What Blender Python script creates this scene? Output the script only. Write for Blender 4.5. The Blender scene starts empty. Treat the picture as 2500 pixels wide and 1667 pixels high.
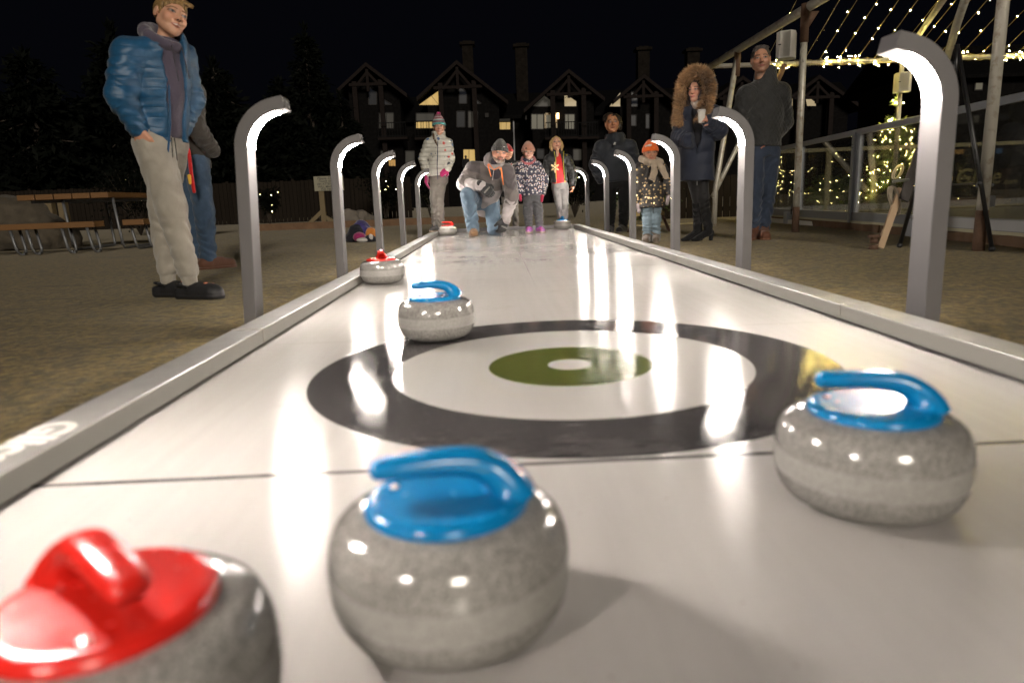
import bpy, math, random
import numpy as np
from mathutils import Vector, Matrix
R = math.radians
rnd = random.Random(7)
sc = bpy.context.scene
C = sc.collection
TZ = -0.05                                   # turf level; the lane surface is z = 0

# ---------------------------------------------------------------- camera model (24 mm lens, low over the lane)
CH, CF, CCX, CCY = 0.454, 1666.7, 1250.0, 833.5
CX0, YAW, PITCH, ROLL = -0.1915, 0.0178, 0.2038, -0.0381
def cam_axes():
    cy, sy, cp, sp = math.cos(YAW), math.sin(YAW), math.cos(PITCH), math.sin(PITCH)
    f = Vector((sy*cp, cy*cp, -sp)); r = Vector((cy, -sy, 0)); u = r.cross(f)
    r2 = math.cos(ROLL)*r + math.sin(ROLL)*u
    u2 = -math.sin(ROLL)*r + math.cos(ROLL)*u
    return r2, u2, f
AR, AU, AF = cam_axes()
CP = Vector((CX0, 0, CH))
def ray(px, py): return AF + (px-CCX)/CF*AR - (py-CCY)/CF*AU
def gnd(px, py, z=TZ):
    d = ray(px, py); return CP + d*((z-CH)/d.z)
def at(px, py, Y):
    d = ray(px, py); return CP + d*(Y/d.y)
def atx(px, py, X):
    d = ray(px, py); return CP + d*((X-CX0)/d.x)

# ---------------------------------------------------------------- objects
def setp(o, label=None, cat=None, group=None, kind=None):
    if label: o['label'] = label
    if cat: o['category'] = cat
    if group: o['group'] = group
    if kind: o['kind'] = kind
    return o
def thing(name, label, cat, loc=(0, 0, 0), rz=0, group=None):
    o = bpy.data.objects.new(name, None); C.objects.link(o)
    o.empty_display_size = 0.05
    o.location = loc; o.rotation_euler = (0, 0, rz)
    return setp(o, label, cat, group)
def new_mesh(name, V, F, mats, smooth=True, mi=None):
    me = bpy.data.meshes.new(name)
    if isinstance(V, np.ndarray) and isinstance(F, np.ndarray):
        n, m, k = len(V), len(F), F.shape[1]
        me.vertices.add(n); me.vertices.foreach_set('co', V.astype(np.float32).ravel())
        me.loops.add(m*k); me.loops.foreach_set('vertex_index', F.astype(np.int32).ravel())
        me.polygons.add(m); me.polygons.foreach_set('loop_start', np.arange(0, m*k, k, dtype=np.int32))
        me.update(calc_edges=True)
    else:
        me.from_pydata([tuple(v) for v in V], [], F)
    if not isinstance(mats, (list, tuple)): mats = [mats]
    for m_ in mats: me.materials.append(m_)
    if mi is not None: me.polygons.foreach_set('material_index', np.array(mi, dtype=np.int32))
    me.polygons.foreach_set('use_smooth', [bool(smooth)]*len(me.polygons))
    me.update()
    return me
def link(name, me, parent=None, loc=None):
    o = bpy.data.objects.new(name, me); C.objects.link(o)
    if parent is not None: o.parent = parent
    if loc is not None: o.location = loc
    return o
def copy_tree(o, parent=None):
    c = o.copy(); C.objects.link(c)
    if parent is not None: c.parent = parent
    for ch in list(o.children): copy_tree(ch, c)
    return c
def bevel(o, w=0.004, seg=2, ang=35):
    m = o.modifiers.new('bevel', 'BEVEL'); m.width = w; m.segments = seg
    m.limit_method = 'ANGLE'; m.angle_limit = R(ang); m.harden_normals = False
    return o
class MB:
    """collects simple shapes into one mesh"""
    def __init__(s): s.v = []; s.f = []
    def add(s, V, F):
        n = len(s.v); s.v += [Vector(v) for v in V]; s.f += [tuple(i+n for i in f) for f in F]; return s
    def box(s, c, d, M=None):
        x, y, z = d[0]/2, d[1]/2, d[2]/2
        V = [Vector(p) for p in ((-x,-y,-z),(x,-y,-z),(x,y,-z),(-x,y,-z),(-x,-y,z),(x,-y,z),(x,y,z),(-x,y,z))]
        c = Vector(c)
        V = [(M @ p if M is not None else p)+c for p in V]
        return s.add(V, [(0,3,2,1),(4,5,6,7),(0,1,5,4),(1,2,6,5),(2,3,7,6),(3,0,4,7)])
    def beam(s, a, b, w, h, up=(0,0,1)):
        a, b = Vector(a), Vector(b); d = (b-a); L = d.length; d.normalize()
        x = d.cross(Vector(up))
        if x.length < 1e-4: x = d.cross(Vector((1, 0, 0)))
        x.normalize(); z = x.cross(d)
        M = Matrix((x, d, z)).transposed()
        return s.box((a+b)/2, (w, L, h), M)
    def tube(s, pts, r, n=10, cap=True, closed=False):
        pts = [Vector(p) for p in pts]
        m = len(pts)
        rr = r if isinstance(r, (list, tuple)) else [r]*m
        V = []; F = []; x = None
        for i, p in enumerate(pts):
            t = (pts[(i+1) % m]-pts[i-1]) if closed else (pts[min(i+1, m-1)]-pts[max(i-1, 0)])
            if t.length < 1e-9: t = Vector((0, 0, 1))
            t.normalize()
            if x is None:
                x = t.cross(Vector((0, 0, 1)))
                if x.length < 1e-3: x = t.cross(Vector((1, 0, 0)))
            x = (x - t*x.dot(t)); x.normalize(); y = t.cross(x)
            for k in range(n):
                a = 2*math.pi*k/n
                V.append(p + (x*math.cos(a)+y*math.sin(a))*rr[i])
        for i in range(m if closed else m-1):
            j = (i+1) % m
            for k in range(n):
                F.append((i*n+k, i*n+(k+1) % n, j*n+(k+1) % n, j*n+k))
        if cap and not closed:
            F.append(tuple(range(n-1, -1, -1))); F.append(tuple((m-1)*n+k for k in range(n)))
        return s.add(V, F)
    def lathe(s, prof, n=32, c=(0, 0, 0), cap=True):
        c = Vector(c); V = []; F = []
        for r, z in prof:
            for k in range(n):
                a = 2*math.pi*k/n; V.append(c+Vector((r*math.cos(a), r*math.sin(a), z)))
        m = len(prof)
        for i in range(m-1):
            for k in range(n):
                F.append((i*n+k, i*n+(k+1) % n, (i+1)*n+(k+1) % n, (i+1)*n+k))
        if cap:
            F.append(tuple(range(n-1, -1, -1))); F.append(tuple((m-1)*n+k for k in range(n)))
        return s.add(V, F)
    def sphere(s, c, r, n=8, m=6):
        rx, ry, rz = (r, r, r) if not isinstance(r, (tuple, list)) else r
        V = [(c[0], c[1], c[2]-rz)]; F = []
        for i in range(1, m):
            t = math.pi*i/m
            for k in range(n):
                a = 2*math.pi*k/n
                V.append((c[0]+rx*math.sin(t)*math.cos(a), c[1]+ry*math.sin(t)*math.sin(a), c[2]-rz*math.cos(t)))
        V.append((c[0], c[1], c[2]+rz)); q = len(V)-1
        for k in range(n): F.append((0, 1+(k+1) % n, 1+k))
        for i in range(m-2):
            for k in range(n): F.append((1+i*n+k, 1+i*n+(k+1) % n, 1+(i+1)*n+(k+1) % n, 1+(i+1)*n+k))
        for k in range(n): F.append((1+(m-2)*n+k, 1+(m-2)*n+(k+1) % n, q))
        return s.add(V, F)
    def prism(s, poly, n):
        """poly: list of 3-D points (flat, counter-clockwise seen against n); extruded along vector n"""
        n = Vector(n); P = [Vector(p) for p in poly]; m = len(P)
        V = P+[p+n for p in P]
        F = [tuple(range(m-1, -1, -1)), tuple(range(m, 2*m))]
        F += [(i, (i+1) % m, m+(i+1) % m, m+i) for i in range(m)]
        return s.add(V, F)
    def obj(s, name, mat, parent=None, smooth=False, loc=None):
        return link(name, new_mesh(name, s.v, s.f, mat, smooth), parent, loc)

def text_obj(name, body, size, mat, M, parent=None, extrude=0.0006, align='LEFT', shear=0, bold=0, space=1.0):
    cu = bpy.data.curves.new(name, 'FONT'); cu.body = body; cu.size = size; cu.extrude = extrude
    cu.align_x = align; cu.shear = shear; cu.offset = bold; cu.space_character = space; cu.resolution_u = 3
    o = bpy.data.objects.new(name, cu); C.objects.link(o)
    dg = bpy.context.evaluated_depsgraph_get()
    me = bpy.data.meshes.new_from_object(o.evaluated_get(dg)); me.name = name
    bpy.data.objects.remove(o)
    me.transform(M); me.materials.clear(); me.materials.append(mat)
    return link(name, me, parent)

# ---------------------------------------------------------------- materials
class NT:
    def __init__(s, name):
        s.m = bpy.data.materials.new(name); s.m.use_nodes = True
        s.t = s.m.node_tree; s.n = s.t.nodes; s.l = s.t.links
        s.b = s.n['Principled BSDF']; s.co = None
    def new(s, ty, **kw):
        nd = s.n.new(ty)
        for k, v in kw.items(): setattr(nd, k, v)
        return nd
    def inp(s, nd, key, val):
        if val is None: return
        if hasattr(val, 'is_linked') or isinstance(val, bpy.types.NodeSocket): s.l.new(val, nd.inputs[key])
        else:
            if isinstance(val, (tuple, list)) and len(val) == 3 and nd.inputs[key].type == 'RGBA': val = (*val, 1)
            nd.inputs[key].default_value = val
    def obj(s):
        if s.co is None: s.co = s.new('ShaderNodeTexCoord').outputs['Object']
        return s.co
    def map(s, scale=(1, 1, 1), rot=(0, 0, 0), loc=(0, 0, 0), vec=None):
        nd = s.new('ShaderNodeMapping'); s.l.new(vec or s.obj(), nd.inputs[0])
        nd.inputs['Scale'].default_value = scale; nd.inputs['Rotation'].default_value = rot; nd.inputs['Location'].default_value = loc
        return nd.outputs[0]
    def noise(s, scale=5, detail=3, rough=.55, vec=None, dist=0, out=0):
        nd = s.new('ShaderNodeTexNoise'); s.l.new(vec or s.obj(), nd.inputs['Vector'])
        nd.inputs['Scale'].default_value = scale; nd.inputs['Detail'].default_value = detail
        nd.inputs['Roughness'].default_value = rough; nd.inputs['Distortion'].default_value = dist
        return nd.outputs[out]
    def vor(s, scale=5, vec=None, feature='F1', rand=1.0):
        nd = s.new('ShaderNodeTexVoronoi', feature=feature); s.l.new(vec or s.obj(), nd.inputs['Vector'])
        nd.inputs['Scale'].default_value = scale; nd.inputs['Randomness'].default_value = rand
        return nd
    def ramp(s, fac, stops, interp='LINEAR'):
        nd = s.new('ShaderNodeValToRGB'); cr = nd.color_ramp; cr.interpolation = interp
        while len(cr.elements) < len(stops): cr.elements.new(0.5)
        for e, (p, c) in zip(cr.elements, stops):
            e.position = p; e.color = (c, c, c, 1) if isinstance(c, (int, float)) else (*c, 1)
        s.l.new(fac, nd.inputs[0]); return nd.outputs[0]
    def mix(s, fac, a, b, mode='MIX'):
        nd = s.new('ShaderNodeMix', data_type='RGBA', blend_type=mode)
        s.inp(nd, 0, fac); s.inp(nd, 6, a); s.inp(nd, 7, b); return nd.outputs[2]
    def math(s, op, a, b=None, c=None, clamp=False):
        nd = s.new('ShaderNodeMath', operation=op, use_clamp=clamp)
        for i, v in enumerate((a, b, c)):
            if v is not None: s.inp(nd, i, v)
        return nd.outputs[0]
    def sep(s, vec=None):
        nd = s.new('ShaderNodeSeparateXYZ'); s.l.new(vec or s.obj(), nd.inputs[0]); return nd.outputs
    def maprange(s, v, a, b, c=0.0, d=1.0, smooth=False):
        nd = s.new('ShaderNodeMapRange'); nd.interpolation_type = 'SMOOTHSTEP' if smooth else 'LINEAR'
        s.inp(nd, 0, v)
        for i, x in enumerate((a, b, c, d)): s.inp(nd, i+1, x)
        return nd.outputs[0]
    def bump(s, h, strength=.3, dist=.01, normal=None):
        nd = s.new('ShaderNodeBump'); nd.inputs['Strength'].default_value = strength; nd.inputs['Distance'].default_value = dist
        s.l.new(h, nd.inputs['Height'])
        if normal is not None: s.l.new(normal, nd.inputs['Normal'])
        return nd.outputs[0]
    def set(s, **kw):
        names = dict(color='Base Color', rough='Roughness', metal='Metallic', normal='Normal', spec='Specular IOR Level', sheen='Sheen Weight',
                     coat='Coat Weight', coatr='Coat Roughness', emit='Emission Color', estr='Emission Strength', trans='Transmission Weight', ior='IOR', alpha='Alpha',
                     sss='Subsurface Weight', aniso='Anisotropic')
        for k, v in kw.items(): s.inp(s.b, names[k], v)
        return s
def plain(name, col, rough=.6, metal=0, var=.12, vs=8, bump=0, bs=60, bd=.002, coat=0, spec=.5):
    t = NT(name)
    n = t.noise(vs, 4)
    c = t.mix(t.math('MULTIPLY', n, var*2), col, tuple(max(0, x*(1-var*2)) for x in col))
    t.set(color=c, rough=rough, metal=metal, coat=coat, spec=spec)
    rr = t.maprange(t.noise(vs*3, 3), .3, .7, max(.02, rough*.85), min(1, rough*1.15)); t.set(rough=rr)
    if bump: t.set(normal=t.bump(t.noise(bs, 4), bump, bd))
    return t.m
def emis(name, col, strength, sample=True):
    t = NT(name); t.set(color=(0, 0, 0), emit=col, estr=strength, rough=.5)
    if not sample: t.m.cycles.emission_sampling = 'NONE'
    return t.m
# ================================================================ world, camera, render settings
w = bpy.data.worlds.new('World'); sc.world = w; w.use_nodes = True
bg = w.node_tree.nodes['Background']
bg.inputs[0].default_value = (0.42, 0.45, 0.75, 1); bg.inputs[1].default_value = 0.0034     # clear night sky
fill_sun = bpy.data.lights.new('fill_sun', 'SUN'); fill_sun.energy = 1.9; fill_sun.angle = R(12); fill_sun.color = (1.0, .90, .76)  # added soft front fill for faces, turf and lodge; no moon is visible
mo = bpy.data.objects.new('fill_sun', fill_sun); C.objects.link(mo); mo.rotation_euler = (R(68), 0, R(12))
cd = bpy.data.cameras.new('camera'); cam = bpy.data.objects.new('camera', cd); C.objects.link(cam); sc.camera = cam
cd.sensor_width = 36; cd.lens = CF*36/2500; cd.clip_start = .02; cd.clip_end = 2000
M = Matrix.Identity(4)
for i, a in enumerate((AR, AU, -AF)):
    for j in range(3): M[j][i] = a[j]
M.translation = CP; cam.matrix_world = M
cd.dof.use_dof = True; cd.dof.focus_distance = 8.6; cd.dof.aperture_fstop = 2.5; cd.dof.aperture_blades = 9
sc.view_settings.view_transform = 'Standard'; sc.view_settings.look = 'None'; sc.view_settings.exposure = 0; sc.view_settings.gamma = 1
sc.view_settings.use_curve_mapping = False
cy = sc.cycles
cy.use_denoising = True
try: cy.denoiser = 'OPENIMAGEDENOISE'
except Exception: pass
cy.max_bounces = 8; cy.diffuse_bounces = 4; cy.glossy_bounces = 4; cy.transmission_bounces = 6; cy.transparent_max_bounces = 12
cy.sample_clamp_indirect = 3.0; cy.sample_clamp_direct = 0; cy.caustics_reflective = False; cy.caustics_refractive = False
cy.use_light_tree = True; cy.blur_glossy = 0.3

# ================================================================ turf
HY = 1.849                                                # house centre along the lane
def turf_mat():
    t = NT('turf_fibre')
    o = t.obj()
    big = t.noise(.55, 3); mid = t.noise(4.5, 5, .65); fine = t.noise(150, 4, .75)
    fine2 = t.noise(55, 3, .65)
    wr = t.noise(1.6, 5, .65, vec=t.map((.8, 2.2, 1), (0, 0, R(8))), dist=.8)      # long wrinkles across the lane
    gr = t.noise(24, 5, .75); gr2 = t.noise(9, 4, .7)
    c = t.mix(t.maprange(mid, .3, .7), (.265, .185, .043), (.43, .310, .088))
    c = t.mix(t.maprange(big, .35, .65), c, (.30, .225, .055))
    c = t.mix(t.maprange(gr2, .52, .72, 0, .6), c, (.12, .085, .032))
    c = t.mix(t.maprange(gr, .42, .58, 0, .85), c, (.085, .060, .022))
    c = t.mix(t.maprange(fine, .35, .65, 0, .6), c, (.075, .054, .022))
    c = t.mix(t.maprange(fine2, .62, .78, 0, .65), c, (.50, .41, .22))
    c = t.mix(t.maprange(wr, .57, .70, 0, .6), c, (.06, .045, .02))
    h = t.math('ADD', t.math('MULTIPLY', wr, 1.4), t.math('ADD', t.math('ADD', t.math('MULTIPLY', mid, .35), t.math('MULTIPLY', gr, .7)), t.math('ADD', t.math('MULTIPLY', fine, .22), t.math('MULTIPLY', fine2, .18))))
    t.set(color=c, rough=.95, spec=.15, normal=t.bump(h, .9, .03), sheen=.15)
    return t.m
def turf():
    n1, n2 = 150, 210
    xs = np.concatenate([[-400, -120, -40], np.linspace(-13, 13, n1), [40, 120, 400]])
    ys = np.concatenate([[-60, -12], np.linspace(-1, 20, n2), [30, 60, 160, 500]])
    X, Y = np.meshgrid(xs, ys, indexing='ij')
    rs = np.random.RandomState(3)
    Z = np.full_like(X, TZ)
    near = np.clip((13-np.abs(X))/2, 0, 1)*np.clip((20-Y)/3, 0, 1)*np.clip((Y+1)/.5, 0, 1)
    W = np.zeros_like(X)
    for i in range(90):                                   # soft creases in the laid turf, mostly running across
        x0, y0 = rs.uniform(-9, 9), rs.uniform(.5, 15); a = rs.normal(0.05, .30); L = rs.uniform(.25, 1.5); wd = rs.uniform(.02, .06)
        u = (X-x0)*math.cos(a)+(Y-y0)*math.sin(a); v = -(X-x0)*math.sin(a)+(Y-y0)*math.cos(a)+.04*np.sin(u*2.2+i)
        W += rs.uniform(.004, .016)*np.exp(-(u/L)**2)*np.exp(-(v/wd)**2)
    keep = np.clip((np.abs(X)-1.25)/.25, 0, 1)
    keep = np.maximum(keep, np.clip((Y-10.7)/.3, 0, 1))
    Z = Z + W*near*keep
    nx, ny = X.shape
    V = np.stack([X.ravel(), Y.ravel(), Z.ravel()], 1)
    i = np.arange(nx-1)[:, None]*ny+np.arange(ny-1)[None, :]
    F = np.stack([i, i+ny, i+ny+1, i+1], -1).reshape(-1, 4)
    o = link('ground', new_mesh('ground', V, F, turf_mat()))
    setp(o, 'olive brown artificial turf with creases laid all round the white lane', 'ground', kind='structure')
turf()

# ================================================================ lane
LANE0, LANE1 = -1.1, 10.5
joints = [gnd(2058.7, 780.7, 0).y, gnd(1652.7, 643.3, 0).y, gnd(1509.9, 594, 0).y, gnd(1435, 569.3, 0).y]
def lane_mat():
    t = NT('lane_panel')
    o = t.obj(); s = t.sep()
    X, Y = s[0], s[1]
    dy = t.math('SUBTRACT', Y, HY)
    r = t.math('SQRT', t.math('ADD', t.math('MULTIPLY', X, X), t.math('MULTIPLY', dy, dy)))
    def disc(rad): return t.maprange(r, rad-.0012, rad+.0012, 1, 0)
    streak = t.noise(3.0, 4, .6, vec=t.map((9, .35, 1), (0, 0, R(3))))
    streak2 = t.noise(5.0, 5, .7, vec=t.map((2.2, 7, 1), (0, 0, R(35))))
    blot = t.noise(1.1, 4, .55)
    white = t.mix(t.maprange(streak, .35, .7), (.445, .428, .412), (.412, .396, .380))
    white = t.mix(t.maprange(blot, .4, .72, 0, .75), white, (.41, .39, .37))
    scuff = t.noise(2.3, 6, .75, vec=t.map((1, 1, 1)))
    white = t.mix(t.maprange(scuff, .60, .78, 0, .5), white, (.28, .245, .21))
    fs = t.noise(22, 2, .5, vec=t.map((1, 16, 1), (0, 0, R(62)))); fs2 = t.noise(16, 2, .5, vec=t.map((20, .8, 1), (0, 0, R(-7))))
    white = t.mix(t.maprange(fs, .68, .75, 0, .35), white, (.58, .56, .54)); white = t.mix(t.maprange(fs2, .66, .76, 0, .4), white, (.34, .32, .30))
    spots = t.vor(16); white = t.mix(t.maprange(spots.outputs['Distance'], .025, .05, .45, 0), white, (.23, .175, .13))
    # seams between the panels
    def line(v, p, hw, soft=.0008):
        d = t.math('ABSOLUTE', t.math('SUBTRACT', v, p)); return t.maprange(d, hw, hw+soft, 1, 0)
    seam = t.math('MULTIPLY', line(X, 0.012, .0012), t.maprange(Y, 3.4, 4.6))
    for j in joints: seam = t.math('MAXIMUM', seam, line(Y, j-.02, .0015))
    white = t.mix(t.math('MULTIPLY', seam, .5), white, (.21, .195, .175))
    sc1 = t.noise(4.5, 6, .75, vec=t.map((1, 5, 1), (0, 0, R(28)))); sc2 = t.noise(38, 2, .5, vec=t.map((1, 14, 1), (0, 0, R(-38))))
    black = t.mix(t.maprange(sc1, .35, .75), (.040, .037, .038), (.092, .085, .084))
    black = t.mix(t.maprange(sc2, .66, .74, 0, .5), black, (.19, .18, .18))
    green = t.mix(t.maprange(sc1, .4, .75), (.070, .084, .017), (.098, .106, .033))
    c = white
    c = t.mix(disc(.7068), c, black)
    c = t.mix(disc(.4895), c, t.mix(.5, white, (.385, .37, .352)))
    c = t.mix(disc(.226), c, green)
    c = t.mix(disc(.0605), c, white)
    hog = line(Y, 1.13, .0065, .001)
    c = t.mix(hog, c, black)
    rough = t.maprange(streak2, .3, .75, .125, .165)
    rough = t.math('ADD', rough, t.maprange(blot, .4, .7, 0, .035))
    dark = t.math('SUBTRACT', disc(.7068), disc(.4895), clamp=True)
    rough = t.math('MULTIPLY', rough, t.math('SUBTRACT', 1.0, t.math('MULTIPLY', dark, .62)))
    fineS = t.noise(60, 3, .7, vec=t.map((8, 1, 1), (0, 0, R(20))))
    wave = t.noise(1.0, 3, .6, vec=t.map((.8, 7.5, 1)))
    h = t.math('ADD', t.math('MULTIPLY', wave, t.math('MULTIPLY', t.maprange(Y, 2.2, 4.6, .05, .14), t.math('SUBTRACT', 1.0, t.math('MULTIPLY', dark, .6)))), t.math('MULTIPLY', fineS, .012))
    h = t.math('SUBTRACT', h, t.math('MULTIPLY', seam, .06))
    tg = t.new('ShaderNodeCombineXYZ'); tg.inputs[1].default_value = 1.0; t.l.new(tg.outputs[0], t.b.inputs['Tangent'])   # machining runs along the lane
    t.set(aniso=.86)
    t.set(color=c, rough=rough, spec=.38, ior=1.5, normal=t.bump(h, .55, .012))
    return t.m
rail_m = plain('rail_aluminium', (.225, .22, .21), .36, .25, .05, 3, .1, 180, .0006)
rail_in = plain('rail_face', (.37, .358, .325), .42, 0, .05, 3, .1, 140, .0006)
cap_m = plain('rail_joint', (.40, .38, .34), .45, 0, .05, 6)
rust_m = plain('rust_gap', (.14, .085, .055), .8, 0, .3, 14)
lane = thing('curling_lane', 'long white synthetic curling lane with a black and green target and grey kerbs', 'curling lane', (0, 0, 0))
mb = MB(); mb.box((0, (LANE0+LANE1)/2, -.010), (2.04, LANE1-LANE0, .020))
mb.obj('playing_surface', lane_mat(), lane)
mb = MB()
mb.box((-1.06, (LANE0+LANE1)/2, -.035), (.10, LANE1-LANE0, .03)); mb.box((1.06, (LANE0+LANE1)/2, -.035), (.10, LANE1-LANE0, .03))
mb.box((0, (LANE0+LANE1)/2, -.036), (1.9, LANE1-LANE0-.02, .03))
mb.obj('base_frame', rust_m, lane)
RZ0, RZ1, RI, RO = .006, .056, 1.0, 1.105
def rail(sd, y0, y1):
    m = MB(); x0, x1 = sd*RI, sd*RO
    m.box(((x0+x1)/2, (y0+y1)/2, (RZ0+RZ1)/2), (RO-RI, y1-y0-.003, RZ1-RZ0))
    o = m.obj('side_rail', [rail_m, rail_in], lane)
    me = o.data
    for p in me.polygons:
        if abs(p.normal.x) > .9 and p.normal.x*sd < 0: p.material_index = 1
    bevel(o, .004, 2)
    if y0 > LANE0+.1:                                     # pale joint strip
        g = MB(); g.box((sd*(RI+RO)/2, y0, RZ1+.0006), (RO-RI-.004, .012, .0032)); g.box((sd*(RI-.0006), y0, (RZ0+RZ1)/2), (.0032, .012, RZ1-RZ0-.004))
        g.obj('joint_cover', cap_m, o)
    return o
lj = [gnd(634, 842.5, 0).y, 4.95, 6.75, gnd(1004.4, 618.6, 0).y, 9.3]
lj.sort()
for a, b in zip([LANE0]+lj, lj+[LANE1]): rail(-1, a, b)
rj = joints
for a, b in zip([LANE0]+rj, rj+[LANE1]): rail(1, a, b)
mb = MB(); mb.box((0, LANE1+.045, .032), (2*RO, .088, .056)); bevel(mb.obj('end_rail', plain('end_rail_grey', (.13, .125, .125), .5), lane), .004)

# ---------------------------------------------------------------- writing on the left kerb
letter_m = plain('white_lettering', (.55, .53, .5), .5, 0, .04)
g0 = gnd(236, 1026, RZ1).y
Mt = Matrix(((0, 1, 0, -1.096), (-1, 0, 0, g0+.01), (0, 0, 1, RZ1+.0004), (0, 0, 0, 1)))
lettering = text_obj('lettering', 'Glice', .112, letter_m, Mt, lane, .0006, 'LEFT', .22, .004, 1.0)

# ================================================================ lamps
post_m = NT('lamp_paint')
_n = post_m.noise(900, 2); post_m.set(color=post_m.mix(post_m.noise(4, 4), (.115, .109, .110), (.140, .133, .134)), rough=.5, spec=.45, normal=post_m.bump(_n, .12, .0006)); post_m = post_m.m
LAMPC = (1.0, .905, .815)
light_m = emis('lamp_glow', LAMPC, 455.0)
LW, LD, RIN, TH = .052, .104, .150, R(76)
ZB = .697                                                 # height at which the arc starts
def lamp_path(inner=True):
    """points (x, z) of the edge facing the lane; the lane lies towards +x"""
    P = []
    for i in range(17):
        a = TH*i/16
        r = RIN if inner else RIN+LW
        P.append((RIN-r*math.cos(a), ZB+r*math.sin(a)))
    d = (math.sin(TH), math.cos(TH))
    P.append((P[-1][0]+.042*d[0], P[-1][1]+.042*d[1]))
    return P
def make_lamp():
    root = thing('path_lamp', 'x', 'path lamp')
    inn = [(0, TZ-.02)]+lamp_path(True); out = [(-LW, TZ-.02)]+lamp_path(False)
    V = []; F = []
    n = len(inn)
    for (xi, zi), (xo, zo) in zip(inn, out):
        V += [(xi, -LD/2, zi), (xi, LD/2, zi), (xo, LD/2, zo), (xo, -LD/2, zo)]
    for i in range(n-1):
        a, b = i*4, (i+1)*4
        for k in range(4): F.append((a+k, a+(k+1) % 4, b+(k+1) % 4, b+k))
    F.append((3, 2, 1, 0)); e = (n-1)*4; F.append((e, e+1, e+2, e+3))
    o = link('post', new_mesh('post', V, F, post_m, False), root)
    bevel(o, .003, 2, 40)
    m = MB(); W = LD/2-.010
    ip = lamp_path(True)[:17]
    V = []; F = []
    for i, (x, z) in enumerate(ip):
        a = TH*i/16; nx, nz = math.cos(a), -math.sin(a)
        for y in (-W, W): V += [(x+nx*.0012, y, z+nz*.0012)]
        for y in (-W, W): V += [(x-nx*.004, y, z-nz*.004)]
    for i in range(16):
        a, b = i*4, (i+1)*4
        F += [(a, b, b+1, a+1), (a+2, a+3, b+3, b+2), (a, a+2, b+2, b), (a+1, b+1, b+3, a+3)]
    F += [(0, 1, 3, 2), (64, 66, 67, 65)]
    link('light_strip', new_mesh('light_strip', V, F, light_m, True), root)
    m = MB(); m.box((-LW/2, 0, TZ+.004), (LW+.06, LD+.05, .010)); m.obj('base_plate', post_m, root)
    return root
proto = make_lamp()
LX = 1.17
lampL = [(-.52, 'grey arc lamp of the left row behind the viewpoint, outside the frame'),
         (1.10, 'tall grey arc lamp at the near end of the left kerb'),
         (2.90, 'grey arc lamp on the left kerb beside the boy in clogs'),
         (4.53, 'grey arc lamp on the left kerb just before the red stone at the kerb'),
         (6.01, 'grey arc lamp on the left kerb in front of the pile of bags'),
         (7.55, 'second farthest grey arc lamp of the row on the left kerb'),
         (9.23, 'farthest grey arc lamp of the left row below the girl in the floral jacket')]
lampR = [(2.18, 'nearest and largest grey arc lamp of the row on the right kerb'),
         (3.83, 'grey arc lamp on the right kerb in front of the man in the quilted jacket'),
         (5.32, 'grey arc lamp on the right kerb just right of the child in the orange hat'),
         (6.97, 'grey arc lamp on the right kerb just left of the child in the orange hat'),
         (8.59, 'grey arc lamp on the right kerb in front of the person in the rain jacket'),
         (10.38, 'farthest and smallest grey arc lamp of the row on the right kerb')]
first = True
for sd, rows in ((-1, lampL), (1, lampR)):
    for y, lab in rows:
        o = proto if first else copy_tree(proto)
        first = False
        lean = {2.90: 3.4, 4.53: 1.4, 5.32: .5}.get(y, .2)
        o.location = (sd*(LX+.035*lean/3), y, 0); o.rotation_euler = (0, R(lean), R({2.90: 1.2, 5.32: -1.0, 7.55: -1.2}.get(y, .4)) + (0 if sd < 0 else math.pi))
        setp(o, lab, 'path lamp', 'arc lamps along both kerbs of the lane')

# ================================================================ curling stones
def granite():
    t = NT('granite'); s = t.sep()
    n1 = t.noise(300, 3, .7); n2 = t.noise(90, 4, .65); v = t.vor(230)
    c = t.mix(t.maprange(n1, .38, .62), (.14, .132, .122), (.36, .345, .325))
    c = t.mix(t.maprange(n2, .52, .68, 0, .55), c, (.38, .363, .342))
    c = t.mix(t.maprange(v.outputs['Distance'], .10, .26, .55, 0), c, (.07, .065, .06))
    band = t.math('MULTIPLY', t.maprange(s[2], .048, .054), t.maprange(s[2], .082, .088, 1, 0))
    c = t.mix(t.math('MULTIPLY', band, .38), c, (.40, .385, .36))
    rough = t.math('ADD', t.math('MULTIPLY', band, .30), t.maprange(t.noise(30, 3), .3, .7, .10, .17))
    t.set(color=c, rough=rough, spec=.55, coat=t.math('MULTIPLY', t.math('SUBTRACT', 1.0, band), .6), coatr=.10, normal=t.bump(t.noise(500, 2), .05, .0004))
    return t.m
gr_m = granite()
def plastic(name, col, dark):
    t = NT(name); n = t.noise(25, 4)
    t.set(color=t.mix(t.maprange(n, .45, .75, 0, .35), col, dark), rough=t.maprange(t.noise(60, 3), .3, .7, .16, .28), spec=.5, normal=t.bump(t.noise(160, 3), .04, .001))
    return t.m
blue_m = plastic('blue_plastic', (.003, .185, .44), (.003, .13, .34))
red_m = plastic('red_plastic', (.62, .018, .012), (.45, .012, .010))
metal_m = plain('bolt_metal', (.55, .55, .55), .3, 1)
SH = 1.085                                                  # height of the granite against its drawn profile
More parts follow.
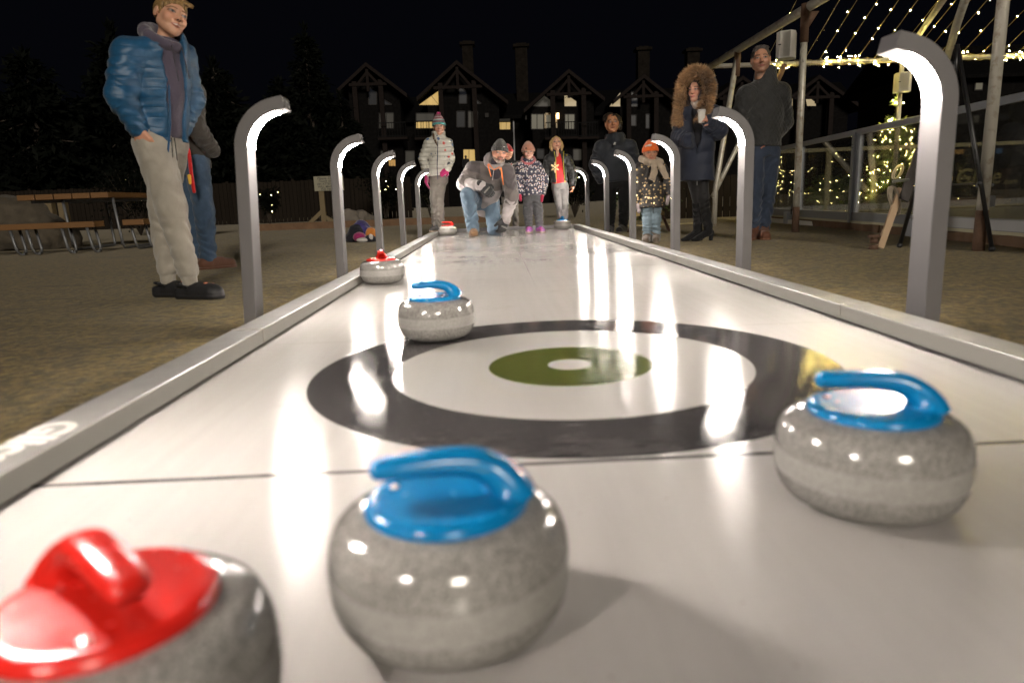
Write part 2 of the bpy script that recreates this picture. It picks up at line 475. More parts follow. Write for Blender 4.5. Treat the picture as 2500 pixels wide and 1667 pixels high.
def stone_profile():
    P = []
    r0, H = .130, .126
    pts = [(.050, .003), (.064, .000), (.083, .0012), (.100, .0065), (.1155, .017), (.1245, .031), (.1288, .046), (.1300, .060), (.1300, .074), (.1290, .087), (.1258, .100), (.1188, .1125), (.1065, .1208), (.0925, .1250), (.080, .1268), (.070, .127)]
    for i in range(len(pts)-1):                            # Catmull-Rom through the profile
        p0, p1, p2, p3 = pts[max(i-1, 0)], pts[i], pts[i+1], pts[min(i+2, len(pts)-1)]
        for k in range(4):
            t = k/4
            P.append(tuple(.5*((2*p1[j])+(-p0[j]+p2[j])*t+(2*p0[j]-5*p1[j]+4*p2[j]-p3[j])*t*t+(-p0[j]+3*p1[j]-3*p2[j]+p3[j])*t**3) for j in (0, 1)))
    P.append(pts[-1]); return [(r_, z_*SH) for r_, z_ in P]
me_gran = None
def make_stone(mat):
    global me_gran
    root = thing('curling_stone', 'x', 'curling stone')
    if me_gran is None:
        m = MB(); m.lathe(stone_profile(), 72); me_gran = new_mesh('granite_body', m.v, m.f, gr_m)
    link('granite_body', me_gran, root)
    m = MB()
    m.lathe([(.086, .134), (.0875, .1385), (.0857, .1455), (.0795, .1485), (.070, .1478), (.058, .1473), (.03, .1470), (.012, .1470)], 64)
    pl = m.obj('cover_plate', mat, root, True)
    # gooseneck grip: foot near +x, sweeping up and over towards -x
    path = [(.070, .129), (.067, .138), (.060, .148), (.048, .158), (.032, .1655), (.012, .169), (-.010, .170), (-.032, .1695), (-.053, .1685), (-.070, .1675)]
    wid = [.080, .066, .053, .042, .0395, .038, .0375, .037, .036, .033]
    hgt = [.052, .046, .039, .033, .029, .0265, .025, .024, .023, .020]
    # subdivide
    path = [(x, z+.0150) for x, z in path]
    def cr(a, i, t):
        p0, p1, p2, p3 = a[max(i-1, 0)], a[i], a[i+1], a[min(i+2, len(a)-1)]
        f = lambda q0, q1, q2, q3: .5*((2*q1)+(-q0+q2)*t+(2*q0-5*q1+4*q2-q3)*t*t+(-q0+3*q1-3*q2+q3)*t**3)
        return tuple(f(*q) for q in zip(p0, p1, p2, p3)) if isinstance(p0, tuple) else f(p0, p1, p2, p3)
    P = []; W = []; Hh = []
    for i in range(len(path)-1):
        for k in range(4):
            t = k/4; P.append(cr(path, i, t)); W.append(cr(wid, i, t)); Hh.append(cr(hgt, i, t))
    P.append(path[-1]); W.append(wid[-1]); Hh.append(hgt[-1])
    for k in range(1, 5):                                  # rounded end of the grip
        a = k/4*math.pi/2
        P.append((path[-1][0]-.009*math.sin(a), path[-1][1])); W.append(wid[-1]*max(.05, math.cos(a))); Hh.append(hgt[-1]*max(.05, math.cos(a)))
    V = []; F = []; N = 20
    for i, (x, z) in enumerate(P):
        q0, q1 = P[max(i-1, 0)], P[min(i+1, len(P)-1)]
        t = Vector((q1[0]-q0[0], 0, q1[1]-q0[1])); t.normalize(); nrm = Vector((t.z, 0, -t.x))
        for k in range(N):
            a = 2*math.pi*k/N
            ca, sa = math.cos(a), math.sin(a)
            e = .75
            cx = math.copysign(abs(ca)**e, ca); sy = math.copysign(abs(sa)**e, sa)
            V.append(Vector((x, 0, z))+nrm*(cx*Hh[i]/2)+Vector((0, 1, 0))*(sy*W[i]/2))
    for i in range(len(P)-1):
        for k in range(N): F.append((i*N+k, i*N+(k+1) % N, (i+1)*N+(k+1) % N, (i+1)*N+k))
    F.append(tuple(range(N-1, -1, -1))); F.append(tuple((len(P)-1)*N+k for k in range(N)))
    link('grip', new_mesh('grip', V, F, mat), root)
    m = MB(); m.lathe([(.0052, .146), (.0052, .1490), (.003, .1497)], 12, (-.055, .03, 0)); m.obj('bolt', metal_m, root, True)
    return root
blue0 = make_stone(blue_m); red0 = make_stone(red_m)
pf = CP + ray(255, 1455)*.560
STONES = [(red0, pf.x, pf.y, 136, 'large blurred curling stone with a red handle cut off at the lower left corner'),
          (blue0, -.256, .688, 8, 'blurred curling stone with a blue handle in the middle foreground'),
          (None, .340, .930, -14, 'curling stone with a blue handle lying right of the target across the black line'),
          (None, -.406, 2.306, -4, 'curling stone with a blue handle resting on the far left part of the black ring'),
          (red0, -.872, 4.06, 97, 'curling stone with a red handle touching the left kerb'),
          (red0, -.862, 9.745, 4, 'far curling stone with a red handle beside the kneeling man'),
          (None, .801, 10.22, 92, 'far curling stone with a blue handle in front of the blonde girl')]
used = set()
for src, x, y, rz, lab in STONES:
    p = src or blue0
    if p.name in used: p = copy_tree(p)
    used.add(p.name)
    p.location = (x, y, .0006); p.rotation_euler = (0, 0, R(rz)); setp(p, lab, 'curling stone', 'curling stones on the lane')
# ================================================================ lodge far behind
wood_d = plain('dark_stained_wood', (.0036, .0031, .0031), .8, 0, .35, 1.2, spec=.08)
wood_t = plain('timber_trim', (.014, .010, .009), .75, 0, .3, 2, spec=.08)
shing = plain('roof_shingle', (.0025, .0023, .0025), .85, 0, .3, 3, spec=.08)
stone_c = plain('chimney_stone', (.018, .014, .011), .9, 0, .5, 1.6, .5, 3, .1, spec=.08)
trim_p = plain('window_trim', (.032, .030, .030), .6, 0, .1, spec=.08)
rail_d = plain('balcony_iron', (.006, .006, .0066), .7, 0, spec=.08)
WARM = (1.0, .66, .22); CREAM = (1.0, .78, .45)
def room(name, col, lo, hi, sc_=.35):
    t = NT(name)
    n = t.noise(sc_, 2, .4, vec=t.map((3, 1, .6)))
    t.set(color=(.02, .02, .02), rough=.25, emit=t.mix(t.maprange(n, .4, .6), col, tuple(c*.8 for c in col)), estr=t.maprange(n, .35, .65, lo, hi))
    t.m.cycles.emission_sampling = 'NONE'
    return t.m
pane_lit = room('lit_room', WARM, .50, .80); pane_cream = room('lit_cream_room', CREAM, .38, .55)
pane_dim = room('dim_room', (.9, .8, .62), .030, .055); pane_dark = room('dark_room', (.6, .65, .8), .008, .016)
pane_or = room('lit_orange_room', (1.0, .55, .16), .35, .75, 1.5); pane_mid = room('half_lit_room', (.95, .85, .6), .10, .16)
BY = 80.0
def bp(px, py): p = at(px, py, BY); return p.x, p.z
lodge = thing('lodge', 'long dark timber lodge with steep gables, stone chimneys and a few lit windows', 'building', (0, BY, 0))
def lpart(mb, name, mat, parent=None): return mb.obj(name, mat, parent or lodge)
def L(px, py, dy=0): x, z = bp(px, py); return Vector((x, dy, z))
GAB = [((830, 216), (899, 158), (996, 241)), ((1022, 229), (1116, 153), (1238, 263)), ((1279, 261), (1385, 174), (1469, 248)),
       ((1494, 240), (1565, 186), (1660, 272)), ((1705, 262), (1802, 190), (1905, 268)), ((1890, 256), (1985, 188), (2090, 268))]
m = MB()
xl, xr = bp(800, 400)[0], bp(2110, 400)[0]
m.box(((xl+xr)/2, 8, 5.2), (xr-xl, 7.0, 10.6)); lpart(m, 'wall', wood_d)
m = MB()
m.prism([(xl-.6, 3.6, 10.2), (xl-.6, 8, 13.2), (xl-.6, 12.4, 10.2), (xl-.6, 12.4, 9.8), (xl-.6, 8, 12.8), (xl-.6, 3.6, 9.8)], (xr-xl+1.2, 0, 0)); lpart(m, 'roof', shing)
for gi, (l, p, r) in enumerate(GAB):
    (lx, lz), (px_, pz), (rx, rz_) = bp(*l), bp(*p), bp(*r)
    s1 = (pz-lz)/(px_-lx); s2 = (pz-rz_)/(rx-px_)
    s = (s1+s2)/2; hw = max(px_-lx, rx-px_)
    wx0, wx1 = lx+.9, rx-.9
    w = MB()
    w.prism([(wx0, 0, -.3), (wx1, 0, -.3), (wx1, 0, pz-.35-s*(wx1-px_)), (px_, 0, pz-.35), (wx0, 0, pz-.35-s*(px_-wx0))], (0, 5.0, 0))
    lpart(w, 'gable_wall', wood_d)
    for sg, ex in ((-1, lx), (1, rx)):
        ez = pz-s*abs(ex-px_)
        q = MB(); t_ = .42
        q.prism([(px_, -1.5, pz), (px_, -1.5, pz-t_), (ex, -1.5, ez-t_), (ex, -1.5, ez)][::sg], (0, 8.0, 0))
        ro = lpart(q, 'gable_roof', shing)
        q = MB(); q.prism([(px_-sg*.0, -1.62, pz-.06), (px_, -1.62, pz-.48), (ex+sg*.1, -1.62, ez-.50), (ex+sg*.1, -1.62, ez-.08)][::sg], (0, .10, 0))
        q.obj('barge_board', wood_t, ro)
    q = MB(); q.beam((px_, -1.2, pz-.7), (px_, -1.2, pz-3.0), .3, .3); q.beam((px_-hw*.5, -1.2, pz-s*hw*.5-.6), (px_+hw*.5, -1.2, pz-s*hw*.5-.6), .28, .3)
    q.beam((px_-hw*.28, -1.2, pz-s*hw*.5-.6), (px_, -1.2, pz-1.0), .22, .26); q.beam((px_+hw*.28, -1.2, pz-s*hw*.5-.6), (px_, -1.2, pz-1.0), .22, .26)
    lpart(q, 'gable_truss', wood_t)
    for sx in (-.33, .30):
        q = MB(); x = px_+hw*sx*1.1
        q.beam((x, -1.0, 0), (x, -1.0, pz-s*abs(x-px_)-.7), .5, .5); lpart(q, 'timber_post', wood_t)
for (x0, x1, yt, yb, dy) in ((1128, 1158, 110, 205, 4.5), (1257, 1289, 115, 212, 7), (1555, 1583, 123, 200, 5), (1675, 1704, 126, 190, 7)):
    k = (BY+dy)/BY
    a = at(x0, yt, BY+dy); b = at(x1, yb, BY+dy)
    q = MB(); q.box(((a.x+b.x)/2, dy, (a.z+b.z)/2-1), (b.x-a.x, 1.3, a.z-b.z+2)); o = lpart(q, 'chimney', stone_c)
    q = MB(); q.box(((a.x+b.x)/2, dy, a.z), (b.x-a.x+.5, 1.8, .30)); q.box(((a.x+b.x)/2, dy, a.z+.22), (b.x-a.x-.2, 1.1, .2)); q.obj('chimney_cap', stone_c, o)
def window(poly, mat, dy=0.0, mull=(), fr=.09):
    """poly: pixel corners, clockwise from the top left as seen; sits on the wall at depth dy"""
    P = []
    for x, y in poly:
        p = at(x, y, BY+dy); P.append(Vector((p.x, dy, p.z)))
    q = MB()
    n = len(P)
    for i in range(n): q.beam(P[i]+Vector((0, -.05, 0)), P[(i+1) % n]+Vector((0, -.05, 0)), fr, .12, (0, 1, 0))
    for a, b in mull:
        pa, pb = at(*a, BY+dy), at(*b, BY+dy)
        q.beam((pa.x, dy-.045, pa.z), (pb.x, dy-.045, pb.z), fr*.8, .09, (0, 1, 0))
    f = lpart(q, 'window', trim_p)
    g = MB(); g.prism([p+Vector((0, -.03, 0)) for p in P][::-1], (0, .02, 0)); g.obj('pane', mat, f)
    return f
def rect(x0, x1, y0, y1): return [(x0, y0), (x1, y0), (x1, y1), (x0, y1)]
def zz(l, ox, oy=60, k=4.276): return [(ox+x/k, oy+y/k) for x, y in l]
Z1 = lambda *l: zz(l, 700); Z2 = lambda *l: zz(l, 1200)
window(Z1((850, 655), (940, 705), (940, 840), (858, 840)), pane_dark); window(Z1((985, 768), (1105, 840), (978, 840)), pane_dark)
window(Z1((1585, 692), (1588, 845), (1372, 845)), pane_lit, 0, [Z1((1510, 745), (1588, 842))], .05)
window(Z1((1800, 640), (1880, 705), (1880, 828), (1800, 828)), pane_dark); window(Z1((1980, 788), (2035, 830), (1950, 830)), pane_dark)
window(Z2((545, 735), (618, 790), (622, 860), (422, 860)), pane_dim); window(Z2((756, 716), (886, 802), (886, 858), (760, 858)), pane_cream, 0, [Z2((762, 770), (800, 745))], .05)
window(Z2((1345, 705), (1345, 860), (1226, 860)), pane_cream, 0, [], .05); window(Z2((1455, 695), (1525, 735), (1530, 860), (1455, 860)), pane_dark)
window([(1794, 231), (1806, 245), (1806, 261), (1794, 261)], pane_cream, 0, [], .05); window([(1935, 229), (1935, 260), (1921, 260), (1921, 253)], pane_cream, 0, [], .05)
window([(1963, 229), (1992, 251), (1992, 260), (1969, 260)], pane_cream, 0, [], .05)
window(rect(926, 961, 276, 314), pane_dim, 0, [((944, 276), (944, 314))])
window(rect(1016, 1060, 277, 296), pane_dim); window(rect(1016, 1060, 297.5, 314), pane_lit, 0, [((1030, 297), (1030, 314)), ((1046, 297), (1046, 314))], .05)
window(rect(1115, 1135, 272, 311), pane_dark); window(rect(1143, 1166, 272, 312), pane_dim, 0, [((1152, 272), (1152, 312))])
window(rect(1212, 1246, 281, 297.5), pane_dim, 4.4); window(rect(1212, 1246, 298.5, 317), pane_lit, 4.4, [((1223, 298), (1223, 317)), ((1236, 298), (1236, 317))], .05)
window(rect(1297, 1327, 279, 316), pane_mid, 0, [((1311, 279), (1311, 316))]); window(rect(1379, 1403, 279, 316), pane_mid, 0, [((1387, 279), (1387, 316))])
window(rect(1540, 1553, 281, 308), pane_dark); window(rect(1576, 1586, 279, 314), pane_dark)
window(rect(1624, 1662, 281, 306), pane_dark, 4.4); window(rect(1624, 1641.5, 307.5, 315), pane_cream, 4.4, [], .04); window(rect(1643, 1662, 307.5, 315), pane_or, 4.4, [], .04)
window(rect(1131, 1167, 365, 401), pane_lit, 0, [((1145, 365), (1145, 401))], .06)
window(rect(930, 965, 369, 388), pane_dim, 0); window(rect(946, 966, 390, 406), pane_or, 0, [((953, 390), (953, 406)), ((960, 390), (960, 406))], .04)
window(rect(990, 1012, 369, 399), pane_dim); window(rect(1311, 1328, 364, 388), pane_dark); window(rect(1399, 1420, 364, 392), pane_dim)
window(rect(937, 972, 474, 487), pane_or, 0, [((950, 474), (950, 487))], .05)
window(rect(1915, 1922, 292, 298), pane_cream); window(rect(1912, 1920, 302, 310), pane_or)
# balcony door with its sconce
q = MB(); a = L(1331, 279); b = L(1358, 313)
q.box(((a.x+b.x)/2, -.06, a.z), (b.x-a.x, .12, .2)); q.box((a.x, -.06, (a.z+b.z)/2), (.2, .12, a.z-b.z)); q.box((b.x, -.06, (a.z+b.z)/2), (.2, .12, a.z-b.z))
dr = lpart(q, 'balcony_door', plain('door_cream', (.55, .45, .30), .6))
q = MB(); q.box(((a.x+b.x)/2, -.03, (a.z+b.z)/2), (b.x-a.x-.2, .04, a.z-b.z-.1)); q.obj('door_glass', pane_mid, dr)
a = L(1361.5, 284); q = MB(); q.box((a.x, -.2, a.z), (.22, .3, .6)); lpart(q, 'wall_light', emis('sconce_glow', (1, .62, .25), 9.0))
for x0, x1, y0, y1 in ((1184, 1193, 277, 287), (1282, 1286, 282, 293)):
    a = L(x0, y0); b = L(x1, y1); q = MB(); q.box(((a.x+b.x)/2, -.10, (a.z+b.z)/2), (b.x-a.x, .2, a.z-b.z)); lpart(q, 'wall_vent', trim_p)
def balcony(x0, x1, yt, yb):
    a = at(x0, yt, BY-2.0); b = at(x1, yb, BY-2.0); dy = -2.0
    q = MB(); q.box(((a.x+b.x)/2, -1.0, b.z-.12), (b.x-a.x+.2, 2.0, .26)); o = lpart(q, 'balcony', wood_t)
    q = MB(); q.box(((a.x+b.x)/2, dy, a.z), (b.x-a.x, .07, .09)); q.box(((a.x+b.x)/2, dy, b.z+.12), (b.x-a.x, .05, .06))
    n = int((b.x-a.x)/.28)
    for i in range(n+1): q.box((a.x+(b.x-a.x)*i/n, dy, (a.z+b.z)/2), (.045, .045, a.z-b.z))
    q.obj('railing', rail_d, o)
balcony(922, 992, 301, 334); balcony(1012, 1064, 298, 334); balcony(1332, 1408, 300, 333); balcony(1412, 1460, 300, 333)
q = MB(); q.beam(L(1256, 272, 4.3), L(1262, 490, 4.3), .14, .14); lpart(q, 'downpipe', plain('pipe_grey', (.25, .25, .27), .5))

# distant wing seen through the rink glass
wing = thing('annexe', 'dark low building with two dim windows seen through the rink glass', 'building', (0, 44, 0))
a = at(2300, 200, 44); b = at(2560, 520, 44)
q = MB(); q.box(((a.x+b.x)/2+6, 4, 3.4), (b.x-a.x+14, 8, 7.5)); q.obj('wall', wood_d, wing)
q = MB(); q.prism([(a.x-2, -.7, 6.9), (a.x-2, 4, 9.4), (a.x-2, 8.7, 6.9), (a.x-2, 8.7, 6.7), (a.x-2, 4, 9.2), (a.x-2, -.7, 6.7)], (b.x-a.x+16, 0, 0)); q.obj('roof', shing, wing)
for x0, x1, y0, y1, mt in ((2332, 2366, 281, 301, pane_dim), (2374, 2386, 283, 300, pane_mid), (2426, 2460, 282, 292, pane_dark), (2324, 2350, 366, 376, pane_or), (2381, 2395, 204, 219, pane_mid),
                           (2430, 2443, 363, 375, room('blue_screen', (.25, .55, 1), .15, .3))):
    p0 = at(x0, y0, 44); p1 = at(x1, y1, 44); c = ((p0.x+p1.x)/2, -.04, (p0.z+p1.z)/2); d = (p1.x-p0.x, .06, p0.z-p1.z)
    q = MB(); q.box(c, (d[0]+.14, .05, d[2]+.14)); f = q.obj('window', trim_p, wing)
    q = MB(); q.box((c[0], -.07, c[2]), d)
    q.obj('pane', mt, f)

# ================================================================ vegetation
def leaf_mat(name, a, b, rough=.7):
    t = NT(name)
    g = t.new('ShaderNodeObjectInfo'); n = t.noise(3.0, 4, .6); f = t.noise(40, 2)
    c = t.mix(t.maprange(n, .35, .65), a, b); c = t.mix(t.maprange(f, .4, .6, 0, .5), c, tuple(x*.55 for x in a))
    t.set(color=c, rough=rough, spec=.3 if max(a) > .03 else .05); return t.m
bark = plain('bark', (.055, .042, .032), .9, 0, .4, 6, .6, 30, .01)
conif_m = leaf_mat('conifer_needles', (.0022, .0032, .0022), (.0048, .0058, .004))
xmas_m = leaf_mat('fir_needles', (.12, .165, .04), (.20, .24, .07))
shrub_m = leaf_mat('shrub_leaves', (.05, .085, .022), (.10, .15, .045))
def cards(P, D, L_, W, rs):
    """pointed leaf cards: base points, directions, lengths, widths"""
    n = len(P); D = D/np.maximum(1e-6, np.linalg.norm(D, axis=1, keepdims=True))
    U = rs.normal(size=(n, 3)); U -= (U*D).sum(1, keepdims=True)*D; U /= np.maximum(1e-6, np.linalg.norm(U, axis=1, keepdims=True))
    L_ = L_[:, None]; W = W[:, None]
    V = np.stack([P, P+D*L_*.5+U*W/2, P+D*L_, P+D*L_*.5-U*W/2], 1).reshape(-1, 3)
    return V, np.arange(4*n).reshape(n, 4)
def conifer(name, label, base, h, r, seed, mat=conif_m, n=9000, leaf=.5, group=None, cat='conifer', crown0=.06):
    rs = np.random.RandomState(seed)
    root = thing(name, label, cat, base, 0, group)
    m = MB(); m.tube([(0, 0, -.1), (.02, .01, h*.4), (0, 0, h*.97)], [r*.075+.02, r*.05+.012, .01], 9)
    tr = m.obj('trunk', bark, root, True)
    P = []; D = []; Ls = []; limbs = MB()
    nb = int(n/46)
    for i in range(nb):
        t = crown0+(1-crown0)*(1-math.sqrt(rs.uniform(0, 1)))*.995
        z = h*t; rad = r*(1-t)**.85*rs.uniform(.62, 1.12)+.03*r
        a = rs.uniform(0, 2*math.pi); dr = rs.uniform(-.28, .05)
        end = np.array([math.cos(a)*rad, math.sin(a)*rad, z+dr*rad])
        st = np.array([0, 0, z+.10*rad])
        k = 46
        s = rs.uniform(.12, 1, k)**.75
        pts = st+(end-st)*s[:, None]+rs.normal(size=(k, 3))*leaf*.16
        pts[:, 2] += -.12*rad*np.sin(s*math.pi)*.6
        d = (end-st)/max(1e-3, np.linalg.norm(end-st))
        dd = d*.8+rs.normal(size=(k, 3))*.55+np.array([0, 0, -.1])
        P.append(pts); D.append(dd); Ls.append(leaf*rs.uniform(.5, 1.15, k)*(.6+.4*(1-t)))
        if i % 3 == 0: limbs.tube([st, (st+end)/2+np.array([0, 0, -.03*rad]), end*.96], [.012*r+.004, .008*r+.003, .003], 5)
    P = np.concatenate(P); D = np.concatenate(D); Ls = np.concatenate(Ls)
    top = np.stack([rs.normal(size=60)*.02*r, rs.normal(size=60)*.02*r, rs.uniform(h*.9, h*1.0, 60)], 1)
    P = np.concatenate([P, top]); D = np.concatenate([D, rs.normal(size=(60, 3))*.4+[0, 0, 1.]]); Ls = np.concatenate([Ls, np.full(60, leaf*.6)])
    V, F = cards(P, D, Ls, Ls*.30, rs)
    link('crown', new_mesh('crown', V, F, mat, False), root)
    limbs.obj('limb', bark, root, True)
    return root, P
def hgt(px, py, Y): return at(px, py, Y).z-TZ
for px, py, Y, r, sd, lab in ((781, 66, 46, 3.0, 5, 'tall narrow dark conifer left of the lodge gables'), (712, 196, 40, 3.2, 6, 'broad dark conifer behind the sign, left of the tall narrow one'),
                              (852, 228, 56, 3.0, 8, 'short dark conifer standing against the left end of the lodge'), (560, 150, 38, 4.2, 9, 'dark conifer behind the left lamp row, beside the boy'),
                              (330, 60, 34, 4.5, 10, 'dark conifer behind the boy in the blue jacket'), (120, 130, 30, 4.0, 11, 'dark conifer at the far left behind the picnic table')):
    b = at(px, 500, Y)
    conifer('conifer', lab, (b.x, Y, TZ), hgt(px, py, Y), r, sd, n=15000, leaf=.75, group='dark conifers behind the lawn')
bulb_m = emis('fairy_bulb', (1.0, .80, .30), 90.0); bulb_hi = emis('fairy_bulb_bright', (1.0, .78, .22), 330.0); bulb_fir = emis('fairy_bulb_fir', (1.0, .80, .25), 1150.0)
bulb_me = MB().sphere((0, 0, 0), .0075, 6, 4); bulb_me = new_mesh('bulb', bulb_me.v, bulb_me.f, bulb_m)
bulb_me2 = MB().sphere((0, 0, 0), .0075, 6, 4); _b = bulb_me2; bulb_me2 = new_mesh('bulb', _b.v, _b.f, bulb_hi); _c = MB().sphere((0, 0, 0), .0062, 6, 4); bulb_me3 = new_mesh('bulb', _c.v, _c.f, bulb_fir)
def shrub(label, base, size, seed, nb, n=1600, mat=shrub_m, leaf=.07, bulb=None):
    rs = np.random.RandomState(seed); sx, sy, sz = size
    root = thing('lit_shrub', label, 'shrub', base, 0, 'shrubs strung with fairy lights')
    st = MB(); P = []; D = []
    for i in range(26):
        a = rs.uniform(0, 6.28); q = rs.uniform(.3, 1)
        e = np.array([math.cos(a)*sx*.5*q, math.sin(a)*sy*.5*q, sz*rs.uniform(.55, 1)])
        st.tube([(0, 0, 0), e*np.array([.35, .35, .5]), e], [.012, .008, .003], 5)
        k = n//26; s = rs.uniform(.3, 1.05, k)[:, None]
        P.append(e*np.array([.35, .35, .5])+(e-e*np.array([.35, .35, .5]))*s+rs.normal(size=(k, 3))*sx*.09); D.append(rs.normal(size=(k, 3))+e*.4)
    P = np.concatenate(P); P[:, 2] = np.abs(P[:, 2]); D = np.concatenate(D)
    V, F = cards(P, D, leaf*rs.uniform(.6, 1.3, len(P)), leaf*.45*rs.uniform(.7, 1.2, len(P)), rs)
    st.obj('stem', bark, root, True); link('foliage', new_mesh('foliage', V, F, mat, False), root)
    for j in rs.choice(len(P), nb, False): link('bulb', bulb or bulb_me, root, P[j]*np.array([1.03, 1.03, 1]))
b = gnd(1500, 531); shrub('green shrub glowing with fairy lights behind the person in the dark rain jacket', (b.x, 13.6, TZ), (1.15, .8, .62), 21, 26, 2200)
p = at(652, 482, 22); shrub('dark shrub with a cluster of yellow fairy lights left of the wooden sign', (p.x, 22, TZ), (.62, .5, p.z-TZ+.25), 22, 16, 1500, conif_m, .12)
p = at(938, 466, 24); shrub('dark shrub with yellow fairy lights below the lodge, behind the left lamp row', (p.x, 24, TZ), (1.3, .9, p.z-TZ+.45), 23, 22, 2200, conif_m, .12)
p = at(1402, 462, 18); shrub('dark shrub with hanging yellow fairy lights right of the blonde girl', (p.x, 18, TZ), (.8, .8, p.z-TZ+.3), 24, 22, 1800, conif_m, .10)
p = at(1048, 462, 22); shrub('dark shrub with a few yellow fairy lights left of the girl in the floral jacket', (p.x, 22, TZ), (.7, .7, p.z-TZ+.4), 25, 12, 1500, conif_m, .10)
p = at(325, 440, 17); shrub('twiggy dark shrub with faint lights behind the picnic table', (p.x, 17, TZ), (2.6, 1.4, 1.7), 26, 8, 2400, conif_m, .10)

# ================================================================ board fences
fence_m = NT('fence_boards'); _s = fence_m.sep()
fence_m.set(color=fence_m.mix(fence_m.noise(1.0, 4, .6, vec=fence_m.map((9, 9, .5))), (.007, .0055, .0045), (.022, .017, .0125)), rough=.9, spec=.08); fence_m = fence_m.m
def fence(label, x0, x1, Y, h, seed):
    rs = random.Random(seed); root = thing('board_fence', label, 'fence', (x0, Y, TZ), 0)
    q = MB(); x = 0; n = int((x1-x0)/.15)
    for i in range(n): q.box((i*.15+.07, rs.uniform(-.008, .008), h/2+rs.uniform(-.02, .02)), (.135, .022, h))
    q.obj('board', fence_m, root)
    q = MB(); q.box(((x1-x0)/2, .04, h*.8), (x1-x0, .04, .09)); q.box(((x1-x0)/2, .04, h*.2), (x1-x0, .04, .09)); q.obj('fence_rail', fence_m, root)
    for i in range(int((x1-x0)/2.4)+1):
        q = MB(); q.box((i*2.4, .10, h*.52), (.1, .1, h*1.05)); q.obj('fence_post', fence_m, root)
fence('dark vertical board fence across the lawn behind the left lamps', -22, -3.2, 26, 1.5, 1)
fence('dark vertical board fence behind the woman with the fur hood', 3.0, 4.9, 14.2, .85, 2)

# ================================================================ picnic table, benches, posts
plank_m = NT('stained_planks'); plank_m.set(color=plank_m.mix(plank_m.noise(3, 5, .65, vec=plank_m.map((1, 14, 14))), (.115, .055, .018), (.18, .088, .028)), rough=.55, normal=plank_m.bump(plank_m.noise(6, 4, .6, vec=plank_m.map((1, 22, 22))), .2, .004)); plank_m = plank_m.m
steel_m = plain('galvanised_tube', (.17, .175, .185), .5, .6, .08)
a = at(40, 487, 10.4); b = at(265, 480, 10.4)
tab = thing('picnic_table', 'wooden picnic table on steel tube legs behind the boy', 'picnic table', (a.x, 10.4, TZ))
Lw = b.x-a.x; zt = at(150, 480, 10.4).z-TZ+.04
for i in range(5):
    q = MB(); q.box((Lw*(i+.5)/5, .75, zt-.04), (Lw/5-.018, 1.5, .078)); bevel(q.obj('top_plank', plank_m, tab), .005)
def uframe(root, x, y0, y1, zt_, lean=.06, r=.021):
    q = MB(); P = [(x-lean, y0, zt_), (x, y0, .09), (x+.012, y0+.03, .03), (x+.02, y0+.10, .022), (x+.02, y1-.10, .022), (x+.012, y1-.03, .03), (x, y1, .09), (x-lean, y1, zt_)]
    q.tube(P, r, 9); q.obj('leg_frame', steel_m, root, True)
for x in (.62, 1.36): uframe(tab, x, .15, 1.3, zt-.08, .05)
q = MB(); q.box((Lw/2, .25, zt-.10), (Lw*.92, .05, .045)); q.box((Lw/2, 1.2, zt-.10), (Lw*.92, .05, .045)); q.obj('cross_rail', steel_m, tab)
def bench(label, loc, Lx, Ly, zt_, legs):
    o = thing('bench', label, 'bench', loc, 0, 'benches at the picnic table'); nb = 1 if Lx < .4 else 1
    q = MB(); q.box((Lx/2, Ly/2, zt_-.04), (Lx, Ly, .078)); bevel(q.obj('seat', plank_m, o), .006)
    for (x, y0, y1) in legs: uframe(o, x, y0, y1, zt_-.08, .04, .019)
a = at(-150, 555, 9.6); b = at(228, 548, 9.6); zs = at(120, 548, 9.6).z-TZ+.02
bench('long bench running in front of the picnic table, its near end lit orange', (a.x, 9.6, TZ), b.x-a.x, .27, zs, [(b.x-a.x-x, .04, .23) for x in (.08, .42, .9, 1.12, 1.55, 1.95)])
a2 = at(298, 542, 10.0)
bench('short bench right of the picnic table just behind the legs of the boy', (a2.x, 10.0, TZ), .30, 1.5, a2.z-TZ+.03, [(.05, .2, 1.2), (.26, .2, 1.2)])
post_w = plain('pale_pine', (.16, .12, .062), .75, 0, .25, 5, .3, 40, .004)
for px, Y, lab in ((118, 12.4, 'left one of two pale wooden posts behind the picnic table'), (150, 13.2, 'right one of two pale wooden posts behind the picnic table')):
    p = at(px, 478 if px < 130 else 480, Y); h = p.z-TZ
    q = MB(); s = .062; q.box((0, 0, h/2-.03), (2*s, 2*s, h-.06))
    q.add([(-s, -s, h-.06), (s, -s, h-.06), (s, s, h-.06), (-s, s, h-.06), (0, 0, h)], [(0, 1, 4), (1, 2, 4), (2, 3, 4), (3, 0, 4)])
    o = q.obj('wooden_post', post_w, None, False, (p.x, Y, TZ)); setp(o, lab, 'post', 'wooden posts behind the picnic table')

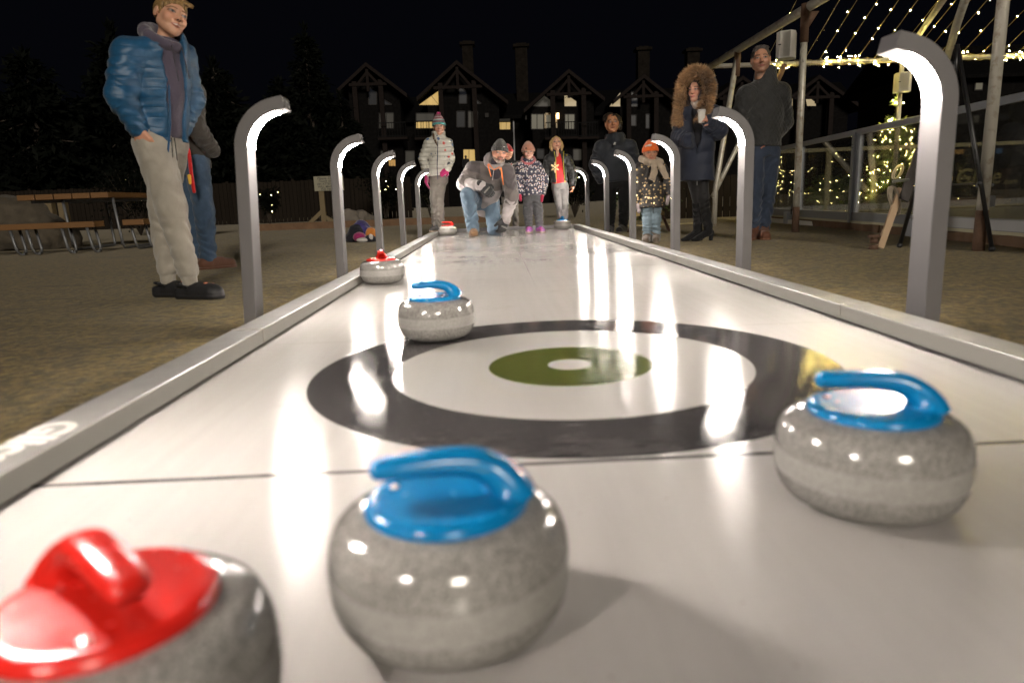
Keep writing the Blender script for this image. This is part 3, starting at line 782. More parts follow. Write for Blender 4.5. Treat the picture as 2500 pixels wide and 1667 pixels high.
# ================================================================ fire pit notice
sg = thing('notice_board', 'cream notice on a wooden post with a slanted brace, behind the second left lamp', 'sign', (at(803, 450, 18.3).x, 18.3, TZ))
z0, z1 = at(803, 466, 18.3).z-TZ, at(803, 430, 18.3).z-TZ; W = .76
q = MB(); q.box((0, 0, (z0+z1)/2), (W, .03, z1-z0)); brd = q.obj('sign_plate', plain('cream_board', (.24, .225, .165), .6, 0, .06), sg); bevel(brd, .004)
ink = plain('sign_ink', (.05, .05, .045), .6)
zc = (z0+z1)/2; H = z1-z0
for i, (tx, s, sh) in enumerate((('Please Do Not', .098, .3), ('Touch the Fire', .092, .3), ('AN ATTENDANT', .078, 0), ('WILL MAINTAIN', .078, 0), ('THE FIRE PIT', .078, 0))):
    Mt = Matrix(((1, 0, 0, 0), (0, 0, 1, -.0168), (0, 1, 0, z1-.085-i*H*.185), (0, 0, 0, 1)))
    text_obj('lettering', tx, s, ink, Mt, brd, .0006, 'CENTER', sh, .0012)
q = MB(); q.box((-.22, .045, z0*.5+.12), (.13, .07, z0+.24)); q.obj('post', post_w, sg)
q = MB(); q.beam((-.22, .04, z0*.46), (-.68, .02, .03), .10, .07, (0, 1, 0)); q.beam((-.22, .06, z0*.30), (.16, .1, .03), .10, .07, (0, 1, 0)); q.obj('brace', post_w, sg)
q = MB(); q.box((-.25, .03, .04), (1.05, .14, .08)); q.obj('foot_board', post_w, sg)
# ================================================================ tent frame over the rink
pipe_m = NT('painted_pipe'); _n = pipe_m.noise(14, 4, .6)
pipe_m.set(color=pipe_m.mix(pipe_m.maprange(_n, .52, .68, 0, .7), (.46, .44, .38), (.24, .18, .12)), rough=.45, metal=.3, normal=pipe_m.bump(pipe_m.noise(60, 3), .15, .002)); pipe_m = pipe_m.m
rusty = plain('rusty_steel', (.135, .075, .045), .8, .2, .35, 14, .5, 60, .003)
EX, EZ, FY = 3.44, 2.43, 11.92
tent = thing('tent_frame', 'bare steel pipe tent frame standing over the rink', 'tent frame', (EX, 8, TZ))
def tl(x, y, z): return (x-EX, y-8, z-TZ)
q = MB(); q.tube([tl(EX, 12.0, EZ+.05), tl(EX, 3.2, EZ)], .052, 14); bm_ = q.obj('eave_beam', pipe_m, tent, True)
for y in (7.35, 9.35, 10.9):
    q = MB(); q.tube([tl(EX, y, EZ+.05*(y-3.2)/8.8), tl(EX, y+.012, EZ+.05*(y-3.2)/8.8)], .0535, 14); q.obj('pipe_band', plain('band_pale', (.38, .36, .31), .5, .3), bm_, True)
q = MB(); q.tube([tl(EX, FY, EZ-.02), tl(EX+.05, FY, EZ-.12), tl(EX+.02, FY+.02, EZ-.35)], .06, 12); q.obj('corner_joint', rusty, tent, True)
q = MB(); q.tube([tl(EX, FY, 2.50), tl(10.5, FY, 2.50)], .038, 12); q.obj('cross_bar', pipe_m, tent, True)
def pole(x, y, ztop, r=.04, lean=(0, 0)):
    q = MB(); q.tube([tl(x, y, .23), tl(x+lean[0], y+lean[1], ztop)], r, 16); o = q.obj('pole', pipe_m, tent, True)
    q = MB(); q.tube([tl(x, y, TZ-.02), tl(x, y, .25)], r*1.08, 16); q.obj('pole_foot', rusty, o, True)
    q = MB(); q.tube([tl(x-.055, y-.0, .43), tl(x+.055, y, .43)], .006, 8); q.tube([tl(x-.062, y, .43), tl(x-.05, y, .43)], .012, 8); q.tube([tl(x+.05, y, .43), tl(x+.062, y, .43)], .012, 8); q.obj('bolt', steel_m, o, True)
    return o
pa = pole(3.40, 8.2, EZ, .038)
q = MB(); q.tube([tl(3.40, 8.2, EZ-.35), tl(3.40, 8.2, EZ+.06)], .047, 14); q.prism([tl(3.43, 8.2, EZ-.02), tl(3.43, 8.2, EZ-.22), tl(3.56, 8.2, EZ-.02)], (0, .012, 0)); q.obj('bracket', rusty, pa, True)
pole(3.44, 5.09, 3.4, .040)
# far pole, raking brace legs
b0 = at(1800, 118, 10.5); b1 = at(1745, 460, 10.5)
q = MB(); q.tube([tl(b1.x, 10.5, TZ), tl(b1.x+.01, 10.5, .5), tl(3.44, 10.5, EZ)], .04, 12); o = q.obj('pole', pipe_m, tent, True)
q = MB(); q.tube([tl(3.43, 10.5, EZ-.32), tl(3.44, 10.5, EZ+.05)], .048, 12); q.obj('bracket', rusty, o, True)
q = MB(); q.tube([tl(*at(1740, 480, 10.7)), tl(*at(1875, 205, 11.7))], .036, 10); q.obj('brace', pipe_m, tent, True)
q = MB(); q.tube([tl(*at(1893, 208, 11.88)), tl(*at(1916, 158, 11.88))], .045, 10); q.obj('bracket', rusty, tent, True)
q = MB(); q.tube([tl(*at(2238, 94, 11.8)), tl(*at(2330, -40, 8.0))], .04, 10); q.obj('brace', pipe_m, tent, True)
q = MB(); q.tube([tl(*at(2307, 160, 7.2)), tl(*at(2336, 60, 6.4)), tl(*at(2370, -40, 5.8))], .034, 10); q.obj('brace', pipe_m, tent, True)
q = MB(); pf_ = at(2192, 300, 11.9); q.tube([tl(pf_.x, 11.9, TZ), tl(pf_.x, 11.9, 2.5)], .036, 12); q.obj('pole', pipe_m, tent, True)
# ---- loose cable hanging at the corner
q = MB(); q.tube([(0, 0, 0), (.05, 0, -.10), (.03, 0, -.22), (.07, 0, -.34), (.05, .01, -.45), (.09, 0, -.38), (.11, 0, -.2), (.08, 0, -.02)], .006, 6)
setp(q.obj('hanging_cable', plain('cable_pale', (.35, .30, .2), .6), None, True, (EX+.02, FY-.05, EZ-.04)), 'loose pale cable hanging from the far corner of the tent frame', 'cable')

# ---- speakers
spk_m = plain('speaker_white', (.52, .50, .45), .55, 0, .05, 6)
def speaker(label, loc, w, d, h, rz):
    o = thing('loudspeaker', label, 'loudspeaker', loc, R(rz), 'loudspeakers on the tent poles')
    poly = [(-w/2, d/2), (-w/2, -d*.18), (-w*.30, -d*.5), (w*.30, -d*.5), (w/2, -d*.18), (w/2, d/2)]
    q = MB(); q.prism([(x, y, -h/2) for x, y in poly], (0, 0, h)); bevel(q.obj('cabinet', spk_m, o), .008, 3)
    g = NT('speaker_mesh'); s = g.sep(); wv = g.math('SINE', g.math('MULTIPLY', s[2], 420.0)); g.set(color=(.50, .48, .42), rough=.6, normal=g.bump(wv, .5, .002))
    q = MB(); q.prism([(x*.93, y*.93-d*.035, -h*.45) for x, y in poly[1:5]], (0, 0, h*.9)); q.obj('grille', g.m, o)
    q = MB(); q.box((-w*.28, -d*.50, 0), (.03, .012, .012)); q.obj('badge', plain('badge_dark', (.03, .03, .03), .5), o)
    q = MB(); q.tube([(w*.2, d*.5, h*.3), (w*.2, d*.5+.10, h*.3)], .010, 8); q.tube([(w*.2, d*.5, -h*.3), (w*.2, d*.5+.10, -h*.3)], .010, 8); q.obj('mount', steel_m, o, True)
a = at(1919, 112, 8.05); speaker('near white loudspeaker strapped high on the rusty topped pole', tuple(a), .20, .20, .285, -28)
q = MB(); q.tube([(0, 0, 0), (-.05, -.02, -.08), (-.03, -.03, -.16), (.0, 0, -.19)], .007, 6); q.obj('hanging_cable', plain('cable_grey', (.3, .29, .25), .6), None, True, (3.37, 8.12, 2.05))
setp(bpy.data.objects['hanging_cable.001'], 'short looped cable between the near loudspeaker and its pole', 'cable')
a = at(2204, 202, 11.75); speaker('far loudspeaker on the pole above the lit fir tree', tuple(a), .24, .24, .30, -20)

# ---- fairy light strings
wire_m = plain('string_wire', (.22, .17, .06), .5)
dirn = Vector((0.042, 0.922, -0.475)).normalized()
starts = [(1868, 134), (1962, 126), (2000, 146), (2046, 143), (2092, 140), (2134, 138), (2180, 136), (2219, 84), (2252, 102), (2289, 132), (2342, 139), (2393, 133), (2440, 130), (2482, 131)]
rs = np.random.RandomState(12)
for i, (px, py) in enumerate(starts):
    e = at(px, 141, FY-.03)
    a0 = Vector((e.x, FY-.02, 2.52)); ln = 5.2
    lab = ['string of fairy lights rising from the head of the man in the quilted jacket', 'string of unlit fairy lights rising beside the rusty topped pole', 'first fully lit string of fairy lights right of the rusty topped pole', 'second fully lit string of fairy lights right of the rusty topped pole',
           'third fully lit string of fairy lights right of the rusty topped pole', 'fairy light string ending just left of the nearest lamp head', 'fairy light string passing behind the head of the nearest lamp',
           'fairy light string just left of the yellow raking brace', 'fairy light string just right of the yellow raking brace', 'fairy light string crossing behind the grey slanting brace', 'fairy light string left of the tall near pole, right of the slanting brace',
           'fairy light string passing just behind the tall near pole', 'first fairy light string right of the tall near pole', 'outermost fairy light string at the right edge'][i]
    st = thing('light_string', lab, 'light string', a0, 0, 'fairy light strings of the tent')
    P = []; n = 24
    for k in range(n+1):
        s = k/n; P.append(-dirn*ln*s+Vector((0, 0, -.05*math.sin(math.pi*s)+rs.uniform(-.004, .004))))
    q = MB(); q.tube(P, .0035, 5); q.obj('wire', wire_m, st, True)
    if i == 1: unl = True
    else: unl = False
    s = rs.uniform(.02, .06)
    m_ = new_mesh('bulb', [tuple(v.co) for v in bulb_me.vertices], [tuple(p.vertices) for p in bulb_me.polygons], wire_m) if unl else bulb_me2
    while s < (.62 if i > 8 else .75):
        j = int(s*n); p = P[j].lerp(P[min(j+1, n)], s*n-j)+Vector((rs.uniform(-.03, .03), rs.uniform(-.02, .02), rs.uniform(-.035, .01)))
        link('bulb', m_, st, p); s += rs.uniform(.055, .095)
wrap = thing('light_garland', 'yellow fairy lights wound densely round the far cross bar', 'light garland', (4.3, FY, 2.50))
P = []
for k in range(1500):
    s = k/1500; P.append((s*6.0, math.cos(k*.9)*(.046+.012*math.sin(k*.13)), math.sin(k*.9)*(.046+.012*math.sin(k*.13))))
q = MB(); q.tube(P, .0026, 4, False); q.obj('wire', wire_m, wrap, True)
cl = [.15, .28, .42, 1.1, 1.35, 1.55, 1.95, 2.1, 2.5, 2.85, 3.15, 3.5, 4.2, 4.5, 4.9, 5.2, 5.6]
nbulb = 0
while nbulb < 98:
    c = cl[rs.randint(len(cl))]+rs.normal()*.06; a = rs.uniform(0, 6.28); r = rs.uniform(.06, .10)
    link('bulb', bulb_me2, wrap, (c, math.cos(a)*r, math.sin(a)*r)); nbulb += 1

# ================================================================ rink
ice_m = NT('rink_ice'); ice_m.set(color=ice_m.mix(ice_m.noise(1.5, 4), (.72, .70, .62), (.60, .58, .50)), rough=.3); ice_m = ice_m.m
q = MB(); q.box((9.0, 8.0, TZ+.03), (9.6, 8.4, .06)); setp(q.obj('rink_floor', ice_m), 'pale plastic ice of the rink lit yellow', 'rink', kind='structure')
alu = plain('barrier_aluminium', (.40, .42, .46), .38, .5, .06); yel = plain('barrier_sill', (.50, .46, .30), .5, 0, .15, 8)
kick = plain('kick_plate', (.20, .205, .215), .35, 0, .06); kickl = plain('kick_plate_pale', (.46, .46, .46), .35)
gl = NT('barrier_glass'); gl.n.remove(gl.b)
tr_ = gl.new('ShaderNodeBsdfTransparent'); tr_.inputs[0].default_value = (.97, .97, .95, 1)
gs = gl.new('ShaderNodeBsdfGlossy'); gs.inputs['Roughness'].default_value = .02; gs.inputs[0].default_value = (.8, .8, .8, 1)
df = gl.new('ShaderNodeBsdfDiffuse'); df.inputs[0].default_value = (.5, .48, .42, 1)
fr = gl.new('ShaderNodeFresnel'); fr.inputs[0].default_value = 1.45
mx = gl.new('ShaderNodeMixShader'); mx2 = gl.new('ShaderNodeMixShader')
gl.l.new(gl.math('MULTIPLY', fr.outputs[0], .9), mx.inputs[0]); gl.l.new(tr_.outputs[0], mx.inputs[1]); gl.l.new(gs.outputs[0], mx.inputs[2])
gl.l.new(gl.maprange(gl.noise(2.5, 5, .6), .4, .75, .008, .035), mx2.inputs[0]); gl.l.new(mx.outputs[0], mx2.inputs[1]); gl.l.new(df.outputs[0], mx2.inputs[2])
gl.l.new(mx2.outputs[0], gl.n['Material Output'].inputs[0]); glass_m = gl.m
timber_m = plain('weathered_timber', (.20, .115, .062), .85, 0, .4, 5, .5, 26, .008)
def barrier(label, A, B, posts, top, mats):
    A, B = Vector((*A, TZ)), Vector((*B, TZ)); d = B-A; Ln = d.length; rz = math.atan2(d.y, d.x)
    o = thing('rink_barrier', label, 'rink barrier', A, rz, 'rink barriers')
    q = MB(); q.box((Ln/2, 0, top-.032), (Ln, .05, .064)); bevel(q.obj('top_rail', mats[0], o), .006)
    q = MB(); q.box((Ln/2, -.015, .158), (Ln, .03, .098)); q.obj('kick_plate', mats[1], o)
    q = MB(); q.box((Ln/2, 0, .095), (Ln, .075, .028)); q.obj('sill', yel, o)
    pr = None
    for x in posts:
        q = MB(); q.box((x, -.03, (top+.1)/2-.035), (.055, .035, top-.1)); q.box((x+.05, 0, (top+.1)/2), (.045, .05, top-.13))
        p = q.obj('post', mats[2], o)
        q = MB()
        for z in (.32, .62, .98):
            for dx in (-.012, .012): q.tube([(x+dx, -.046, z-.018), (x+dx, -.052, z-.018)], .005, 6); q.tube([(x+dx, -.046, z+.018), (x+dx, -.052, z+.018)], .005, 6)
        q.obj('bolt', plain('bolt_dark', (.03, .03, .03), .5), p)
        if pr is not None:
            g = MB(); g.box(((pr+x)/2+.03, .004, (top+.208)/2-.032), (x-pr-.10, .008, top-.272)); g.obj('glass_panel', glass_m, o)
        pr = x
    return o
q0 = gnd(1880, 541); q1 = gnd(2500, 604)
A = Vector((4.50, 11.9, 0)); dv = (Vector((3.905, 5.239, 0))-Vector((4.40, 11.469, 0))).normalized(); A = Vector((4.40, 11.469, 0))-dv*.45; B = A+dv*8.2
near_b = barrier('near rink barrier of glass panels with a sloping grey top rail', (A.x, A.y), (B.x, B.y), [.1, 1.72, 3.6, 5.45, 7.3, 8.15], 1.17, (alu, kick, alu))
far_b = barrier('far rink barrier with a yellowish rail across the end of the rink', (4.6, 12.2), (13.5, 12.2), [.05, 1.05, 3.1, 5.2, 7.3, 8.85], 1.19, (yel, kickl, yel))
# pale strip on the near kick plate, coloured in place of its reflections
q = MB(); q.box((6.6, -.034, .158), (2.6, .006, .085)); q.obj('kick_reflection', kickl, near_b)
gx = at(2330, 432, 12.18); ge = at(2478, 432, 12.18)
lm = plain('glass_lettering', (.22, .19, .085), .6)
Lg = at(2448, 430, 12.18).x-gx.x
sl = .30
Mt = Matrix(((1, 0, 0, gx.x-4.6), (0, 0, 1, -.012), (0, 1, 0, at(2330, 452, 12.18).z-TZ), (0, 0, 0, 1)))
text_obj('lettering', 'Glice', Lg/2.18, lm, Mt, far_b, .0008, 'LEFT', .22, .004)
Mt = Matrix(((1, 0, 0, at(2446, 450, 12.18).x-4.6), (0, 0, 1, -.012), (0, 1, 0, at(2446, 450, 12.18).z-TZ), (0, 0, 0, 1)))
text_obj('lettering', '.com', Lg/6.2, lm, Mt, far_b, .0008, 'LEFT', .22, .004)
# the green gate latch of the near barrier
q = MB(); q.tube([(0, 0, -.07), (0, 0, .07)], .008, 8); q.tube([(-.035, 0, 0), (.035, 0, 0)], .011, 8); q.obj('latch', plain('latch_dark', (.04, .04, .04), .45, .5), near_b, True, (1.66, -.07, .21))
for s, lab in ((1.56, 'small grey foot block under the latch post of the rink barrier'), (5.2, 'small grey foot block in front of the rink barrier behind the wooden stick')):
    p = A+dv*s
    q = MB(); q.box((-.06, 0, .09), (.10, .12, .17)); bevel(q.obj('foot_block', alu, None, False, (p.x-.02, p.y, TZ)), .006)
    o = bpy.data.objects['foot_block' if s < 2 else 'foot_block.001']; setp(o, lab, 'foot block', 'foot blocks of the rink barrier')
    o.rotation_euler = (0, 0, 0)
# rough timber sleepers under the barrier
rs2 = random.Random(4)
for k, (s0, s1) in enumerate(((-.5, 1.7), (1.75, 4.4), (4.45, 8.2))):
    a_, b_ = A+dv*s0, A+dv*s1
    q = MB(); n = 14; ring = []
    nrm = Vector((-dv.y, dv.x, 0))
    V = []; F = []
    for i in range(n+1):
        c = a_.lerp(b_, i/n)
        for (u, z) in ((-.13, -.02), (-.13, .055), (-.10, .075), (.05, .078), (.05, -.02)):
            V.append(c+nrm*(-(u) + rs2.uniform(-.012, .012))*1.0+Vector((0, 0, TZ+z+rs2.uniform(-.008, .008))))
    m5 = 5
    for i in range(n):
        for j in range(m5): F.append((i*m5+j, i*m5+(j+1) % m5, (i+1)*m5+(j+1) % m5, (i+1)*m5+j))
    F.append((4, 3, 2, 1, 0)); F.append(tuple(n*m5+j for j in range(m5)))
    o = link('timber_sleeper', new_mesh('timber_sleeper', V, F, timber_m, False))
    setp(o, ['far rough timber sleeper under the rink barrier behind the man in the quilted jacket', 'middle rough timber sleeper under the rink barrier right of the barrier latch', 'near rough timber sleeper under the rink barrier behind the nearest lamp'][k], 'timber sleeper', 'sleepers under the rink barrier')

# ================================================================ lit fir tree and the tree standing in for its reflection
p0 = at(2170, 520, 14.6); top = at(2164, 236, 14.6)
root, LP = conifer('fir_tree', 'full green fir tree covered in warm fairy lights behind the rink glass', (p0.x+.0, 14.6, TZ), top.z-TZ, .84, 31, xmas_m, 15000, .14, None, 'fir tree', .05)
rs = np.random.RandomState(5)
rr = np.hypot(LP[:, 0], LP[:, 1]); zf = LP[:, 2]/(top.z-TZ)
ok = np.where((rr > .84*(1-zf)**.85*.70) & (LP[:, 1] < .12))[0]
for j in rs.choice(ok, 98, False): link('bulb', bulb_me3, root, LP[j]*np.array([1.06, 1.06, 1])+np.array([0, -.03, 0]))
q = MB()
for j in rs.choice(ok, 170, False):
    p = LP[j]*np.array([1.05, 1.05, 1])+np.array([0, -.03, 0]); q.sphere(tuple(p), .0060, 5, 4)
o = q.obj('bulb_cluster', bulb_fir, root, True); o['kind'] = 'stuff'
p0 = at(2356, 470, 17); top = at(2354, 352, 17)  # added tree in place of the lit fir's reflection in the glass
root, LP = conifer('fir_tree', 'slim dim tree with fairy lights standing in for a reflection of the lit fir', (p0.x, 17, TZ), top.z-TZ, .45, 32, conif_m, 4000, .12, None, 'fir tree', .1)
for j in rs.choice(len(LP), 34, False): link('bulb', bulb_me, root, LP[j]*np.array([1.05, 1.05, 1]))
# bare tree with light strings beside the fir
rs = np.random.RandomState(8)
b = at(2075, 500, 14.0); tr2 = thing('bare_tree', 'bare branching tree dotted with fairy lights left of the lit fir tree', 'tree', (b.x+.25, 14.0, TZ))
q = MB(); tips = []
q.tube([(0, 0, 0), (.03, 0, .5), (0, 0, .9)], [.05, .04, .035], 7); q.obj('trunk', bark, tr2, True); q = MB()
for i in range(16):
    a = rs.uniform(0, 6.28); l = rs.uniform(.5, 1.0); e = Vector((math.cos(a)*l*.75, math.sin(a)*l*.5, .9+l*rs.uniform(-.3, .75)))
    mid = Vector((e.x*.45, e.y*.45, .8+ (e.z-.8)*.65)); q.tube([(0, 0, .55+rs.uniform(0, .3)), mid, e], [.022, .013, .004], 5)
    for k in range(4):
        s = mid.lerp(e, rs.uniform(.1, .9)); e2 = s+Vector((rs.normal()*.16, rs.normal()*.16, rs.uniform(-.05, .25))); q.tube([s, e2], [.007, .003], 4); tips += [s, e2]
q.obj('branch', bark, tr2, True)
for j in range(34):
    p = tips[rs.randint(len(tips))]; link('bulb', bulb_me2, tr2, p+Vector((rs.normal()*.05, rs.normal()*.05, rs.normal()*.06)))
# curtain of lights right behind the man
cu = thing('light_curtain', 'curtain of hanging fairy lights behind the glass right of the legs of the man', 'light curtain', (at(1893, 370, 12.6).x, 12.6, at(1893, 372, 12.6).z))
q = MB(); xs = [0, .05, .11, .16, .3, .36, .62, .68, .85]
for x in xs: q.tube([(x, 0, 0), (x+.01, 0, -.5), (x, 0, -.95)], .003, 4)
q.obj('wire', wire_m, cu, True)
for j in range(64):
    x = xs[min(len(xs)-1, int(abs(rs.normal())*3))]; link('bulb', bulb_me, cu, (x+rs.normal()*.015, rs.normal()*.01, -rs.uniform(.02, .95)))

# ================================================================ stick with straps, black stand
stick_w = plain('pale_ash', (.44, .31, .19), .6, 0, .15, 5, .2, 60, .002); leath = plain('dark_leather', (.05, .042, .038), .6, 0, .2, 9); cord = plain('canvas_strap', (.30, .255, .19), .85, 0, .15, 40, .4, 300, .002)
s0 = gnd(2148, 608); s1 = at(2232, 372, s0.y+.18); stk = thing('wooden_stick', 'pale wooden stick with a coiled strap leaning behind the nearest lamp', 'stick', s0)
v = s1-s0
q = MB(); q.beam((0, 0, .01), tuple(v*.62), .055, .022, (0, -1, 0)); q.obj('shaft', stick_w, stk)
q = MB(); q.beam(tuple(v*.50+Vector((.045, -.012, 0))), tuple(v*1.0+Vector((.04, -.012, 0))), .085, .02, (0, -1, 0)); q.obj('leather_grip', leath, stk)
def ribbon(name, P, w, mat, parent):
    P = [Vector(p) for p in P]; V = []; F = []
    for i, p in enumerate(P): V += [p+Vector((0, -w/2, 0)), p+Vector((0, w/2, 0))]
    for i in range(len(P)-1): F.append((2*i, 2*i+1, 2*i+3, 2*i+2))
    o = link(name, new_mesh(name, V, F, mat), parent); m = o.modifiers.new('s', 'SOLIDIFY'); m.thickness = .006; m.offset = 0; return o
mid = v*.70+Vector((-.02, -.03, 0))
loop = [mid+Vector((.0, 0, 0))+Vector((math.cos(t)*.030*(1.0)-.055+.02*math.sin(t), 0, math.sin(t)*.055+.075)) for t in np.linspace(-1.2, 4.6, 22)]
ribbon('strap_loop', loop, .035, cord, stk)
for k in range(3):
    loop = [mid+Vector((-.035-.010*k+.035*math.cos(t)-.045*(math.sin(t)*.5+.5), 0, -.16+.020*k+math.sin(t)*(.115-.016*k))) for t in np.linspace(-4.4, 1.5, 26)]
    ribbon('strap_loop', loop, .035, cord, stk)
q = MB(); q.tube([mid+Vector((-.10, -.02, .0)), mid+Vector((.03, -.02, .01))], .011, 8); q.obj('toggle', steel_m, stk, True)
q = MB(); q.tube([(-.055, .0, .0), (-.055, .0, .02), (-.055, 0, .035)], [.045, .03, .045], 14); q.tube([(-.055, 0, .05), (-.055, 0, .095)], .030, 12); q.tube([(-.055, 0, .095), (-.055, 0, .12)], [.05, .045], 14); q.obj('spool', rusty, stk, True)
blk = plain('black_tube', (.014, .014, .015), .4, .2, .1)
ap = at(2336, 120, 5.2); stand = thing('tripod_stand', 'tall black tripod stand behind the nearest lamp beside the thick pole', 'tripod stand', (ap.x, 5.2, TZ))
f1 = gnd(2421, 614); f2 = gnd(2196, 605); f3 = Vector((ap.x+.35, 5.9, TZ))
o0 = Vector((ap.x, 5.2, TZ)); topv = Vector((0, 0, ap.z-TZ))
for f in (f1, f2, f3):
    q = MB(); e = Vector((f.x, f.y, TZ))-o0; q.tube([topv+Vector((e.x*.02, e.y*.02, 0)), e+Vector((0, 0, .02))], .016, 10); lg = q.obj('leg', blk, stand, True)
    q = MB(); q.sphere(e+Vector((0, 0, .02)), .024, 10, 6); q.obj('rubber_foot', blk, lg, True)
q = MB(); c = topv.lerp(Vector((f1.x, f1.y, TZ))-o0, .66); c2 = topv.lerp(Vector((f2.x, f2.y, TZ))-o0, .66); q.tube([c, c2], .007, 6); q.sphere(c, .022, 8, 6); q.obj('spreader', blk, stand, True)
q = MB(); q.tube([topv-Vector((0, 0, .25)), topv+Vector((0, 0, .03))], .018, 10); q.obj('centre_pole', blk, stand, True)
q = MB(); c = at(2411, 492, 5.3); q.box((0, 0, 0), (.085, .06, .085)); q.box((-.03, -.01, .055), (.035, .035, .03)); bx = q.obj('junction_box', plain('box_grey', (.34, .35, .36), .5), None, False, c); bevel(bx, .006)
setp(bx, 'small grey junction box fixed to the foot of the thick near pole', 'junction box')
# scrap of wood on the turf
q = MB(); q.prism([(-.9, -.02, 0), (.3, -.02, 0), (.3, .06, 0), (-.9, .06, 0)], (0, 0, .02)); q.prism([(.28, 0, .02), (.30, 0, .02), (.52, .0, .12), (.44, 0, .14)], (0, .05, 0))
p = gnd(1655, 549); sc_ = q.obj('wood_scrap', plain('scrap_wood', (.40, .33, .17), .7), None, False, (p.x, p.y, TZ+.004)); setp(sc_, 'pale strip of wood lying on the turf behind the woman with the fur hood', 'wood scrap')
# folded easel legs behind the child in the orange hat
q = MB(); o1 = at(1560, 500, 9.2); fA = gnd(1533, 567, TZ); fB = gnd(1634, 565, TZ)
es = thing('easel', 'brown wooden easel legs behind the child in the orange hat', 'easel', (o1.x, 9.4, TZ))
o0 = Vector((o1.x, 9.4, TZ)); tp = Vector((at(1590, 470, 9.4).x-o1.x, 0, .60))
brown = plain('brown_wood', (.10, .055, .038), .6, 0, .2, 5); brass = plain('brass_clip', (.6, .45, .2), .35, .8)
for f in (fA, fB):
    q = MB(); e = Vector((f.x-o1.x, f.y-9.4, 0)); q.beam(tp, e, .035, .03, (0, -1, 0)); lg = q.obj('leg', brown, es)
    q = MB(); m_ = tp.lerp(e, .58); q.box(m_, (.055, .045, .06)); q.obj('clip', brass, lg)
q = MB(); q.beam(tp, (tp.x+.15, .5, 0), .035, .03, (0, -1, 0)); q.obj('leg', brown, es); q = MB(); q.box(tp+Vector((0, 0, .03)), (.12, .05, .08)); q.obj('head_block', brown, es)
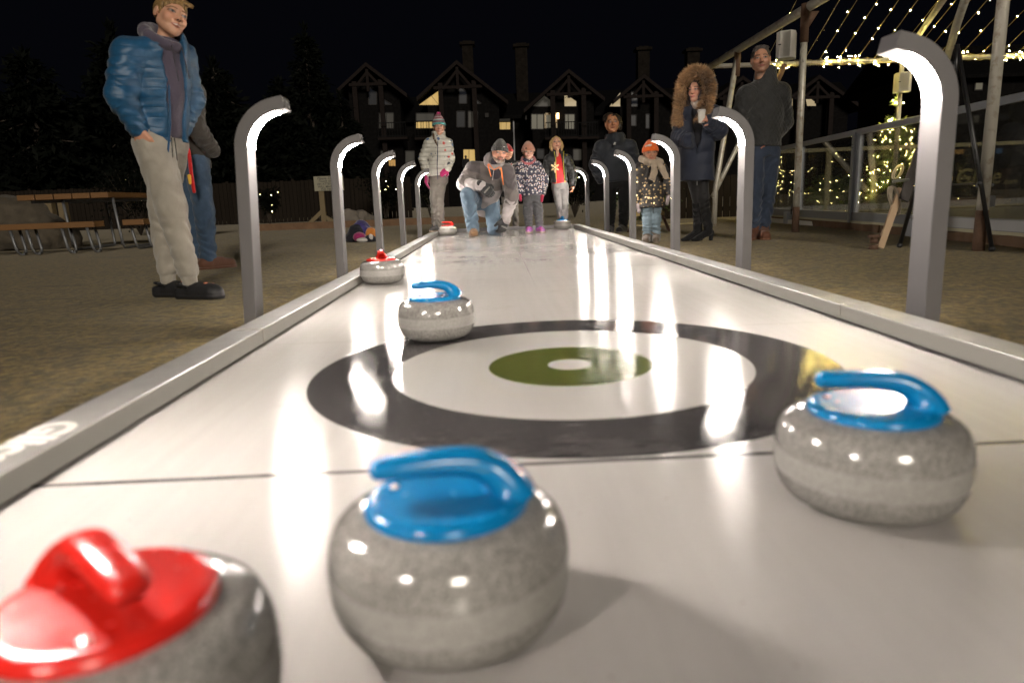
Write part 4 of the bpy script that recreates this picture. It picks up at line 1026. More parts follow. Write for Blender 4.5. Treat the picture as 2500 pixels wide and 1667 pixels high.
# ================================================================ soft-body modelling: distance fields turned into one continuous surface
def A3(v): return np.array(v, dtype=np.float32)
def unit(v): v = A3(v); return v/max(1e-9, float(np.linalg.norm(v)))
_wr = np.random.RandomState(99); _K = _wr.normal(size=(10, 3)).astype(np.float32); _K /= np.linalg.norm(_K, axis=1, keepdims=True); _PH = _wr.uniform(0, 6.28, 10)
def wob(P, f, seed=0, st=(1, 1, 1)):
    """smooth pseudo noise in [-1, 1]"""
    Q = P*(A3(st)*f); r = 0
    for i in range(5):
        k = _K[(i+seed) % 10]; r = r+np.sin(Q@(k*(1+.35*i))+_PH[(i*3+seed) % 10]+1.7*np.sin(Q@_K[(i*7+seed+3) % 10]*.7))
    return r/3.2
class Sdf:
    def __init__(s, vox): s.vox = vox; s.pr = []
    def cone(s, a, b, ra, rb, k=.02, flat=None, op='u', wr=None):
        a, b = A3(a), A3(b); m = max(ra, rb)*1.15+k
        s.pr.append(('c', op, k, np.minimum(a, b)-m, np.maximum(a, b)+m, (a, b, ra, rb, flat, wr))); return s
    def chain(s, pts, rr, k=.015, **kw):
        for i in range(len(pts)-1): s.cone(pts[i], pts[i+1], rr[i], rr[i+1], k, **kw)
        return s
    def ell(s, c, r, k=.02, M=None, op='u'):
        c, r = A3(c), A3(r); m = float(r.max())+k
        s.pr.append(('e', op, k, c-m, c+m, (c, r, None if M is None else np.array(M, dtype=np.float32)))); return s
    def loft(s, a, b, lat, rows, k=.02, op='u', p=2.0):
        a, b = A3(a), A3(b); m = max(max(r[1], r[2]) for r in rows)*1.1+k
        s.pr.append(('l', op, k, np.minimum(a, b)-m, np.maximum(a, b)+m, (a, b, unit(lat), np.array([r[:3] for r in rows], dtype=np.float32), p))); return s
    def plane(s, p, n, k=0.0): s.pr.append(('p', 's', k, None, None, (A3(p), unit(n)))); return s
    def disp(s, fn): s.pr.append(('d', None, 0, None, None, fn)); return s
    def mesh(s, smooth=1):
        bb = [q for q in s.pr if q[0] in 'cel' and q[1] == 'u']
        lo = np.min([q[3] for q in bb], 0)-3*s.vox; hi = np.max([q[4] for q in bb], 0)+3*s.vox
        n = np.ceil((hi-lo)/s.vox).astype(int)+1
        ax = [lo[i]+s.vox*np.arange(n[i], dtype=np.float32) for i in range(3)]
        D = np.full(n, 1.0, dtype=np.float32)
        for ty, op, k, l, h, a in s.pr:
            if ty == 'd':
                I = np.argwhere(np.abs(D) < .035+s.vox*2)
                P = np.stack([ax[i][I[:, i]] for i in range(3)], 1); D[I[:, 0], I[:, 1], I[:, 2]] += a(P).astype(np.float32); continue
            if ty == 'p':
                p, nn = a
                d = (ax[0][:, None, None]-p[0])*nn[0]+(ax[1][None, :, None]-p[1])*nn[1]+(ax[2][None, None, :]-p[2])*nn[2]
                D = np.maximum(D, d); continue
            i0 = np.clip(((l-lo)/s.vox).astype(int)-2, 0, n-1); i1 = np.clip(((h-lo)/s.vox).astype(int)+3, 1, n)
            sl = tuple(slice(i0[i], i1[i]) for i in range(3))
            P = np.stack(np.meshgrid(*[ax[i][sl[i]] for i in range(3)], indexing='ij'), -1)
            if ty == 'c':
                p, q, ra, rb, flat, wr = a; v = q-p; L2 = float(v@v); w = P-p
                t = np.clip((w@v)/max(L2, 1e-9), 0, 1); r = w-t[..., None]*v
                if flat is not None:
                    f = unit(flat[0]); r = r+f*((r@f)*(flat[1]-1))[..., None]
                rad = ra+(rb-ra)*t
                if wr is not None: rad = rad+wr[0]*(np.sin(t*wr[1]*6.283+3.0*np.sin(P@A3((23, 17, 9))+wr[1])+1.5*np.sin(P@A3((-31, 27, 14))))*np.clip(4*t*(1.15-t), 0, 1))
                d = np.linalg.norm(r, axis=-1)-rad
            elif ty == 'e':
                c, r, M = a; w = P-c
                if M is not None: w = w@M
                d = (np.linalg.norm(w/r, axis=-1)-1)*float(r.min())
            else:
                p, q, lat, rows, pw = a; v = q-p; L = float(np.linalg.norm(v)); v = v/L
                u = lat-v*float(lat@v); u = u/np.linalg.norm(u); f = np.cross(v, u)
                w = P-p; t = (w@v)/L
                ru = np.interp(t, rows[:, 0], rows[:, 1]).astype(np.float32); rv = np.interp(t, rows[:, 0], rows[:, 2]).astype(np.float32)
                x = np.abs(w@u)/ru; y = np.abs(w@f)/rv
                d = ((x**pw+y**pw)**(1/pw)-1)*np.minimum(ru, rv)
                d = np.maximum(d, (np.abs(t-.5)-.5)*L)
            S = D[sl]
            if op == 'u':
                if k > 0:
                    hh = np.maximum(k-np.abs(S-d), 0)/k; D[sl] = np.minimum(S, d)-hh*hh*k*.25
                else: D[sl] = np.minimum(S, d)
            else:
                d = -d
                if k > 0:
                    hh = np.maximum(k-np.abs(S-d), 0)/k; D[sl] = np.maximum(S, d)+hh*hh*k*.25
                else: D[sl] = np.maximum(S, d)
        return surfnet(D, lo, s.vox, smooth)
def surfnet(D, lo, vox, smooth):
    n = np.array(D.shape); ins = D < 0
    c8 = [(i, j, k) for i in (0, 1) for j in (0, 1) for k in (0, 1)]
    cnt = sum(ins[i:n[0]-1+i, j:n[1]-1+j, k:n[2]-1+k].astype(np.int8) for i, j, k in c8)
    I = np.argwhere((cnt > 0) & (cnt < 8))
    val = {c: D[I[:, 0]+c[0], I[:, 1]+c[1], I[:, 2]+c[2]] for c in c8}
    acc = np.zeros((len(I), 3), dtype=np.float32); num = np.zeros(len(I), dtype=np.float32)
    for c in c8:
        for ax in range(3):
            if c[ax] == 0:
                e = list(c); e[ax] = 1; e = tuple(e); a, b = val[c], val[e]
                m = (a < 0) != (b < 0); t = np.where(m, a/np.where(a == b, 1, a-b), 0)
                p = np.zeros((len(I), 3), dtype=np.float32); p[:] = c; p[:, ax] += t
                acc += p*m[:, None]; num += m
    V = lo+vox*(I+acc/num[:, None])
    idx = np.full(n-1, -1, dtype=np.int32); idx[I[:, 0], I[:, 1], I[:, 2]] = np.arange(len(I))
    F = []
    for ax in range(3):
        u, v = (ax+1) % 3, (ax+2) % 3
        s0 = [slice(1, n[i]-1) for i in range(3)]; s0[ax] = slice(0, n[ax]-1); s1 = list(s0); s1[ax] = slice(1, n[ax])
        a, b = ins[tuple(s0)], ins[tuple(s1)]
        E = np.argwhere(a != b)
        if len(E) == 0: continue
        off = np.ones(3, dtype=int); off[ax] = 0; E = E+off
        flip = ins[E[:, 0], E[:, 1], E[:, 2]]
        q = []
        for du, dv in ((-1, -1), (0, -1), (0, 0), (-1, 0)):
            X = E.copy(); X[:, u] += du; X[:, v] += dv; q.append(idx[X[:, 0], X[:, 1], X[:, 2]])
        q = np.stack(q, 1); q[~flip] = q[~flip][:, ::-1]
        F.append(q)
    F = np.concatenate(F)
    F = F[(F >= 0).all(1)]
    if smooth:
        e = np.concatenate([F[:, [0, 1]], F[:, [1, 2]], F[:, [2, 3]], F[:, [3, 0]]])
        for _ in range(smooth):
            S = np.zeros_like(V); N = np.zeros(len(V), dtype=np.float32)
            for x in range(3): S[:, x] = np.bincount(e[:, 0], V[e[:, 1], x], len(V))+np.bincount(e[:, 1], V[e[:, 0], x], len(V))
            N = np.bincount(e[:, 0], minlength=len(V))+np.bincount(e[:, 1], minlength=len(V))
            V = V*.5+.5*S/np.maximum(N, 1)[:, None]
    return V.astype(np.float32), F
def soft(name, sdf, mat, parent, smooth=1, col=None, extra=()):
    """mesh object from a field (plus further meshes joined into it); col(P) gives a colour per point"""
    V, F = sdf.mesh(smooth) if isinstance(sdf, Sdf) else sdf
    cols = [None if col is None else col(V)]
    for v2, f2, c2 in extra:
        F = np.concatenate([F, f2+len(V)]); V = np.concatenate([V, v2]); cols.append(c2)
    o = link(name, new_mesh(name, V, F, mat), parent)
    if col is not None:
        c = np.concatenate(cols); c = np.concatenate([c, np.ones((len(c), 1))], 1).astype(np.float32)
        at_ = o.data.color_attributes.new('Col', 'FLOAT_COLOR', 'POINT'); at_.data.foreach_set('color', c.ravel())
    return o
def lump(name, lab, cat, loc, sdf, mat, group=None, smooth=1, rz=0):
    o = soft(name, sdf, mat, None, smooth); o.location = loc; o.rotation_euler = (0, 0, rz); return setp(o, lab, cat, group)
# ---------------------------------------------------------------- cloth and skin materials
def cloth(name, col=None, rough=.85, weave=900, bs=.25, bd=.0012, sheen=.25, var=.25, fold=None, spec=.25, quilt=None, qd=1.0, qs=1.0):
    t = NT(name)
    if col is None:
        a = t.new('ShaderNodeAttribute'); a.attribute_name = 'Col'; base = a.outputs['Color']
    else: base = (*col, 1)
    n = t.noise(7, 4, .6); f = t.noise(weave, 2, .5)
    dk = t.mix(1.0, base, (1-var, 1-var, 1-var), 'MULTIPLY')
    c = t.mix(t.maprange(n, .35, .7), base, dk); c = t.mix(t.maprange(f, .35, .65, 0, .5), c, dk)
    h = t.math('ADD', t.math('MULTIPLY', f, .4), t.math('MULTIPLY', t.noise(38, 4, .6), 1.0))
    if fold: h = t.math('ADD', h, t.math('MULTIPLY', t.noise(fold, 3, .55, vec=t.map((1, 1, .45)), dist=.6), 4.0))
    if quilt:
        z = t.sep()[2]; wz = t.math('ADD', z, t.math('MULTIPLY', t.noise(6, 2), .02))
        g = t.math('POWER', t.math('ABSOLUTE', t.math('SINE', t.math('MULTIPLY', wz, math.pi/quilt))), .35)
        if qd == 'diamond':
            s_ = t.sep(); u = t.math('ADD', s_[0], s_[1])
            g = t.math('POWER', t.math('MULTIPLY', t.math('ABSOLUTE', t.math('SINE', t.math('MULTIPLY', t.math('ADD', u, wz), math.pi/quilt))), t.math('ABSOLUTE', t.math('SINE', t.math('MULTIPLY', t.math('SUBTRACT', u, wz), math.pi/quilt)))), .35)
        nrm = t.bump(g, .55, .0045*qs); t.set(color=t.mix(t.maprange(g, .2, .75, .5, 0), c, dk), rough=rough, sheen=sheen, spec=spec, normal=t.bump(h, bs*2, bd*3, nrm)); return t
    t.set(color=c, rough=rough, sheen=sheen, spec=spec, normal=t.bump(h, bs*2, bd*3)); return t
skin_m = NT('skin'); _a = skin_m.new('ShaderNodeAttribute'); _a.attribute_name = 'Col'
_c = skin_m.mix(skin_m.maprange(skin_m.noise(60, 3), .3, .7, 0, .25), _a.outputs['Color'], skin_m.mix(1.0, _a.outputs['Color'], (.75, .62, .58), 'MULTIPLY'))
skin_m.set(color=_c, rough=.48, sss=.12, spec=.4, normal=skin_m.bump(skin_m.noise(240, 2), .06, .0008))
skin_m.b.inputs['Subsurface Radius'].default_value = (.010, .004, .002); skin_m = skin_m.m
def hairmat(name, a, b, st=(160, 160, 9)):
    t = NT(name); n = t.noise(1.0, 3, .6, vec=t.map(st)); t.set(color=t.mix(t.maprange(n, .3, .7), a, b), rough=.5, spec=.4, normal=t.bump(n, .7, .006)); return t.m
def knit(name, a, b, rows=150, rib=None):
    """ribbed knit: a = colour, b = groove colour"""
    t = NT(name); s = t.sep()
    ang = t.math('ARCTAN2', s[1], s[0])
    r = t.math('SINE', t.math('MULTIPLY', ang, rib or 40)); z = t.math('SINE', t.math('MULTIPLY', s[2], rows*6.283))
    h = t.math('ADD', r, t.math('MULTIPLY', z, .5))
    t.set(color=t.mix(t.maprange(h, -1.2, .6), b, a), rough=.9, sheen=.4, normal=t.bump(h, .5, .003)); return t
# ---------------------------------------------------------------- hands
def hand(s, w, d, n, L_, side, curl=.35, fat=1.0, thumb=1.0, k=.006):
    """w wrist, d pointing direction, n palm normal (the fingers curl towards n), side +1 = thumb along +cross(d, n)"""
    w, d, n = A3(w), unit(d), unit(n); n = unit(n-d*float(n@d)); x = np.cross(d, n)*side
    pw = L_*.42
    for o in (-.32, 0, .32): s.cone(w+x*o*pw*.6, w+d*L_*.46+x*o*pw, L_*.115*fat, L_*.105*fat, k*1.5, flat=(n, 1.25))
    for i, (fl, o) in enumerate(((.40, .40), (.46, .14), (.43, -.12), (.33, -.37))):
        b = w+d*L_*.47+x*o*pw; a1 = curl*(.75+.12*i); dd = d*math.cos(a1)+n*math.sin(a1); p1 = b+dd*L_*fl*.45+x*o*L_*.03
        a2 = a1+curl*1.1; dd2 = d*math.cos(a2)+n*math.sin(a2); p2 = p1+dd2*L_*fl*.32
        a3 = a2+curl*.8; p3 = p2+(d*math.cos(a3)+n*math.sin(a3))*L_*fl*.23; r = L_*.052*fat*(.92 if i == 3 else 1)
        s.cone(b, p1, r*1.08, r, k*.5); s.cone(p1, p2, r, r*.93, k*.4); s.cone(p2, p3, r*.93, r*.8, k*.4)
    b = w+d*L_*.12+x*pw*.42; t1 = b+unit(x*.8+d*.75+n*.30)*L_*.26*thumb; t2 = t1+unit(d*.9+x*.25+n*(.25+curl))*L_*.22*thumb
    s.cone(b, t1, L_*.085*fat, L_*.065*fat, k*1.5); s.cone(t1, t2, L_*.063*fat, L_*.05*fat, k*.5)
    return s
def mitten(s, w, d, n, L_, side, k=.01):
    w, d, n = A3(w), unit(d), unit(n); n = unit(n-d*float(n@d)); x = np.cross(d, n)*side
    s.cone(w-d*L_*.12, w+d*L_*.15, L_*.21, L_*.22, k); s.cone(w+d*L_*.15, w+d*L_*.72+n*L_*.06, L_*.24, L_*.20, k, flat=(n, 1.35))
    b = w+d*L_*.2+x*L_*.16; s.cone(b, b+(d*.75+x*.55)*L_*.3, L_*.10, L_*.085, k); return s
# ---------------------------------------------------------------- heads
def head_field(hh, vox, c=None, neck=.19, nose=1.0, jaw=1.0, smile=.0):
    s = Sdf(vox/hh); k = .06
    s.ell((0, -.07, .13), (.335, .41, .365), k); s.ell((0, .10, -.10), (.275*jaw, .295, .355), .09)
    for sg in (-1, 1):
        s.cone((sg*.20*jaw, -.02, -.20), (sg*.06, .27, -.39), .10, .085, .10); s.ell((sg*.17*jaw, .255, -.105), (.10, .085, .095), .09)
    s.ell((0, .295, -.405), (.085, .075, .07), .07)
    s.cone((-.17, .325, .095), (.17, .325, .095), .05, .05, .07)
    for sg in (-1, 1): s.ell((sg*.15, .435, .03), (.085, .085, .048), .05, op='s')
    for sg in (-1, 1): s.ell((sg*.148, .318, .026), (.075, .062, .062), .012)
    s.cone((0, .365, .06), (0, .455*nose, -.10), .030, .052, .045); s.ell((0, .462*nose, -.105), (.050, .045, .042), .03)
    for sg in (-1, 1): s.ell((sg*.05, .415, -.125), (.036, .042, .032), .03)
    z0 = -.235
    for sg in (-1, 1):
        s.cone((0, .398, z0+.008), (sg*.10, .345, z0-.002+smile*.02), .026, .016, .02); s.cone((0, .392, z0-.036), (sg*.085, .345, z0-.026+smile*.02), .028, .016, .02)
        s.ell((sg*.345, -.045, -.01), (.040, .085, .125), .03, M=np.array([[1, 0, 0], [0, .97, .24], [0, -.24, .97]])); s.ell((sg*.395, -.030, .0), (.030, .045, .075), .02, op='s')
    s.cone((0, -.09, -.28), (0, -.15, -.80), neck, neck*1.1, .08)
    return s
def head_paint(P, skin, lips=(.42, .13, .11), brow=(.10, .06, .03), iris=(.05, .035, .025), beard=None, smile=.0, gaze=0.0, teeth=False, browt=.020, blush=.25, stub=None):
    x, y, z = P[:, 0], P[:, 1], P[:, 2]; ax_ = np.abs(x); f = y > .18
    c = np.tile(np.array(skin), (len(P), 1)).astype(float)
    def put(m, col, a=1.0):
        m = np.clip(m, 0, 1)[:, None]*a; c[:] = c*(1-m)+np.array(col)*m
    sm = lambda d, w: np.clip(.5-d/w, 0, 1)
    sk = np.array(skin)
    put(sm(np.hypot((ax_-.19)/.12, (z+.10)/.10)-1, .8)*f, sk*np.array([1.02, .78, .74]), blush*2); put(sm(np.hypot(x/.07, (z+.11)/.05)-1, .8)*(y > .38), sk*np.array([1.0, .80, .75]), blush*1.6)
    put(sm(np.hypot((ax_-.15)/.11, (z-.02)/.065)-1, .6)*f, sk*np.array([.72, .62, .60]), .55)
    if stub is not None:
        m = sm(np.maximum(-.13-0-z, 0)*0+(z+.155-.35*np.maximum(ax_-.12, 0)), .05)*(y > -.05)*(z > -.60); put(m, stub, .55)
    if beard is not None:
        cb, gb = beard
        m = sm(z+.165-.45*np.maximum(ax_-.11, 0), .035)*(y > .02)*(z > -.6)*np.clip((ax_ < .14)+(z < -.28+.5*(ax_-.12)), 0, 1); put(m, cb, .92)
        put(sm(z+.36, .08)*(y > .1)*(z > -.62)*(ax_ < .16), gb, .75)
        put(sm(np.hypot(x/.05, (z+.30)/.03)-1, .5)*f, cb, .8)
    bz = .128-.9*np.maximum(0, ax_-.15)**1.0*.35-.10*np.maximum(0, .13-ax_)
    put(sm(np.abs(z-bz)-browt*np.clip(1.25-ax_*2.2, .45, 1), .016)*(ax_ > .055)*(ax_ < .255)*(y > .12), brow, .85)
    ez = .028+.12*(ax_-.15)*.3
    e = np.hypot((ax_-.15)/.074, (z-ez)/.030)
    put(sm(e-1, .25)*f, (.27, .235, .21))
    sx = np.sign(x); ir = np.hypot(ax_-.15-gaze*sx*.025, z-ez-.002)
    put(sm(ir-.031, .012)*f*(e < 1.15), iris)
    put(sm(np.abs(e-1.04)-.13, .12)*f*(z > ez-.004), (.035, .022, .018), .9)
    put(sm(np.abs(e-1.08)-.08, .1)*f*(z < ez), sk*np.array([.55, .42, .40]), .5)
    put(sm(np.hypot((ax_-.032)/.020, (z+.148)/.013)-1, .5)*(y > .36), (.09, .035, .03), .9)
    ml = -.252+smile*1.6*ax_**2*(.8)
    lipm = sm(np.abs(z-ml+.004)/.042+(ax_/.125)**2-1, .25)*(y > .26); put(lipm, lips, .85)
    if teeth:
        put(sm(np.abs(z-ml)/.016+(ax_/.085)**2-1, .4)*(y > .26), (.70, .66, .60), .95)
        put(sm(np.abs(z-ml-.019)-.003, .012)*(ax_ < .105)*(y > .26), (.12, .03, .03), .8); put(sm(np.abs(z-ml+.019)-.003, .012)*(ax_ < .09)*(y > .26), (.14, .04, .04), .7)
    else: put(sm(np.abs(z-ml)-.0055, .011)*(ax_ < .118)*(y > .26), (.10, .03, .028), .85)
    return c
def rotm(yaw=0, pitch=0, roll=0):
    """yaw + turns the face towards the person's left, pitch + looks up, roll + tips the crown to the person's right"""
    y, p, r = R(yaw), R(pitch), R(roll)
    Z = np.array([[math.cos(y), -math.sin(y), 0], [math.sin(y), math.cos(y), 0], [0, 0, 1]])
    X = np.array([[1, 0, 0], [0, math.cos(p), -math.sin(p)], [0, math.sin(p), math.cos(p)]])
    Y = np.array([[math.cos(r), 0, math.sin(r)], [0, 1, 0], [-math.sin(r), 0, math.cos(r)]])
    return (Z@X@Y).astype(np.float32)
# ---------------------------------------------------------------- a person
class Person:
    def __init__(s, label, loc, rz, H, hh, bw=1.0, vox=.009, hv=.0045, group=None):
        s.root = thing('person', label, 'person', loc, R(rz), group)
        s.H, s.hh, s.bw, s.vox, s.hv = H, hh, bw, vox, hv
        B = s.B = H-hh; J = s.J = {}
        J['pel'] = A3((0, 0, .595*B)); J['neck'] = A3((0, -.012, .965*B)); J['head'] = A3((0, .025, B+hh*.5))
        for n, g in (('R', 1), ('L', -1)):
            J['hip'+n] = A3((g*.064*B*bw, 0, .57*B)); J['kne'+n] = A3((g*.070*B*bw, .012, .315*B)); J['ank'+n] = A3((g*.074*B*bw, -.012, .055*B)); J['toe'+n] = A3((g*.090*B*bw, .11*B, 0))
            J['sho'+n] = A3((g*.122*B*bw, -.01, .915*B)); J['elb'+n] = A3((g*.165*B*bw, -.035, .715*B)); J['wri'+n] = A3((g*.172*B*bw, .03, .535*B))
        s.Rm = rotm(); s.hands = []; s.foot = True
    def px(s, x, y, Y):
        """a point of the photograph at distance Y, in this person's space"""
        M = Matrix.Translation(s.root.location) @ Matrix.Rotation(s.root.rotation_euler.z, 4, 'Z')
        return A3(M.inverted() @ at(x, y, Y))
    def j(s, **kw):
        for k, v in kw.items(): s.J[k] = A3(v)
        return s
    def look(s, yaw=0, pitch=0, roll=0): s.Rm = rotm(yaw, pitch, roll); return s
    def hw(s, p): return s.J['head']+s.hh*(s.Rm@A3(p))            # head units to person space
    def body(s, skin, paint=None, hd=None, bare=()):
        J, B = s.J, s.B
        f = Sdf(max(s.vox, .008)); k = .03
        f.loft(J['pel']-A3((0, 0, .07*B)), J['neck'], J['hipR']-J['hipL'], [(0, .070*B*s.bw, .050*B), (.3, .066*B*s.bw, .048*B), (.65, .080*B*s.bw, .050*B), (.88, .078*B*s.bw, .036*B), (1, .035*B, .035*B)], k)
        for n in 'RL':
            f.cone(J['hip'+n], J['kne'+n], .050*B, .034*B, k); f.cone(J['kne'+n], J['ank'+n]+A3((0, 0, .02)), .034*B, .020*B, k)
            if s.foot: f.cone(J['ank'+n], J['ank'+n]*.6+J['toe'+n]*.4+A3((0, 0, .018)), .018*B, .012*B, .01)
            f.cone(J['sho'+n], J['elb'+n], .034*B, .026*B, k); f.cone(J['elb'+n], J['wri'+n], .026*B, .018*B, k)
            f.cone(J['neck']-A3((0, 0, .03*B)), J['sho'+n], .026*B, .024*B, k)
        f.cone(J['neck'], s.hw((0, -.1, -.35)), .19*s.hh, .18*s.hh, k)
        hf = head_field(s.hh, s.hv, **(hd or {})); V, F = hf.mesh(1)
        c = head_paint(V, skin, **(paint or {})); Vw = s.J['head']+s.hh*(V@s.Rm.T)
        ex = [(Vw.astype(np.float32), F, c)]
        sk = np.array(skin)
        for (w, d, n, L_, sd, cu) in s.hands:
            hs = Sdf(.0032 if s.vox < .008 else .0045); hand(hs, w, d, n, L_, sd, cu); v, f2 = hs.mesh(1); ex.append((v, f2, np.tile(sk*np.array([1, .9, .88]), (len(v), 1))))
        s.bodyo = soft('body', f, skin_m, s.root, 1, lambda P: np.tile(sk, (len(P), 1)), ex); return s
    def trousers(s, mat, rh=.062, rk=.047, ra=.036, top=.66, cut=None, wr=.0035, col=None, name='trousers'):
        J, B = s.J, s.B; f = Sdf(s.vox); k = .03
        f.loft(J['pel']-A3((0, 0, .075*B)), J['pel']+A3((0, 0, .085*B)), J['hipR']-J['hipL'], [(0, .100*B*s.bw, .074*B), (.5, .104*B*s.bw, .078*B), (1, .094*B*s.bw, .07*B)], k)
        for n in 'RL':
            f.cone(J['hip'+n], J['kne'+n], rh*B, rk*B, k, wr=(wr*.6, 3)); d = unit(J['ank'+n]-J['kne'+n]); e = J['ank'+n]+d*(.0 if cut is None else cut)
            f.cone(J['kne'+n], e, rk*B, ra*B, .02, wr=(wr, 5))
        f.disp(lambda P: .0045*wob(P, 17, 1, (1.5, 1.5, .8))+.002*wob(P, 44, 3, (1, 1, 1.5)))
        return soft(name, f, mat, s.root, 1, col)
    def shoes(s, mat, L_=.155, r=.030, up=.05, sole=None, name='shoe', heel=0.0, flat=1.0):
        J = s.J
        for n in 'RL':
            a, t = J['ank'+n], J['toe'+n]; d = A3((t[0]-a[0], t[1]-a[1], 0)); d = unit(d); L = L_*s.H; base = min(t[2], a[2]-.01)
            z0 = J['toe'+n][2]; hb = A3((a[0], a[1], z0))-d*.022*s.H; tp = hb+d*(L-r*s.H)
            f = Sdf(min(s.vox, .007)); rr = r*s.H
            f.cone(hb+A3((0, 0, rr*.8+heel)), tp+A3((0, 0, rr*.62)), rr*1.0, rr*.92, .01); f.cone(hb+d*L*.16+A3((0, 0, rr+heel)), hb+d*L*.52+A3((0, 0, rr*1.05)), rr*1.15, rr*.8, .02)
            f.cone(hb+d*.010*s.H+A3((0, 0, rr+heel)), A3((a[0], a[1], z0+up*s.H+heel)), rr*1.05, rr*1.12, .02)
            f.plane((0, 0, z0+.006), (0, 0, -1)); f.plane((0, 0, z0+up*s.H+heel+rr*.5), (0, 0, 1)); o = soft(name, f, mat, s.root, 1)
            g = Sdf(min(s.vox, .006)); g.cone(hb+A3((0, 0, .011)), tp+A3((0, 0, .011)), rr*1.1, rr*1.0, .005); g.plane((0, 0, z0), (0, 0, -1)); g.plane((0, 0, z0+.019), (0, 0, 1))
            soft('sole', g, sole or mat, o, 0)
        return s
    def top(s, mat, hem=.50, grow=.02, sl=(.046, .040, .032), flare=1.05, collar=None, wr=.004, puff=None, cuts=True, name='jacket', col=None, front=None, disp=None, smooth=1, lat=None, depth=1.0, kk=.022):
        J, B = s.J, s.B; f = Sdf(s.vox); k = .035
        up = J['neck']-J['pel']; a = J['pel']+unit(up)*(hem-.595)*B*(np.linalg.norm(up)/(.37*B)); b = J['neck']+unit(up)*.03*B
        L = float(np.linalg.norm(b-a)); T = lambda z: (z-hem)/(.995-hem)
        g = grow; bw = s.bw; dp = depth
        rows = [(0, (.100*bw)*B*flare+g, .076*B*flare*dp+g), (max(.05, T(.66)), .096*bw*B*(1+flare)/2+g, .074*B*dp+g), (T(.78), .108*bw*B+g, .080*B*dp+g), (T(.87), .112*bw*B+g*.9, .072*B*dp+g*.9), (T(.94), .088*bw*B+g*.6, .056*B+g*.7), (1.0, .046*B+g*.3, .046*B+g*.3)]
        if rows[1][0] <= 0.05: rows.pop(1)
        f.loft(a, b, lat if lat is not None else (J['shoR']-J['shoL']), rows, k)
        for n in 'RL':
            so, el, wi = J['sho'+n], J['elb'+n], J['wri'+n]
            f.cone(so*.55+J['neck']*.45-A3((0, 0, .01)), so, .046*B+g*.5, sl[0]*B+g*.8, k)
            f.cone(so, el, sl[0]*B+g*.8, sl[1]*B+g*.6, kk, wr=(wr, 3)); f.cone(el, wi, sl[1]*B+g*.6, sl[2]*B+g*.35, .02, wr=(wr, 4))
        if collar:
            h, r, tilt = collar; nk = J['neck']; ax_ = unit(A3((0, tilt, 1)))
            f.cone(nk-ax_*.02*B, nk+ax_*h*B, r*B*1.12, r*B, .02); f.cone(nk+ax_*.02*B, nk+ax_*(h+.06)*B, r*B*.72, r*B*.76, .004, op='s'); f.plane(nk+ax_*h*B, ax_) if False else None
            f.cone(nk+ax_*(h+.075)*B, nk+ax_*(h+.16)*B, r*B*1.35, r*B*1.4, .004, op='s')
        if front: front(f)
        if disp: f.disp(disp)
        f.disp(lambda P: .0035*wob(P, 19, 2, (1, 1, 1.5)))
        return soft(name, f, mat, s.root, smooth, col)
    def sleeves_cut(s): pass
    def beanie(s, mat, z=.10, tall=.60, wide=.405, name='knit_hat', brim=.14, tilt=-.10, sub=None, fold_mat=None):
        """knit hat in head units, its own origin at the head centre"""
        f = Sdf(max(s.hv, .004)/s.hh)
        f.ell((0, -.055, .115), (wide*.965, wide*1.13, tall*.80), .03); f.cone((0, -.06, .30), (0, -.10, tall*.80), .25, .17, .12)
        f.plane((0, 0, z-.02), (0, -tilt, -1)); f.disp(lambda P: .006*np.sin(np.arctan2(P[:, 1]+.055, P[:, 0])*30))
        V, F = f.mesh(1); o = soft(name, ((V*s.hh)@s.Rm.T, F), mat, s.root); o.location = s.J['head']
        g = Sdf(max(s.hv, .004)/s.hh); g.ell((0, -.055, .10), (wide*1.03, wide*1.19, tall*.84), .0); g.plane((0, 0, z-.05), (0, -tilt, -1)); g.plane((0, 0, z-.05+brim*1.3), (0, tilt, 1))
        g.disp(lambda P: .008*np.sin(np.arctan2(P[:, 1]+.055, P[:, 0])*30))
        V, F = g.mesh(1); b = soft('brim', ((V*s.hh)@s.Rm.T, F), fold_mat or mat, o)
        return o
    def hair(s, mat, build, name='hair', sm=1, amp=.012, fr=30, st=(1, 1, .25)):
        f = Sdf(max(s.hv, .004)/s.hh); build(f); f.disp(lambda P: amp*wob(P, fr, 4, st)); V, F = f.mesh(sm)
        o = soft(name, ((V*s.hh)@s.Rm.T, F), mat, s.root); o.location = s.J['head']; return o
    def glove(s, mat, w, d, n, L_, side, curl=.4, fat=1.35, mit=False, name='glove', cuff=None):
        f = Sdf(min(s.vox, .005)); (mitten(f, w, d, n, L_, side) if mit else hand(f, w, d, n, L_, side, curl, fat, k=.010)); 
        if cuff: f.cone(A3(w)-unit(d)*cuff[0], A3(w)+unit(d)*.02, cuff[1], cuff[1]*.9, .01)
        return soft(name, f, mat, s.root, 1)
